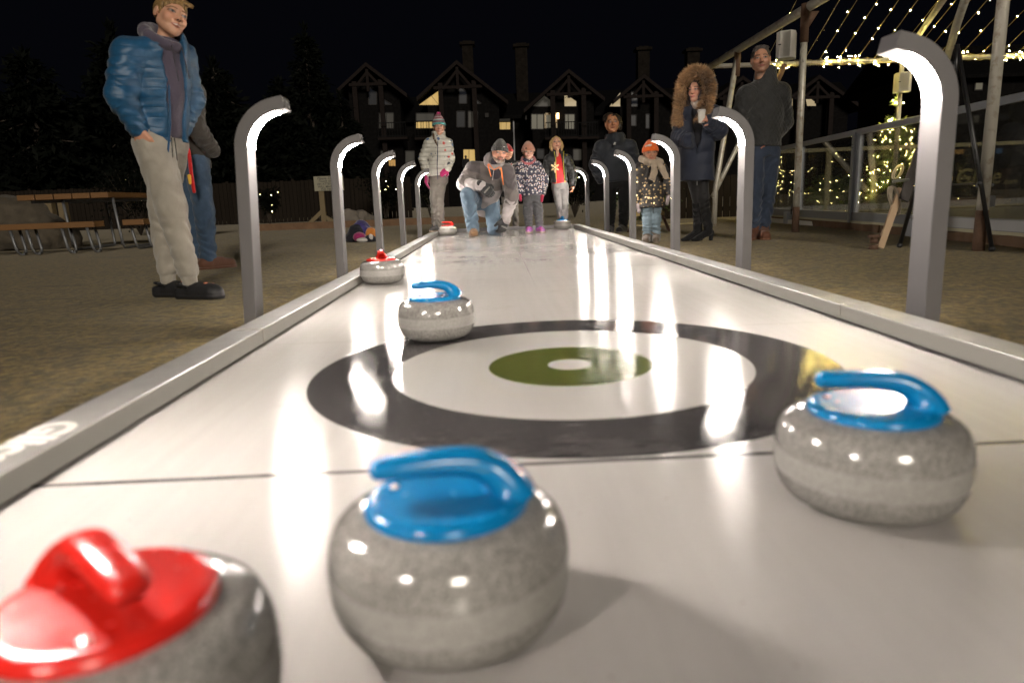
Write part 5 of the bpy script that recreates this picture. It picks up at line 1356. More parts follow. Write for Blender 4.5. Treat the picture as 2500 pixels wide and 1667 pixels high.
# ================================================================ clutter on the turf
tarp_m = cloth('tarp_cloth', (.085, .070, .050), .8, 300, .4, .002, .1, .45, 3); 
def lumpy(vox, parts, amp=.02, fr=9, seed=0, base=True):
    f = Sdf(vox)
    for p in parts:
        if len(p) == 2: f.ell(p[0], p[1], .06)
        else: f.cone(*p, .05)
    if base: f.plane((0, 0, -.005), (0, 0, -1))
    f.disp(lambda P: amp*wob(P, fr, seed)+amp*.4*wob(P, fr*2.7, seed+3)); return f
p = at(40, 520, 11.6)
lump('covered_heap', 'heap covered with a crumpled dark tarpaulin at the left edge behind the bench', 'covered heap', (p.x, 11.6, TZ), lumpy(.03, [((-.1, 0, .35), (.62, .5, .55)), ((.45, 0, .18), (.45, .45, .34)), ((-.5, .1, .3), (.5, .5, .6))], .05, 6, 2), tarp_m.m)
rock_m = plain('boulder_rock', (.20, .175, .15), .9, 0, .4, 4, .6, 30, .012)
rs = np.random.RandomState(4)
for i, (px, Y, r, lab) in enumerate(((30, 13.5, .30, 'large pale boulder behind the long bench at the left edge'), (70, 13.9, .24, 'middle boulder of the row behind the long bench'), (104, 14.2, .20, 'small boulder just left of the pale wooden posts'),
                                     (855, 17.5, .34, 'boulder of the fire ring right of the notice, beside the second left lamp'), (885, 17.8, .30, 'rounded boulder of the fire ring left of the third left lamp'), (905, 18.2, .24, 'boulder of the fire ring partly hidden by the third left lamp'))):
    q_ = at(px, 520, Y)
    lump('boulder', lab, 'boulder', (q_.x, Y, TZ), lumpy(.03, [((0, 0, r*.45), (r, r*.8, r*.7)), ((r*.4, .05, r*.3), (r*.6, r*.6, r*.5))], r*.16, 7, i), rock_m, 'boulders on the lawn', rz=i)
q = MB(); q.box((0, 0, .08), (6.5, .16, .16)); p = at(880, 545, 17.0); ed = q.obj('edging_timber', timber_m, None, False, (p.x+.4, 17.0, TZ)); setp(ed, 'low timber edging lying along the far side of the lawn behind the left lamps', 'edging')
b0 = gnd(888, 590)
bag_m = cloth('bag_cloth', (.012, .012, .02), .7, 500, .3, .002, .2, .3, 5); pur = cloth('purple_fleece', (.045, .035, .16), .9, 400, .4, .002, .5, .35, 5); mag = cloth('magenta_knit', (.30, .02, .12), .9, 500, .4, .002, .4, .3); wht = cloth('white_knit', (.55, .52, .50), .9, 400, .3, .002, .3, .25)
org = cloth('orange_knit', (.55, .20, .035), .9, 500, .4, .002, .4, .3)
W = lambda px, py, Y=None: at(px, py, Y or b0.y)
def pos(px, dy=0): p = at(px, 588, b0.y+dy); return (p.x, b0.y+dy, TZ)
lump('backpack', 'dark backpack slumped on the turf at the left of the pile of bags', 'backpack', pos(873, .05), lumpy(.012, [((0, 0, .10), (.13, .11, .15)), ((-.05, 0, .05), (.13, .12, .07))], .012, 14, 1), bag_m.m)
lump('fleece_jacket', 'crumpled purple fleece heaped on top of the dark backpack', 'jacket', pos(884, .12), lumpy(.012, [((0, 0, .17), (.12, .10, .13)), ((.06, -.02, .08), (.10, .10, .10))], .016, 15, 3), pur.m)
o = lump('knit_hat', 'magenta knit hat with a white brim lying in front of the dark backpack', 'hat', pos(880, -.14), lumpy(.010, [((-.02, 0, .075), (.09, .08, .065))], .006, 22, 3), mag.m)
soft('brim', lumpy(.010, [((.035, -.055, .035), (.075, .05, .035))], .006, 25, 4), wht.m, o)
lump('knit_hat', 'round orange knit hat at the right of the pile of bags', 'hat', pos(908, .0), lumpy(.010, [((0, 0, .10), (.085, .085, .105))], .007, 22, 5), org.m)
o = lump('glove', 'black glove with white stripes on the turf in front of the orange hat', 'glove', pos(903, -.15), lumpy(.008, [((0, 0, .05), (.07, .045, .05)), ((.045, 0, .025), (.05, .03, .025))], .006, 28, 6), bag_m.m)
soft('stripe', lumpy(.007, [((.01, -.022, .075), (.014, .026, .028)), ((.045, -.02, .05), (.012, .022, .026))], .002, 28, 6, False), wht.m, o)

# ================================================================ people
SK = (.50, .27, .185); SKP = (.56, .33, .245); SKD = (.40, .205, .115)
brn_boot = cloth('brown_leather', (.16, .075, .035), .6, 700, .25, .002, .1, .35); black_m = cloth('black_cloth', (.009, .009, .0105), .8, 700, .3, .0015, .1, .3, 6); rubber_m = plain('dark_rubber', (.02, .02, .02), .7)
sole_w = plain('pale_sole', (.55, .50, .42), .7, 0, .1)
def polyline_col(base): return lambda P: np.tile(np.array(base), (len(P), 1))
# ---------- boy in clogs
P_ = Person('teenage boy in a blue quilted jacket, grey joggers and black clogs, hand in his pocket', (-2.117, 4.194, TZ), -115, 1.70, .228, .84, .0065, .0028)
px = P_.px
P_.j(pel=px(388, 330, 4.2), neck=px(405, 112, 4.17), head=px(417, 42, 4.16), hipR=px(372, 350, 4.13), hipL=px(412, 352, 4.26), kneR=px(418, 505, 4.08), kneL=px(398, 505, 4.28), ankR=px(462, 668, 4.10), ankL=px(408, 668, 4.24),
     shoR=px(315, 132, 4.04), shoL=px(440, 140, 4.30), elbR=px(296, 236, 3.98), elbL=px(466, 245, 4.36), wriR=px(337, 316, 4.05), wriL=px(446, 312, 4.32)).look(-14, -3, -17)
for n in 'RL': P_.J['ank'+n][2] = .085
P_.J['toeR'] = P_.J['ankR']*A3((1, 1, 0))+A3((-.015, .17, 0)); P_.J['toeL'] = P_.J['ankL']*A3((1, 1, 0))+A3((-.02, .17, 0))
P_.hands.append((tuple(P_.J['wriR']+A3((.012, .012, -.004))), (-.30, .42, -.85), (-.8, -.3, .1), .165, -1, .3))
P_.body((.58, .33, .22), dict(brow=(.20, .11, .05), iris=(.06, .06, .07), smile=.5, teeth=True, lips=(.48, .16, .14)), dict(smile=.5, neck=.175))
jg = cloth('grey_jogger_fleece', (.37, .34, .29), .9, 700, .3, .0015, .4, .22, 5)
o = P_.trousers(jg.m, .072, .058, .040, cut=-.085, wr=.004)
for n in 'RL':
    a = P_.J['ank'+n]; f = Sdf(.006); d = unit(a-P_.J['kne'+n]); f.cone(a-d*.085, a-d*.015, .050, .043, .01); f.disp(lambda P: .0015*np.sin(np.arctan2(P[:, 1]-a[1], P[:, 0]-a[0])*40)); soft('cuff', f, jg.m, o)
    f = Sdf(.006); f.cone(a-d*.03, a+d*.055, .036, .040, .01); soft('sock', f, cloth('cream_sock', (.55, .45, .33), .95).m, P_.root)
w0 = P_.J['wriR']; f = Sdf(.005); f.cone(tuple(w0+A3((-.03, .045, .0))), tuple(w0+A3((-.03, .03, -.12))), .016, .012, .02); soft('pocket_welt', f, jg.m, o)
f = Sdf(.004); f.cone((.015, .122, .925), (.022, .128, .80), .004, .0035); f.cone((.035, .12, .925), (.05, .128, .815), .004, .0035); soft('drawstring', f, plain('drawstring_dark', (.06, .055, .05), .8), o)
clog = plain('clog_foam', (.016, .016, .018), .55, 0, .1, 9, .2, 90, .003)
for n in 'RL':
    J = P_.J; a, t = J['ank'+n], J['toe'+n]; d = unit((t[0]-a[0], t[1]-a[1], 0)); hb = A3((a[0], a[1], 0))-d*.07; f = Sdf(.0055)
    f.cone(hb+A3((0, 0, .035)), hb+d*.235+A3((0, 0, .032)), .048, .050, .02); f.cone(hb+d*.10+A3((0, 0, .055)), hb+d*.20+A3((0, 0, .045)), .045, .045, .03); f.cone(hb+d*.235+A3((0, 0, .032)), hb+d*.25+A3((0, 0, .03)), .05, .045, .02)
    f.cone(hb+A3((0, 0, .085)), hb+d*.08+A3((0, 0, .09)), .034, .034, .01, op='s'); f.plane((0, 0, .0), (0, 0, -1)); f.disp(lambda P: np.where(P[:, 2] < .028, -.004, 0)+np.where(np.abs(P[:, 2]-.028) < .004, .002, 0))
    o = soft('clog', f, clog, P_.root); f = Sdf(.005); s_ = np.cross(d, A3((0, 0, 1)))
    f.chain([hb+d*.09+s_*.05+A3((0, 0, .075)), hb+d*.02+s_*.045+A3((0, 0, .085)), hb-d*.035+A3((0, 0, .085)), hb+d*.02-s_*.045+A3((0, 0, .085)), hb+d*.09-s_*.05+A3((0, 0, .075))], [.008]*5, .004, flat=None); soft('heel_strap', f, clog, o)
    f = Sdf(.003); f.ell(hb+d*.19+s_*.01+A3((0, 0, .094)), (.012, .012, .006)); f.ell(hb+d*.225-s_*.01+A3((0, 0, .086)), (.011, .011, .006)); soft('charm', f, plain('charm_orange', (.6, .2, .12), .5), o)
hood = cloth('mauve_hoodie', (.085, .070, .105), .9, 700, .3, .0015, .4, .25, 6)
P_.top(hood.m, .60, .010, (.042, .034, .026), 1.03, None, .002, name='hoodie')
f = Sdf(.0065); nk = P_.J['neck']
for k in range(13):
    a = 2*math.pi*k/12; a2 = 2*math.pi*(k+1)/12
    g = lambda q: nk+A3((.092*math.cos(q), -.012+.085*math.sin(q), .035-.055*math.sin(q)+.0*math.cos(q)))
    f.cone(g(a), g(a2), .030+.012*max(0, -math.sin(a)), .030+.012*max(0, -math.sin(a2)), .012)
f.cone(nk+A3((0, -.10, .02)), nk+A3((0, -.13, -.09)), .07, .06, .03); soft('hood', f, hood.m, P_.root, 2)
f = Sdf(.004); f.cone(nk+A3((.05, .100, -.02)), nk+A3((.058, .128, -.21)), .0045, .004); f.cone(nk+A3((-.01, .11, -.02)), nk+A3((-.012, .135, -.19)), .0045, .004); soft('drawstring', f, plain('drawstring_dark2', (.05, .045, .06), .8), P_.root)
f = Sdf(.003); f.ell((-.055, .135, 1.28), (.016, .006, .011)); f.ell((-.035, .138, 1.276), (.007, .006, .006)); soft('chest_logo', f, plain('logo_white', (.75, .72, .68), .6), P_.root)
jk = cloth('blue_nylon', (.008, .080, .185), .40, 900, .22, .001, .15, .3, 5, .5, quilt=.052)
def qlt(P): return .003*wob(P, 34, 5, (1, 1, 1.6))+.006*wob(P, 12, 1, (1.4, 1.4, .6))
def boyfront(f):   # open front: cut a wedge out between the two zip edges
    f.loft((-.030, .20, .70), (.020, .17, 1.55), (1, 0, 0), [(0, .095, .16), (.4, .062, .15), (.75, .046, .14), (1, .085, .15)], .01, 's')
P_.top(jk.m, .585, .026, (.046, .040, .031), 1.12, (.055, .072, -.25), .004, front=boyfront, disp=qlt, name='quilted_jacket')
f = Sdf(.005); f.chain([(.075, .115, .815), (.055, .150, 1.0), (.040, .160, 1.2), (.055, .125, 1.38)], [.0065]*4, .004); soft('zip', f, cloth('zip_blue', (.008, .07, .17), .5).m, P_.root)
f = Sdf(.0045); w_ = P_.J['wriR']; f.cone(w_+A3((.0, -.02, .012)), w_+A3((-.004, .004, -.014)), .040, .038, .005); soft('cuff', f, hood.m, P_.root)
bl = hairmat('blond_hair', (.06, .034, .012), (.40, .25, .10))
def hb_(f):
    f.ell((0, -.075, .15), (.365, .44, .385), .03); f.plane((0, .16, .05), (0, .72, -.62), .03)
    for i in range(16):
        x = -.30+.6*i/15; f.cone((x*.9, .10, .45), (x*.98-.05, .285+.03*math.sin(i*2.1), .36+.035*math.sin(i*1.7)), .05, .028, .04)
    f.cone((.2, .2, .43), (.29, .18, .30), .05, .03, .03)
P_.hair(bl, hb_, amp=.012, fr=30, st=(1.6, 1.0, 1))
# ---------- person behind the boy
P_ = Person('person behind the boy in dark jacket and jeans with a red lanyard, head hidden', (-2.86, 6.3, TZ), -40, 1.86, .235, 1.0, .010, .007)
P_.j(elbL=(-.30, -.10, 1.22), wriL=(-.20, .10, 1.03), elbR=(.32, -.10, 1.22), wriR=(.21, .10, 1.03)).look(20, -8, 0)
P_.body(SK, {}, {})
den = cloth('blue_denim', (.060, .105, .175), .85, 900, .35, .0014, .2, .4, 7)
P_.trousers(den.m, .068, .054, .042, wr=.007); P_.shoes(cloth('tan_boot', (.13, .055, .03), .65).m, .155, .030, .05)
jb = cloth('umber_softshell', (.050, .042, .036), .8, 800, .3, .0015, .3, .3, 6)
P_.top(jb.m, .54, .035, (.050, .043, .034), 1.0, (.05, .07, -.1), .005)
P_.hair(hairmat('dark_hair', (.012, .008, .006), (.05, .032, .02)), lambda f: f.ell((0, -.10, .14), (.37, .43, .39), .02).plane((0, .2, .0), (0, .75, -.6)))
o = bpy.data.objects.new('lanyard', None); C.objects.link(o); o.parent = P_.root
red_s = cloth('red_strap', (.55, .012, .012), .6, 800)
def wl(px, py, Y):      # photo point to this person's space
    return (P_.root.matrix_basis.inverted() @ at(px, py, Y))
bpy.context.view_layer.update()
M_ = Matrix.Translation((-2.86, 6.3, TZ)) @ Matrix.Rotation(R(-40), 4, 'Z'); Mi = M_.inverted()
lp = [Mi @ at(*q_) for q_ in ((452, 345, 6.0), (461, 372, 5.98), (465, 405, 5.97), (468, 432, 5.97), (474, 468, 5.98))]
f = Sdf(.008); f.chain([tuple(v) for v in lp], [.016]*5, .004); soft('strap', f, red_s.m, o)
f = Sdf(.007); v = Mi @ at(462, 430, 5.95); f.cone(tuple(v), tuple(v+Vector((0, 0, -.06))), .016, .012); soft('clip', f, plain('clip_yellow', (.7, .42, .04), .5), o)
q = MB(); v0 = Mi @ at(433, 337, 5.5); v1 = Mi @ at(450, 337, 5.5); v2 = Mi @ at(447, 354, 5.5); v3 = Mi @ at(440, 362, 5.5); q.prism([v0, v1, v2, v3], (0, 0, .002)); 
q.obj('tag', cloth('blue_tag', (.03, .12, .45), .6).m, o)
f = Sdf(.008); v = Mi @ at(467, 214, 6.15); f.cone(tuple(v), tuple(v+Vector((.03, .0, .02))), .04, .035); soft('collar_trim', f, cloth('orange_trim', (.75, .14, .02), .7).m, P_.root)
# ---------- far child in khaki coat
P_ = Person('small far person in a long khaki coat with dark hair, half hidden by the boy', (-6.42, 14.8, TZ), -25, 1.42, .20, 1.0, .018, .012)
P_.j(elbR=(.27, -.07, .85), wriR=(.18, .06, .66), elbL=(-.27, -.07, .85), wriL=(-.18, .06, .66)).body(SKD, {}, {})
P_.trousers(black_m.m, .055, .045, .036); P_.shoes(cloth('grey_boot', (.12, .11, .10), .7).m)
P_.top(cloth('khaki_canvas', (.22, .17, .075), .9, 500, .3, .002, .2, .35, 6).m, .36, .04, (.050, .044, .036), 1.08, (.05, .07, 0), .004, name='long_coat')
P_.hair(hairmat('dark_brown_hair', (.012, .008, .006), (.04, .026, .018)), lambda f: f.ell((0, -.10, .10), (.40, .44, .42), .02).cone((0, -.2, -.1), (0, -.24, -.55), .28, .2, .1).plane((0, .22, .0), (0, 1, -.3)))
# ---------- girl in the floral puffer
P_ = Person('girl in a white floral puffer jacket and bobble hat standing on the kerb', (-.985, 9.95, .0555), 178, 1.49, .222, .92, .008, .0042)
px = P_.px; Y = 9.95
P_.j(pel=px(1071, 430, Y), neck=px(1071, 337, Y+.02), head=px(1072, 311, Y-.01), hipR=px(1062, 436, Y), hipL=px(1080, 436, Y), kneR=px(1059, 484, Y-.03), kneL=px(1073, 486, Y-.01), ankR=px(1062, 550, Y), ankL=px(1078, 551, Y),
     shoR=px(1048, 350, Y), shoL=px(1093, 351, Y), elbR=px(1032, 388, Y), elbL=px(1100, 389, Y), wriR=px(1041, 424, Y-.05), wriL=px(1092, 412, Y-.10), toeR=(.10, .16, 0), toeL=(-.07, .17, -.05)).look(4, 0, 2)
P_.body(SKP, dict(smile=.5, teeth=True, brow=(.10, .05, .025)), dict(smile=.4, neck=.17))
P_.trousers(cloth('taupe_trousers', (.135, .122, .108), .85, 800, .35, .0015, .25, .35, 7).m, .058, .043, .038, wr=.005)
P_.shoes(cloth('grey_pattern_shoe', (.07, .07, .075), .7, 60, .4, .002, .1, .5).m, .15, .029, .06, cloth('tan_sole', (.30, .22, .15), .7).m)
def floral():
    t = NT('floral_nylon'); o = t.obj()
    w = t.noise(7, 3, .6, out=1); wv = t.new('ShaderNodeMix', data_type='VECTOR'); wv.inputs[0].default_value = .06; t.l.new(o, wv.inputs[4]); t.l.new(w, wv.inputs[5]); v = wv.outputs[1]
    V = t.vor(11, v); pick = t.sep(V.outputs['Color']); d = V.outputs['Distance']; jag = t.math('ADD', d, t.math('MULTIPLY', t.noise(70, 3, .7), .35))
    m = t.math('MULTIPLY', t.maprange(jag, .36, .44, 1, 0), t.maprange(pick[0], .28, .30))
    colr = t.ramp(pick[1], [(0, (.03, .07, .19)), (.42, (.012, .014, .03)), (.62, (.06, .13, .28)), (.82, (.55, .06, .05))], 'CONSTANT')
    V2 = t.vor(26, v); p2 = t.sep(V2.outputs['Color']); m2 = t.math('MULTIPLY', t.maprange(V2.outputs['Distance'], .2, .3, 1, 0), t.maprange(p2[2], .80, .82))
    c = t.mix(t.maprange(t.noise(9, 3), .3, .7), (.52, .51, .46), (.42, .41, .37)); c = t.mix(m, c, colr); c = t.mix(m2, c, (.05, .08, .16))
    s = t.sep(); g = t.math('POWER', t.math('ABSOLUTE', t.math('SINE', t.math('MULTIPLY', t.math('ADD', s[2], t.math('MULTIPLY', t.noise(5, 2), .02)), math.pi/.058))), .45)
    t.set(color=t.mix(t.maprange(g, .15, .6, .55, 0), c, t.mix(1.0, c, (.45, .45, .45), 'MULTIPLY')), rough=.5, normal=t.bump(t.math('ADD', g, t.math('MULTIPLY', t.noise(45, 3), .25)), .9, .012)); return t.m
P_.top(floral(), .60, .017, (.042, .038, .033), 1.08, (.055, .070, 0), .004, disp=lambda P: -.0045*np.abs(np.sin(P[:, 2]*math.pi/.058))**.5+.003*wob(P, 30, 2))
f = Sdf(.005); a = P_.J['neck']; z_ = P_.J['pel'][2]; x_ = P_.J['pel'][0]; f.chain([tuple(a+A3((0, .085, .02))), (a[0]*.6+x_*.4, .122, z_+.30), (x_, .128, z_+.12), (x_, .126, z_-.05)], [.006]*4, .003); soft('zip', f, cloth('navy_zip', (.02, .03, .07)).m, P_.root)
pk = cloth('pink_glove', (.42, .02, .13), .85, 700, .3, .0015, .4, .3)
P_.glove(pk.m, px(1041, 428, Y-.05), (.05, .05, -1), (-1, .1, 0), .20, -1, .25)
P_.glove(pk.m, px(1092, 413, Y-.11), (.6, .3, -.5), (0, -1, 0), .15, 1, .3)
hm = NT('striped_knit'); s_ = hm.sep(); zz_ = t_ = hm.maprange(s_[2], .0, .16)
hc = hm.ramp(zz_, [(0, (.10, .42, .42)), (.10, (.20, .09, .10)), (.30, (.55, .52, .50)), (.36, (.22, .10, .12)), (.52, (.14, .40, .40)), (.58, (.55, .52, .50)), (.66, (.25, .10, .12)), (.80, (.50, .44, .44)), (.86, (.26, .11, .13))], 'CONSTANT')
hm.set(color=hm.mix(hm.maprange(hm.noise(120, 2), .3, .7, 0, .5), hc, (.10, .06, .07)), rough=.9, normal=hm.bump(hm.noise(150, 2), .6, .004))
h_ = P_.beanie(hm.m, z=.15, tall=.82, wide=.415, brim=.10, fold_mat=cloth('teal_knit', (.10, .40, .40), .9, 500, .5, .003).m)
f = Sdf(.006); f.ell((0, -.02, .178), (.032, .032, .028)); f.disp(lambda P: .006*wob(P, 140, 2)); soft('bobble', f, pk.m, h_)
P_.hair(hairmat('brown_hair', (.035, .018, .010), (.15, .08, .04)), lambda f: f.ell((0, -.10, .05), (.375, .40, .40), .02).plane((0, .14, .0), (0, 1, -.1)).chain([(.30, .0, -.15), (.36, .12, -.45), (.30, .22, -.80), (.20, .28, -1.15), (.15, .28, -1.40)], [.09, .10, .10, .075, .02], .03), amp=.02)

# ---------- kneeling man
P_ = Person('bearded man kneeling on the lane in a grey and charcoal hoodie, jeans and knit hat', (-.30, 9.35, 0), 180, 1.86, .262, 1.0, .008, .0042)
P_.j(pel=(.035, -.24, .45), neck=(-.13, .085, .905), head=(-.205, .155, 1.055), hipR=(.13, -.20, .45), hipL=(-.07, -.22, .44), kneR=(.235, .20, .545), kneL=(-.095, -.10, .065), ankR=(.185, .13, .085), ankL=(-.08, -.55, .06), toeR=(.175, .30, 0), toeL=(-.08, -.66, 0),
     shoR=(.155, .0, .875), shoL=(-.29, .045, .825), elbR=(.285, .10, .685), elbL=(-.345, .14, .50), wriR=(.045, .26, .645), wriL=(-.245, .20, .205)).look(8, -4, -8)
P_.body((.55, .29, .205), dict(beard=((.11, .075, .055), (.32, .28, .25)), smile=.8, brow=(.10, .06, .04), iris=(.05, .06, .07)), dict(neck=.22, jaw=1.1, smile=.6))
P_.bodyo.name = 'body'
dn = cloth('worn_denim', (.115, .175, .235), .85, 900, .35, .0014, .2, .35, 7)
def dcol(P): return np.tile(np.array((.110, .165, .225)), (len(P), 1))*(1+.45*np.clip(wob(P, 9, 2), -1, 1)[:, None]*.6)
o = P_.trousers(cloth('faded_denim', None, .85, 900, .35, .0014, .2, .25, 7).m, .070, .060, .053, wr=.006, col=dcol, cut=-.01)
P_.shoes(cloth('brown_work_boot', (.20, .105, .045), .65, 600, .3, .002, .1, .4).m, .155, .031, .06, plain('dark_sole', (.06, .045, .035), .8))
f = Sdf(.004); a = P_.J['ankR']; f.chain([tuple(a+A3((-.02, .075, .028))), tuple(a+A3((.02, .09, .018))), tuple(a+A3((-.02, .10, .008))), tuple(a+A3((.02, .115, .0)))], [.005]*4, .002); soft('bootlace', f, plain('lace_yellow', (.55, .36, .06), .8), P_.root)
def hcol(P):
    J = P_.J; c = np.tile(np.array((.13, .113, .108)), (len(P), 1)); lt = np.array((.38, .345, .345))
    up = unit(J['neck']-J['pel']); t = (P-J['pel'])@up/np.linalg.norm(J['neck']-J['pel'])
    m = t < .50+.22*np.abs(P[:, 0]-(-.06))
    for n in 'RL':
        so, el, wi = J['sho'+n], J['elb'+n], J['wri'+n]; v = el-so; q = (P-so)@v/(v@v); d1 = np.linalg.norm(P-so-np.clip(q, 0, 1)[:, None]*v, axis=1)
        v2 = wi-el; q2 = (P-el)@v2/(v2@v2); d2 = np.linalg.norm(P-el-np.clip(q2, 0, 1)[:, None]*v2, axis=1)
        arm = (np.minimum(d1, d2) < .085); m = np.where(arm, (q > .52) | (d2 < .075), m)
        m = np.where((d1 < .10) & (q < .5) & (q > .0), False, m)
    c[m] = lt; c[(~m) & (t > .80) & (np.abs(P[:, 0]+.08) > .14)] = (.088, .076, .080)
    return c
P_.top(cloth('fleece_panels', None, .85, 800, .35, .0015, .35, .22, 6).m, .50, .030, (.050, .046, .036), 1.06, None, .006, col=hcol, name='hoodie')
lg = cloth('light_grey_fleece', (.30, .275, .275), .85, 800, .3, .0015, .35, .25, 6)
f = Sdf(.007); nk = P_.J['neck']+A3((0, .0, .005))
for k in range(14):
    a, a2 = 2*math.pi*k/14, 2*math.pi*(k+1)/14
    g = lambda q: nk+A3((.110*math.cos(q), .01+.090*math.sin(q), .055-.085*math.sin(q)))
    f.cone(g(a), g(a2), .030+.016*max(0, -math.sin(a)), .030+.016*max(0, -math.sin(a2)), .012)
f.cone(nk+A3((0, -.09, .05)), nk+A3((0, -.13, -.06)), .075, .06, .03); soft('hood', f, lg.m, P_.root, 2)
f = Sdf(.006); f.cone(tuple(P_.J['neck']+A3((-.01, .02, -.10))), tuple(P_.J['neck']+A3((-.01, .03, .045))), .085, .066, .02); soft('undershirt', f, cloth('dark_plaid', (.035, .03, .04), .9, 200).m, P_.root)
oc = cloth('orange_cord', (.85, .20, .015), .6, 600)
f = Sdf(.0045); f.chain([(-.045, .215, .915), (-.065, .245, .83), (-.080, .262, .765)], [.0075]*3, .002); f.chain([(-.215, .225, .87), (-.225, .262, .76), (-.235, .270, .655)], [.008]*3, .002); soft('drawstring', f, oc.m, P_.root)
f = Sdf(.0045); f.chain([(-.055, .20, .925), (-.12, .245, .845), (-.20, .215, .88)], [.006]*3, .002); soft('neck_trim', f, oc.m, P_.root)
f = Sdf(.0045); f.chain([(-.12, .25, .84), (-.105, .272, .765), (-.098, .278, .715)], [.0055]*3, .002); soft('zip', f, lg.m, P_.root)
f = Sdf(.004); v = P_.J['shoL']*.45+P_.J['elbL']*.55; f.ell(tuple(v+A3((-.045, .052, .02))), (.012, .012, .022)); soft('sleeve_badge', f, oc.m, P_.root)
bg = cloth('black_ski_glove', (.022, .022, .024), .6, 300, .3, .002, .2, .3, 8)
def wg(p, d, n, sd, cu):
    o = P_.glove(bg.m, p, d, n, .225, sd, cu, 1.75, name='glove', cuff=(.05, .048))
    q_ = A3(p)+unit(d)*.085; f = Sdf(.005); x = np.cross(unit(d), unit(n)); f.cone(q_-x*.045-unit(n)*.034, q_+x*.045-unit(n)*.034, .011, .011); soft('reflective_band', f, cloth('grey_band', (.17, .165, .15), .5).m, o)
wg((.035, .275, .640), (-.72, .10, -.68), (-.2, -.9, -.35), 1, .55); wg((-.235, .205, .195), (.30, .22, -.93), (.5, -.75, .2), -1, .55)
km = knit('charcoal_knit', (.060, .058, .055), (.016, .016, .016), 170, 46)
hb = P_.beanie(km.m, z=.13, tall=.66, wide=.415, brim=.155)
f = Sdf(.0045); f.ell((-.060, .125, .070), (.018, .005, .006)); soft('hat_tab', f, plain('tab_white', (.6, .6, .58), .6), hb)
P_.hair(hairmat('short_brown_hair', (.03, .02, .014), (.09, .06, .04)), lambda f: f.ell((0, -.09, .04), (.352, .40, .36), .02).plane((0, .02, .0), (0, 1, -.1)).plane((0, 0, -.22), (0, 0, -1)))

# ---------- child behind him
P_ = Person('child in a red knit hat and black jacket half hidden behind the kneeling man', (.055, 10.95, TZ), 172, 1.32, .205, .95, .009, .0055)
P_.look(-2, -3, 4).body((.52, .30, .20), {}, dict(neck=.17)); 
P_.trousers(cloth('grey_trousers', (.17, .155, .14), .85, 800, .35, .0015, .25, .35, 7).m, .062, .05, .042, wr=.005); P_.shoes(cloth('grey_shoe', (.30, .28, .26), .7).m)
P_.top(black_m.m, .50, .026, (.048, .042, .034), 1.05, (.05, .07, 0), .004)
wt = plain('print_white', (.55, .54, .50), .7); rd = plain('print_red', (.55, .03, .02), .7)
rs = np.random.RandomState(6)
q = MB()
for i in range(34):
    x = -.115+.23*rs.rand(); z = 1.0+.085*rs.rand()-.5*abs(x)*.25; y = .098-.9*x*x*1.6; a = rs.uniform(-.8, .8); l = rs.uniform(.008, .018)
    q.beam((x-l*math.cos(a), y+.012, z-l*math.sin(a)), (x+l*math.cos(a), y+.012, z+l*math.sin(a)), .006, .02, (0, 1, 0))
for z in (.90, .86, .82): q.beam((-.10, .10, z), (-.02, .115, z), .016, .02, (0, 1, 0))
q.obj('chest_print', wt, P_.root); q = MB(); q.sphere((-.055, .11, 1.045), (.018, .014, .008), 10, 6); q.obj('chest_badge', rd, P_.root)
rk = knit('red_knit', (.50, .016, .014), (.20, .006, .006), 150, 40); P_.beanie(rk.m, z=.12, tall=.64, wide=.41, brim=.12)

# ---------- girl in the rainbow print jacket
P_ = Person('small girl in a navy rainbow print jacket and a pink knit hat', (.345, 9.66, .0006), 181, 1.19, .205, 1.08, .0075, .004)
px = P_.px; Y = 9.64
P_.j(head=px(1290, 372, Y), neck=px(1290, 395, Y+.02), shoR=px(1271, 408, Y+.01), shoL=px(1309, 408, Y+.01), elbR=px(1264, 440, Y+.01), elbL=px(1327, 440, Y+.01), wriR=px(1268, 468, Y-.03), wriL=px(1324, 470, Y-.03), pel=px(1300, 478, Y), hipR=px(1290, 484, Y), hipL=px(1309, 484, Y),
     kneR=px(1288, 515, Y-.02), kneL=px(1314, 514, Y-.02), ankR=px(1292, 553, Y), ankL=px(1317, 551, Y))
for n, g in (('R', .02), ('L', -.03)): P_.J['ank'+n][2] = .055; P_.J['toe'+n] = P_.J['ank'+n]*A3((1, 1, 0))+A3((g, .12, 0))
P_.look(0, -2, 0).body((.58, .35, .27), dict(brow=(.20, .12, .07), smile=-.2, lips=(.50, .16, .16)), dict(neck=.16))
P_.trousers(cloth('slate_joggers', (.085, .085, .092), .9, 800, .35, .0015, .3, .3, 7).m, .074, .064, .052, wr=.006, cut=-.012)
sh = NT('sneaker_pink'); s_ = sh.sep(); sh.set(color=sh.ramp(sh.noise(26, 2), [(0, (.50, .10, .28)), (.45, (.22, .08, .42)), (.58, (.60, .22, .40))], 'CONSTANT'), rough=.5)
P_.shoes(sh.m, .165, .036, .075, plain('cream_sole', (.55, .46, .36), .7))
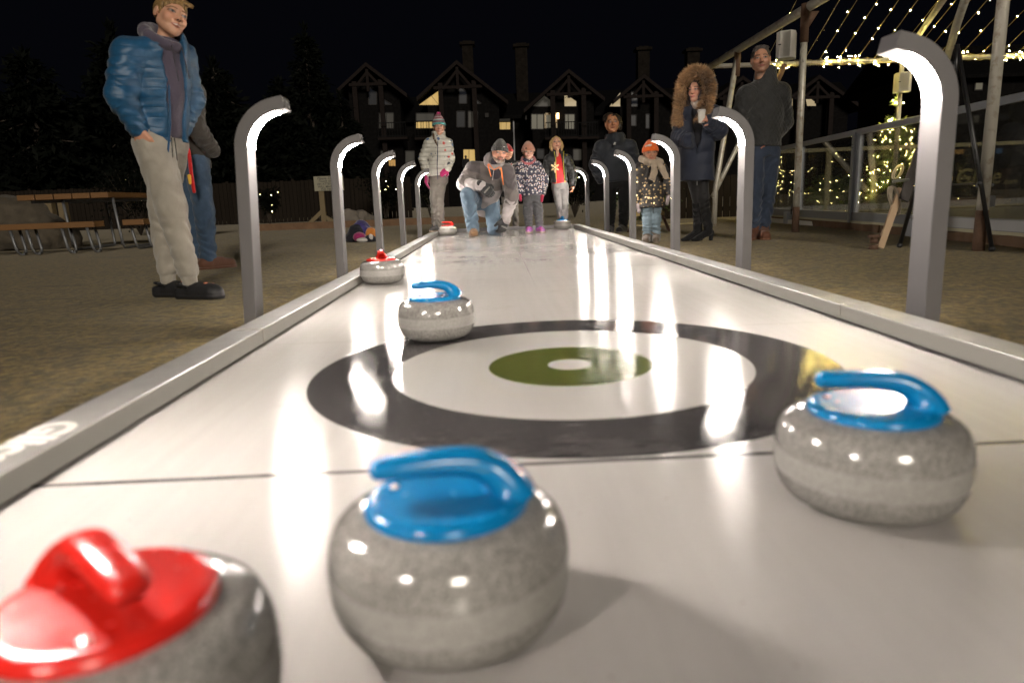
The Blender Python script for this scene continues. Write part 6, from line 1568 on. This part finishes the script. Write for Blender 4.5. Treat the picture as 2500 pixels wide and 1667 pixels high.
def rainbow():
    t = NT('rainbow_print'); o = t.obj(); V = t.vor(17.5, t.map((1, .55, 1)), rand=.75); d = V.outputs['Distance']; pk_ = t.sep(V.outputs['Color'])
    sc_v = t.map((1, .55, 1)); lv = t.new('ShaderNodeVectorMath', operation='SUBTRACT'); s2 = t.new('ShaderNodeVectorMath', operation='SCALE'); t.l.new(sc_v, s2.inputs[0]); s2.inputs['Scale'].default_value = 17.5
    s3 = t.new('ShaderNodeVectorMath', operation='SCALE'); t.l.new(V.outputs['Position'], s3.inputs[0]); s3.inputs['Scale'].default_value = 17.5
    t.l.new(s2.outputs[0], lv.inputs[0]); t.l.new(s3.outputs[0], lv.inputs[1]); q_ = t.sep(lv.outputs[0]); x, z = q_[0], q_[2]
    r = t.math('SQRT', t.math('ADD', t.math('MULTIPLY', x, x), t.math('MULTIPLY', z, z)))
    arc = t.ramp(r, [(0, (.018, .020, .045)), (.20, (.45, .32, .55)), (.25, (.25, .45, .60)), (.30, (.62, .55, .32)), (.35, (.60, .28, .20)), (.41, (.018, .020, .045))], 'CONSTANT')
    isr = t.maprange(pk_[0], .40, .41); up = t.maprange(t.math('ADD', z, .05), 0, .02)
    base = (.018, .020, .045, 1); c = t.mix(t.math('MULTIPLY', isr, up), base, arc)
    def blob(cx, cz, rad): return t.maprange(t.math('SQRT', t.math('ADD', t.math('POWER', t.math('SUBTRACT', x, cx), 2.0), t.math('POWER', t.math('SUBTRACT', z, cz), 2.0))), rad-.02, rad+.02, 1, 0)
    cl = t.math('MAXIMUM', blob(.30, -.08, .14), t.math('MAXIMUM', blob(-.30, -.08, .14), blob(-.20, -.12, .10))); c = t.mix(t.math('MULTIPLY', isr, cl), c, (.58, .55, .55))
    ang = t.math('ARCTAN2', z, x); star = t.math('MULTIPLY', t.math('ADD', 1.0, t.math('MULTIPLY', t.math('COSINE', t.math('MULTIPLY', ang, 5.0)), .38)), .20)
    st = t.math('MULTIPLY', t.maprange(t.math('SUBTRACT', star, r), -.02, .02), t.math('SUBTRACT', 1.0, isr)); c = t.mix(st, c, (.58, .55, .52))
    t.set(color=c, rough=.6, sheen=.2, normal=t.bump(t.noise(26, 4), .4, .006)); return t.m
P_.top(rainbow(), .60, .034, (.056, .050, .042), 1.16, (.05, .085, 0), .004)
pf2 = cloth('pink_fleece', (.50, .13, .15), .95, 500, .5, .003, .6, .3)
f = Sdf(.006); nk = P_.J['neck']
for k in range(12):
    a, a2 = 2*math.pi*k/12, 2*math.pi*(k+1)/12; g = lambda q: nk+A3((.082*math.cos(q), .005+.070*math.sin(q), .022-.055*math.sin(q))); f.cone(g(a), g(a2), .024, .024, .01)
soft('hood_lining', f, pf2.m, P_.root, 2)
for n, sg in (('R', 1), ('L', -1)): P_.glove(cloth('red_pink_mitten', (.58, .03, .085), .85, 300, .4, .002, .4, .3).m, P_.J['wri'+n]+A3((0, .005, -.012)), (-sg*.05, .06, -1), (-sg, 0, 0), .135, -sg, mit=True, name='mitten')
pb = knit('dusty_pink_knit', (.52, .24, .16), (.25, .10, .065), 120, 34); hb = P_.beanie(pb.m, z=.10, tall=.68, wide=.44, brim=.16)
f = Sdf(.004); f.ell((.034, .106, .045), (.013, .005, .014)); soft('hat_patch', f, plain('patch_leather', (.075, .035, .018), .6), hb)
P_.hair(hairmat('fair_brown_hair', (.10, .055, .025), (.28, .17, .08)), lambda f: f.ell((0, -.09, .0), (.362, .38, .36), .02).plane((0, .10, .0), (0, 1, -.1)))

# ---------- blonde girl
P_ = Person('blonde girl in a black puffer jacket over a red snowflake shirt and grey leggings', (.84, 10.88, TZ), 181, 1.47, .225, .86, .008, .0042)
px = P_.px; Y = 10.88
P_.j(head=px(1358, 352, Y), neck=px(1357, 376, Y+.03), shoR=px(1341, 391, Y+.02), shoL=px(1384, 390, Y+.02), elbR=px(1330, 425, Y+.03), elbL=px(1399, 424, Y+.03), wriR=px(1327, 452, Y-.02), wriL=px(1398, 450, Y-.02), pel=px(1366, 446, Y), hipR=px(1357, 455, Y), hipL=px(1377, 455, Y),
     kneR=px(1364, 500, Y-.02), kneL=px(1380, 500, Y-.02), ankR=px(1369, 543, Y), ankL=px(1380, 543, Y)).look(2, 16, 0)
for n in 'RL': P_.J['ank'+n][2] = .06; P_.J['toe'+n] = P_.J['ank'+n]*A3((1, 1, 0))+A3((0, .14, 0))
P_.hands.append((P_.J['wriL'], (.0, .10, -1), (1, .2, 0), .15, 1, .45)); P_.hands.append((P_.J['wriR'], (.1, .10, -1), (-1, .2, 0), .15, -1, .45))
P_.body((.58, .34, .25), dict(brow=(.30, .18, .09), iris=(.07, .08, .10)), dict(neck=.165))
P_.trousers(cloth('grey_marl', (.135, .128, .128), .9, 700, .35, .0015, .3, .3, 7).m, .058, .042, .030, wr=.003); P_.shoes(black_m.m)
P_.top(cloth('red_cotton', (.50, .016, .020), .8, 800, .3, .0015, .3, .3, 7).m, .585, .010, (.040, .034, .028), 1.0, None, .003, name='shirt')
gd = plain('gold_sequin', (.75, .56, .30), .35, .6)
q = MB(); cx_, cy_, cz_ = [float(v) for v in px(1355, 409, Y-.145)]
for i in range(6):
    a = math.pi/6+i*math.pi/3; e = Vector((math.cos(a), 0, math.sin(a)*1.2)); o_ = Vector((cx_, cy_, cz_))
    q.beam(o_, o_+e*.062, .006, .02, (0, 1, 0))
    for tt, l in ((.45, .020), (.7, .016), (.95, .010)):
        for sgn in (-1, 1):
            b_ = a+sgn*.9; q.beam(o_+e*.062*tt, o_+e*.062*tt+Vector((math.cos(b_), 0, math.sin(b_)))*l, .005, .02, (0, 1, 0))
q.obj('snowflake_print', gd, P_.root)
def bfront(f):
    J = P_.J; f.loft((0.0, .15, J['pel'][2]-.20), (0.012, .14, J['neck'][2]+.10), (1, 0, 0), [(0, .075, .14), (.5, .064, .13), (.8, .054, .12), (1, .06, .13)], .01, 's')
P_.top(cloth('black_down', (.012, .013, .015), .5, 800, .25, .001, .2, .25, 5, .45, quilt=.062, qs=2.0).m, .60, .024, (.048, .044, .034), 1.10, (.05, .075, -.3), .004, front=bfront, name='puffer_jacket')
yg = cloth('yellow_zip', (.46, .42, .03), .6, 800); J = P_.J
for sg in (1, -1):
    f = Sdf(.0045); f.chain([(sg*.068+.0, .098, J['pel'][2]-.005), (sg*.063+.005, .108, J['pel'][2]+.15), (sg*.058+.01, .112, J['neck'][2]-.10), (sg*.075+.01, .070, J['neck'][2]+.03)], [.0055]*4, .003); soft('zip', f, yg.m, P_.root)
f = Sdf(.0045); f.ell(tuple(px(1383, 377+2, Y-.10)), (.016, .008, .007)); soft('chest_logo', f, yg.m, P_.root)
for n, sg in (('R', 1), ('L', -1)):
    f = Sdf(.005); w_ = P_.J['wri'+n]; f.cone(w_+A3((0, 0, .03)), w_+A3((0, .006, -.03)), .036, .033); soft('cuff', f, cloth('brown_rib', (.16, .075, .035), .9).m, P_.root)
    f = Sdf(.004); 
    for k in range(3): f.cone(w_+A3((-sg*.004, .02+.014*k-.02, -.085)), w_+A3((-sg*.012, .03+.014*k-.02, -.115)), .008, .006, .002)
    soft('orange_fingertips', f, plain('tip_orange', (.70, .26, .03), .7), P_.root)
P_.hair(hairmat('fair_hair', (.26, .15, .055), (.66, .46, .22)), lambda f: f.ell((0, -.10, .11), (.40, .42, .42), .03).chain([(.33, -.02, .10), (.385, .02, -.20), (.34, .06, -.46)], [.12, .105, .05], .04).chain([(-.33, -.02, .10), (-.385, .02, -.20), (-.34, .06, -.46)], [.12, .105, .05], .04).cone((0, -.3, 0), (0, -.28, -.42), .26, .2, .05).ell((0, .34, .02), (.26, .28, .40), .05, op='s').cone((.02, .14, .44), (.26, .22, .22), .07, .05, .03).cone((.02, .14, .44), (-.26, .22, .22), .07, .05, .03), amp=.024, fr=26, st=(1.6, 1.6, .3))
# ---------- person in the dark rain jacket
P_ = Person('tall person with dark curly hair in a dark rain jacket, hands behind the back', (1.535, 9.8, TZ), 168, 1.68, .262, 1.22, .009, .0042)
px = P_.px; Y = 9.78
P_.j(head=px(1494, 302, Y-.02), neck=px(1501, 341, Y+.03), shoR=px(1468, 361, Y), shoL=px(1537, 359, Y+.03), elbR=px(1452, 402, Y+.08), elbL=px(1552, 405, Y+.10), wriR=px(1466, 438, Y+.10), wriL=px(1541, 440, Y+.10), pel=px(1506, 440, Y), hipR=px(1490, 450, Y), hipL=px(1524, 450, Y),
     kneR=px(1490, 505, Y), kneL=px(1524, 505, Y), ankR=px(1489, 552, Y), ankL=px(1521, 550, Y))
for n, g in (('R', .03), ('L', .06)): P_.J['ank'+n][2] = .07; P_.J['toe'+n] = P_.J['ank'+n]*A3((1, 1, 0))+A3((g, .2, 0))
P_.look(10, 4, 4).body((.40, .195, .105), dict(brow=(.02, .012, .008), lips=(.34, .12, .09), smile=-.2, browt=.022), dict(neck=.21, jaw=1.12))
P_.trousers(cloth('black_trousers', (.008, .008, .009), .85, 800, .35, .0015, .1, .3, 7).m, .070, .056, .044, wr=.005); P_.shoes(cloth('black_trainer', (.018, .017, .018), .6).m, .155, .032, .07, plain('grey_sole', (.25, .22, .18), .7))
P_.top(cloth('navy_shell', (.012, .015, .022), .6, 700, .3, .0015, .2, .3, 5).m, .58, .030, (.054, .048, .040), 1.04, (.055, .085, -.2), .006)
f = Sdf(.007); nk = P_.J['neck']
for sg in (1, -1): f.cone(tuple(nk+A3((sg*.095, -.01, .06))), tuple(nk+A3((sg*.02, .115, -.07))), .034, .022, .02)
f.cone(tuple(nk+A3((-.09, -.04, .03))), tuple(nk+A3((.09, -.04, .03))), .055, .055, .03); soft('hood', f, cloth('navy_shell_dark', (.013, .015, .022), .6, 700, .3, .0015, .2, .3, 5).m, P_.root, 2)
f = Sdf(.006); f.cone(tuple(nk+A3((-.005, .045, -.10))), tuple(nk+A3((-.005, .045, .015))), .07, .062, .02); soft('undershirt', f, cloth('dark_green_fleece', (.028, .034, .030), .9).m, P_.root)
lw = plain('logo_grey', (.50, .50, .47), .6); q = MB(); c_ = Vector([float(v) for v in px(1501.5, 350, Y-.175)]); u = .012
for a_, b_ in (((0, 1.1), (-1, 0)), ((-1, 0), (-.3, -.2)), ((0, 1.1), (1, 0)), ((1, 0), (.35, .1)), ((-1.8, -1.7), (-1.2, -.6)), ((-1.2, -.6), (.4, -.7)), ((-1.2, -1.3), (.8, -1.35))):
    q.beam(c_+Vector((-a_[0]*u, 0, a_[1]*u)), c_+Vector((-b_[0]*u, 0, b_[1]*u)), .006, .03, (0, 1, 0))
q.obj('chest_logo', lw, P_.root)
ch = hairmat('dark_curls', (.006, .005, .004), (.035, .024, .016), (60, 60, 60))
P_.hair(ch, lambda f: f.ell((0, -.09, .13), (.36, .42, .385), .02).plane((0, .13, .16), (0, .85, -.55)).ell((-.26, -.36, .12), (.34, .30, .40), .05).ell((.06, -.30, .36), (.36, .28, .26), .05).ell((-.40, -.32, -.12), (.18, .2, .24), .04), amp=.022, fr=15, st=(1, 1, 1))
q = MB(); e_ = Vector([float(v) for v in P_.hw((-.37, .02, -.13))]); q.tube([e_, e_+Vector((0, 0, -.02)), e_+Vector((0, 0, -.05))], .004, 6); q.obj('earring', plain('earring_silver', (.7, .7, .7), .2, 1), P_.root, True)

# ---------- child in the orange hat
P_ = Person('small child in an orange knit hat, cream scarf and dark star print coat', (1.475, 7.42, TZ), 178, 1.06, .195, 1.12, .0075, .004)
px = P_.px; Y = 7.40
P_.j(head=px(1588, 374, Y-.02), neck=px(1589, 398, Y+.02), shoR=px(1565, 413, Y), shoL=px(1612, 412, Y), elbR=px(1556, 450, Y), elbL=px(1628, 445, Y), wriR=px(1556, 490, Y-.02), wriL=px(1632, 470, Y-.03), pel=px(1590, 496, Y), hipR=px(1578, 502, Y), hipL=px(1601, 502, Y),
     kneR=px(1579, 536, Y-.02), kneL=px(1602, 535, Y-.02), ankR=px(1579, 574, Y), ankL=px(1601, 573, Y))
for n, g in (('R', .03), ('L', .02)): P_.J['ank'+n][2] = .055; P_.J['toe'+n] = P_.J['ank'+n]*A3((1, 1, 0))+A3((g, .11, 0))
P_.look(0, -2, 2).body((.46, .25, .165), dict(brow=(.06, .035, .02), iris=(.02, .012, .01), lips=(.42, .13, .12)), dict(neck=.17))
P_.trousers(cloth('pale_denim', (.19, .26, .315), .85, 900, .35, .0014, .2, .3, 8).m, .068, .058, .050, wr=.008, cut=-.005)
P_.shoes(cloth('taupe_suede', (.13, .10, .075), .9, 600, .3, .0015, .4, .3).m, .165, .040, .095, plain('taupe_sole', (.13, .10, .07), .8))
def stars():
    t = NT('gold_star_print'); o = t.obj(); S = 24.0; fl = t.map((1, .45, 1)); V = t.vor(S, fl, rand=.9); pk_ = t.sep(V.outputs['Color'])
    a = t.new('ShaderNodeVectorMath', operation='SCALE'); t.l.new(fl, a.inputs[0]); a.inputs['Scale'].default_value = S
    b = t.new('ShaderNodeVectorMath', operation='SCALE'); t.l.new(V.outputs['Position'], b.inputs[0]); b.inputs['Scale'].default_value = S
    lv = t.new('ShaderNodeVectorMath', operation='SUBTRACT'); t.l.new(a.outputs[0], lv.inputs[0]); t.l.new(b.outputs[0], lv.inputs[1]); q_ = t.sep(lv.outputs[0]); x, z = q_[0], q_[2]
    r = t.math('SQRT', t.math('ADD', t.math('MULTIPLY', x, x), t.math('MULTIPLY', z, z))); ang = t.math('ADD', t.math('ARCTAN2', z, x), t.math('MULTIPLY', pk_[1], 2.0))
    size = t.math('ADD', .07, t.math('MULTIPLY', pk_[0], .20)); zz_ = t.sep()[2]
    dens = t.maprange(zz_, .38, .62, 1.0, .55); on = t.math('LESS_THAN', pk_[2], dens)
    star = t.math('MULTIPLY', t.math('ADD', 1.0, t.math('MULTIPLY', t.math('COSINE', t.math('MULTIPLY', ang, 5.0)), .42)), size)
    m = t.math('MULTIPLY', t.maprange(t.math('SUBTRACT', star, r), -.015, .015), on)
    c = t.mix(m, t.mix(t.noise(9, 3), (.022, .019, .019), (.034, .029, .028)), (.82, .60, .30))
    t.set(color=c, rough=t.maprange(m, 0, 1, .6, .32), metal=t.math('MULTIPLY', m, .6), normal=t.bump(t.noise(28, 4), .5, .008)); return t.m
P_.top(stars(), .55, .030, (.054, .048, .042), 1.22, (.05, .085, 0), .005, name='coat')
f = Sdf(.005); c_ = P_.J['neck']; zz = P_.J['pel'][2]; f.chain([(c_[0], .112, c_[2]-.12), (c_[0]+.003, .128, zz+.10), (c_[0], .142, zz-.10)], [.005]*3, .003); soft('zip', f, cloth('zip_dark', (.012, .011, .012), .5).m, P_.root)
sc_m = cloth('cream_scarf', (.46, .37, .28), .95, 500, .4, .0025, .5, .2, 7)
f = Sdf(.006); nk = P_.J['neck']
for k in range(14):
    a, a2 = 2*math.pi*k/14, 2*math.pi*(k+1)/14; g = lambda q: nk+A3((.098*math.cos(q), .012+.085*math.sin(q), .020+.018*math.cos(q)-.025*math.sin(q))); f.cone(g(a), g(a2), .034, .034, .012)
f.disp(lambda P: .004*wob(P, 40, 3)); sf_ = soft('scarf', f, sc_m.m, P_.root, 2)
f = Sdf(.006)
p1, p2, p3 = px(1597, 402, Y-.13), px(1597, 420, Y-.17), px(1591, 440, Y-.185); f.cone(p1, p2, .030, .036, .01, flat=((0, 1, 0), 2.4)); f.cone(p2, p3, .036, .038, .01, flat=((0, 1, 0), 2.4)); f.plane(p3, (p3-p2))
p1, p2, p3 = px(1606, 399, Y-.12), px(1617, 412, Y-.15), px(1626, 431, Y-.14); f.cone(p1, p2, .030, .034, .01, flat=((0, 1, 0), 2.4)); f.cone(p2, p3, .034, .030, .01, flat=((0, 1, 0), 2.4)); f.plane(p3, (p3-p2)) if False else None
f.disp(lambda P: .003*wob(P, 45, 5)); soft('scarf_end', f, sc_m.m, sf_, 1)
mt_ = cloth('lilac_mitten', (.42, .35, .37), .9, 300, .4, .002, .5, .25)
for n, sg in (('R', 1), ('L', -1)): P_.glove(mt_.m, P_.J['wri'+n]+A3((0, .0, -.012)), (-sg*.08, .05, -1), (-sg, 0, 0), .135, -sg, mit=True, name='mitten')
ok_ = cloth('orange_hat_knit', (.80, .135, .012), .85, 500, .35, .002, .4, .2); hb = P_.beanie(ok_.m, z=.11, tall=.66, wide=.43, brim=.20)
Rw = P_.Rm
tx = bpy.data.curves.new('hat_lettering', 'FONT'); 
bpy.data.curves.remove(tx)
M4 = Matrix.Translation((.086, .112, .052)) @ Matrix(((-1, 0, 0, 0), (0, 0, 1, 0), (0, 1, 0, 0), (0, 0, 0, 1))) @ Matrix.Rotation(R(8), 4, 'Z')
tb = text_obj('hat_lettering', 'oranjo', .032, plain('thread_white', (.72, .70, .66), .7), M4, hb, .0025, 'LEFT', 0, .0012)
for v in tb.data.vertices:                                  # wrap the stitched word round the hat
    x, y, z = v.co; a = x/.098; v.co = (.088*math.sin(a), -.011+(.104+(y-.112))*math.cos(a), z+.006)

# ---------- woman with the fur hood
P_ = Person('woman in a navy parka with a big tan fur hood holding a white paper cup', (2.045, 7.35, TZ), 140, 1.66, .232, .95, .008, .0038)
px = P_.px; Y = 7.33
P_.j(head=px(1703, 221, Y-.02), neck=px(1706, 253, Y+.03), shoR=px(1675, 283, Y+.10), shoL=px(1736, 283, Y), elbR=px(1660, 335, Y+.10), elbL=px(1752, 318, Y-.10), wriR=px(1684, 345, Y-.10), wriL=px(1724, 296, Y-.20), pel=px(1701, 405, Y+.02), hipR=px(1689, 425, Y+.05), hipL=px(1713, 425, Y),
     kneR=px(1702, 480, Y+.03), kneL=px(1717, 480, Y-.03), ankR=px(1703, 562, Y+.06), ankL=px(1728, 562, Y-.02))
for n, zz_ in (('R', .13), ('L', .13)): P_.J['ank'+n][2] = zz_
P_.J['toeR'] = P_.J['ankR']*A3((1, 1, 0))+A3((.09, .13, 0)); P_.J['toeL'] = P_.J['ankL']*A3((1, 1, 0))+A3((.09, .14, 0)); P_.foot = False
P_.look(-10, -2, -2)
cup = px(1713, 284, Y-.235); wl_ = px(1731, 296, Y-.19); P_.J['wriL'] = wl_
P_.hands.append((tuple(wl_), tuple(unit(cup+A3((-.035, -.005, -.02))-wl_)), tuple(unit(A3((.55, .80, 0)))*1.0), .155, 1, .62))
P_.body((.54, .30, .215), dict(brow=(.05, .025, .015), lips=(.42, .14, .13), smile=-.35, iris=(.04, .025, .02)), dict(neck=.165))
blk2 = cloth('black_tights', (.009, .0085, .010), .6, 800, .25, .001, .3, .3, 9)
P_.trousers(blk2.m, .056, .038, .030, wr=.002, name='tights')
bt = cloth('black_suede', (.006, .006, .007), .85, 500, .3, .0015, .1, .3, 9)
for n in 'RL':
    a, k_, t = P_.J['ank'+n], P_.J['kne'+n], P_.J['toe'+n]; d = unit((t[0]-a[0], t[1]-a[1], 0)); f = Sdf(.006)
    f.cone(k_+A3((0, 0, .02)), a+A3((0, 0, .03)), .056, .044, .02, wr=(.003, 5)); f.cone(a+A3((0, 0, .02)), a-d*.005+A3((0, 0, -.035)), .045, .040, .02)
    b0_ = A3((a[0], a[1], 0)); f.cone(b0_-d*.01+A3((0, 0, .098)), b0_+d*.125+A3((0, 0, .030)), .040, .031, .03); f.cone(b0_+d*.125+A3((0, 0, .026)), b0_+d*.185+A3((0, 0, .022)), .030, .017, .01)
    f.plane((0, 0, .004), (0, 0, -1)); o = soft('boot', f, bt.m, P_.root, 1)
    g = Sdf(.005); g.cone(b0_-d*.045+A3((0, 0, .09)), b0_-d*.040+A3((0, 0, .015)), .028, .022, .004); g.plane((0, 0, .0), (0, 0, -1)); soft('heel', g, bt.m, o, 0)
pk_n = cloth('navy_parka', (.015, .021, .042), .55, 700, .3, .0015, .2, .3, 5)
def pfront(f):
    J = P_.J; f.loft((0.02, .20, J['pel'][2]+.12), (0.02, .17, J['neck'][2]+.08), (1, 0, 0), [(0, .006, .12), (.35, .045, .12), (1, .10, .13)], .02, 's')
P_.top(pk_n.m, .505, .034, (.056, .050, .040), 1.10, None, .006, front=pfront, disp=lambda P: -.006*np.abs(np.sin((P[:, 2]+.1*P[:, 0])*math.pi/.13))**.6, name='parka', depth=1.05)
P_.top(cloth('dark_cardigan', (.020, .020, .026), .9, 500).m, .50, .006, (.03, .028, .024), 1.0, None, .003, name='cardigan')
f = Sdf(.006); nk = P_.J['neck']; f.cone(tuple(nk+A3((0, .02, -.03))), tuple(P_.hw((0, .0, -.50))), .078, .066, .01); f.disp(lambda P: .002*np.sin(np.arctan2(P[:, 1]-nk[1], P[:, 0]-nk[0])*36)); soft('turtleneck', f, cloth('cream_knit', (.62, .54, .48), .95, 300, .5, .003, .4, .15).m, P_.root)
f = Sdf(.005); z_ = P_.J['pel'][2]; f.chain([(.02, .158, z_+.14), (.02, .162, z_-.05), (.02, .165, z_-.20)], [.0055]*3, .003); soft('zip', f, plain('zip_steel', (.45, .45, .46), .35, .8), P_.root)
P_.hair(hairmat('long_dark_hair', (.010, .007, .006), (.05, .032, .026)), lambda f: f.ell((0, -.09, .12), (.375, .43, .40), .02).ell((.0, .36, -.10), (.235, .28, .46), .05, op='s').chain([(.30, .04, .0), (.36, .12, -.45), (.30, .24, -.95), (.26, .28, -1.25)], [.10, .12, .11, .05], .03).chain([(-.30, .04, .0), (-.34, .10, -.45), (-.30, .18, -.85)], [.09, .10, .07], .03), amp=.02)
# hood shell and fur
hc_ = P_.J['head']; Rm = P_.Rm
f = Sdf(.008); f.ell(tuple(P_.hw((0, -.30, .08))), (.165, .15, .18), .03, M=Rm); f.ell(tuple(P_.hw((0, .25, -.02))), (.125, .19, .16), .02, M=Rm, op='s'); f.cone(tuple(P_.hw((0, -.30, -.2))), tuple(P_.J['neck']+A3((0, -.08, -.06))), .14, .11, .04)
soft('hood', f, pk_n.m, P_.root, 2)
fur_m = NT('tan_fur'); fa_ = fur_m.new('ShaderNodeAttribute'); fa_.attribute_name = 'Col'; fur_m.set(color=fa_.outputs['Color'], rough=.6, spec=.3, sheen=.3); fur_m = fur_m.m
path = [(.62, .52, -1.42), (.66, .44, -1.05), (.72, .30, -.62), (.76, .20, -.15), (.72, .16, .25), (.52, .14, .56), (.22, .13, .70), (-.12, .13, .70), (-.46, .14, .56), (-.68, .16, .22), (-.74, .20, -.18), (-.70, .28, -.60), (-.56, .40, -.98), (-.40, .52, -1.25)]
path = [(x*.88, y, z) for x, y, z in path]
Pp = np.array([P_.hw(p) for p in path]); n_ = 160; tt = np.linspace(0, len(Pp)-1.001, n_); i_ = tt.astype(int); fr_ = (tt-i_)[:, None]
g0, g1, g2, g3 = Pp[np.maximum(i_-1, 0)], Pp[i_], Pp[i_+1], Pp[np.minimum(i_+2, len(Pp)-1)]
Cv = .5*((2*g1)+(-g0+g2)*fr_+(2*g0-5*g1+4*g2-g3)*fr_**2+(-g0+3*g1-3*g2+g3)*fr_**3)
rs = np.random.RandomState(17); nf = 15000
ii = rs.randint(2, n_-2, nf); T = Cv[np.minimum(ii+1, n_-1)]-Cv[np.maximum(ii-1, 0)]; T /= np.linalg.norm(T, axis=1, keepdims=True)
U = rs.normal(size=(nf, 3)); U -= (U*T).sum(1, keepdims=True)*T; U /= np.linalg.norm(U, axis=1, keepdims=True)
ctr = Cv.mean(0); out = Cv[ii]-ctr; out -= (out*T).sum(1, keepdims=True)*T; out /= np.maximum(.01, np.linalg.norm(out, axis=1, keepdims=True))
base = Cv[ii]+U*.034*rs.uniform(.6, 1, (nf, 1)); tuft = np.stack([wob(Cv[ii], 40, s_) for s_ in (0, 1, 2)], 1)
D_ = U*.75+out*.55+T*rs.normal(size=(nf, 1))*.20+tuft*.35+A3((0, 0, -.25))
Ln = rs.uniform(.040, .080, nf); V, F = cards(base, D_, Ln, rs.uniform(.0035, .0065, nf), rs)
u_ = rs.rand(nf); band = wob(Cv[ii], 55, 4)*.5+.5
cc = np.array((.30, .155, .060))[None]*(1-u_[:, None])+np.array((.58, .36, .17))[None]*u_[:, None]; cc *= (.55+.6*band)[:, None]
tip = np.repeat(cc[:, None], 4, 1); tip[:, 0] *= .45; tip[:, 2] = tip[:, 2]*1.15+.04
fo = link('fur_trim', new_mesh('fur_trim', V.astype(np.float32), F, fur_m, False), P_.root); at_ = fo.data.color_attributes.new('Col', 'FLOAT_COLOR', 'POINT'); at_.data.foreach_set('color', np.concatenate([tip.reshape(-1, 3), np.ones((nf*4, 1))], 1).astype(np.float32).ravel())
f = Sdf(.010)
for k in range(0, n_-4, 4): f.cone(Cv[k], Cv[min(k+4, n_-1)], .036, .036, .005)
soft('fur_backing', f, cloth('fur_under', (.16, .085, .035), .95, 200, .6, .004).m, fo)
# cup
cw = P_.root.matrix_basis @ Vector((0, 0, 0)); Mw = Matrix.Translation(P_.root.location) @ Matrix.Rotation(R(140), 4, 'Z'); cpw = Mw @ Vector([float(v) for v in cup])
cp_ = thing('paper_cup', 'white paper coffee cup with a lid held by the woman with the fur hood', 'cup', cpw+Vector((0, 0, -.065)))
q = MB(); q.lathe([(.027, 0), (.028, .002), (.038, .112), (.0385, .114)], 28); q.obj('cup_body', plain('paper_white', (.66, .64, .60), .6, 0, .03), cp_, True)
q = MB(); q.lathe([(.0405, .108), (.0415, .112), (.0405, .117), (.038, .119), (.0365, .127), (.034, .129), (.030, .126)], 28); q.obj('lid', plain('lid_white', (.60, .58, .57), .4, 0, .03), cp_, True)

# ---------- man in the quilted jacket
P_ = Person('man with short dark hair in a charcoal quilted jacket, navy trousers and brown boots', (2.66, 7.32, TZ), 158, 1.93, .262, 1.0, .009, .0038)
px = P_.px; Y = 7.30
P_.j(head=px(1857, 147, Y-.02), neck=px(1868, 203, Y+.04), shoR=px(1824, 236, Y-.02), shoL=px(1903, 228, Y+.04), elbR=px(1806, 300, Y+.02), elbL=px(1914, 298, Y+.12), wriR=px(1822, 350, Y-.08), wriL=px(1880, 343, Y-.05), pel=px(1860, 352, Y+.02), hipR=px(1842, 372, Y), hipL=px(1877, 372, Y+.04),
     kneR=px(1840, 465, Y-.02), kneL=px(1873, 463, Y+.03), ankR=px(1838, 556, Y), ankL=px(1862, 556, Y+.03))
for n in 'RL': P_.J['ank'+n][2] = .085; P_.J['toe'+n] = P_.J['ank'+n]*A3((1, 1, 0))+A3((.04 if n == 'R' else -.03, .2, 0))
P_.look(6, 0, 3)
P_.hands.append((tuple(P_.J['wriL']+A3((.01, .02, 0))), (.45, .35, -.75), (1, -.3, .2), .19, -1, .4))
P_.body((.46, .245, .155), dict(brow=(.035, .02, .014), lips=(.36, .13, .11), stub=(.20, .12, .09), browt=.024, iris=(.03, .025, .02), smile=-.1), dict(neck=.20, jaw=1.08))
P_.trousers(cloth('navy_chino', (.032, .046, .078), .85, 900, .35, .0014, .2, .35, 6).m, .068, .052, .042, wr=.007)
P_.shoes(cloth('rust_leather', (.13, .05, .025), .55, 600, .3, .002, .1, .35).m, .155, .032, .06, plain('brown_sole', (.16, .07, .035), .7))
P_.top(cloth('quilted_charcoal', (.019, .020, .020), .7, 800, .3, .0012, .3, .25, 5, .35, quilt=.075, qd='diamond', qs=2.2).m, .578, .030, (.052, .046, .038), 1.03, (.078, .064, -.22), .004, name='quilted_jacket')
f = Sdf(.004); nk = P_.J['neck']; f.cone(tuple(nk+A3((.03, .092, .03))), tuple(nk+A3((.045, .145, -.16))), .005, .004); soft('zip', f, plain('zip_grey', (.2, .2, .2), .4, .6), P_.root)
P_.hair(hairmat('short_dark_hair', (.014, .011, .010), (.085, .07, .06)), lambda f: f.ell((0, -.078, .142), (.356, .428, .382), .03).ell((0, .10, .42), (.27, .22, .10), .05).ell((-.0, .56, .02), (.265, .30, .345), .05, op='s').plane((0, .20, .0), (0, 1, -.12)).plane((0, 0, -.16), (0, .45, -1)), amp=.014, fr=40, st=(1, 1, .6))
# ---------- dark figure in the lit ground floor window
q_ = at(1138, 403, 79.4)
P_ = Person('dark figure standing at the lit ground floor window of the lodge', (q_.x, 79.3, at(1138, 401, 79.3).z-1.35), 180, 2.3, .34, 1.1, .05, .03)
P_.body((.03, .02, .015), {}, {}); P_.top(black_m.m, .5, .05); P_.trousers(black_m.m); P_.hair(hairmat('figure_hair', (.01, .008, .006), (.03, .02, .015)), lambda f: f.ell((0, -.10, .08), (.42, .46, .44), .02).cone((0, -.2, -.1), (0, -.22, -.5), .3, .25, .1).plane((0, .25, .0), (0, 1, -.3)))
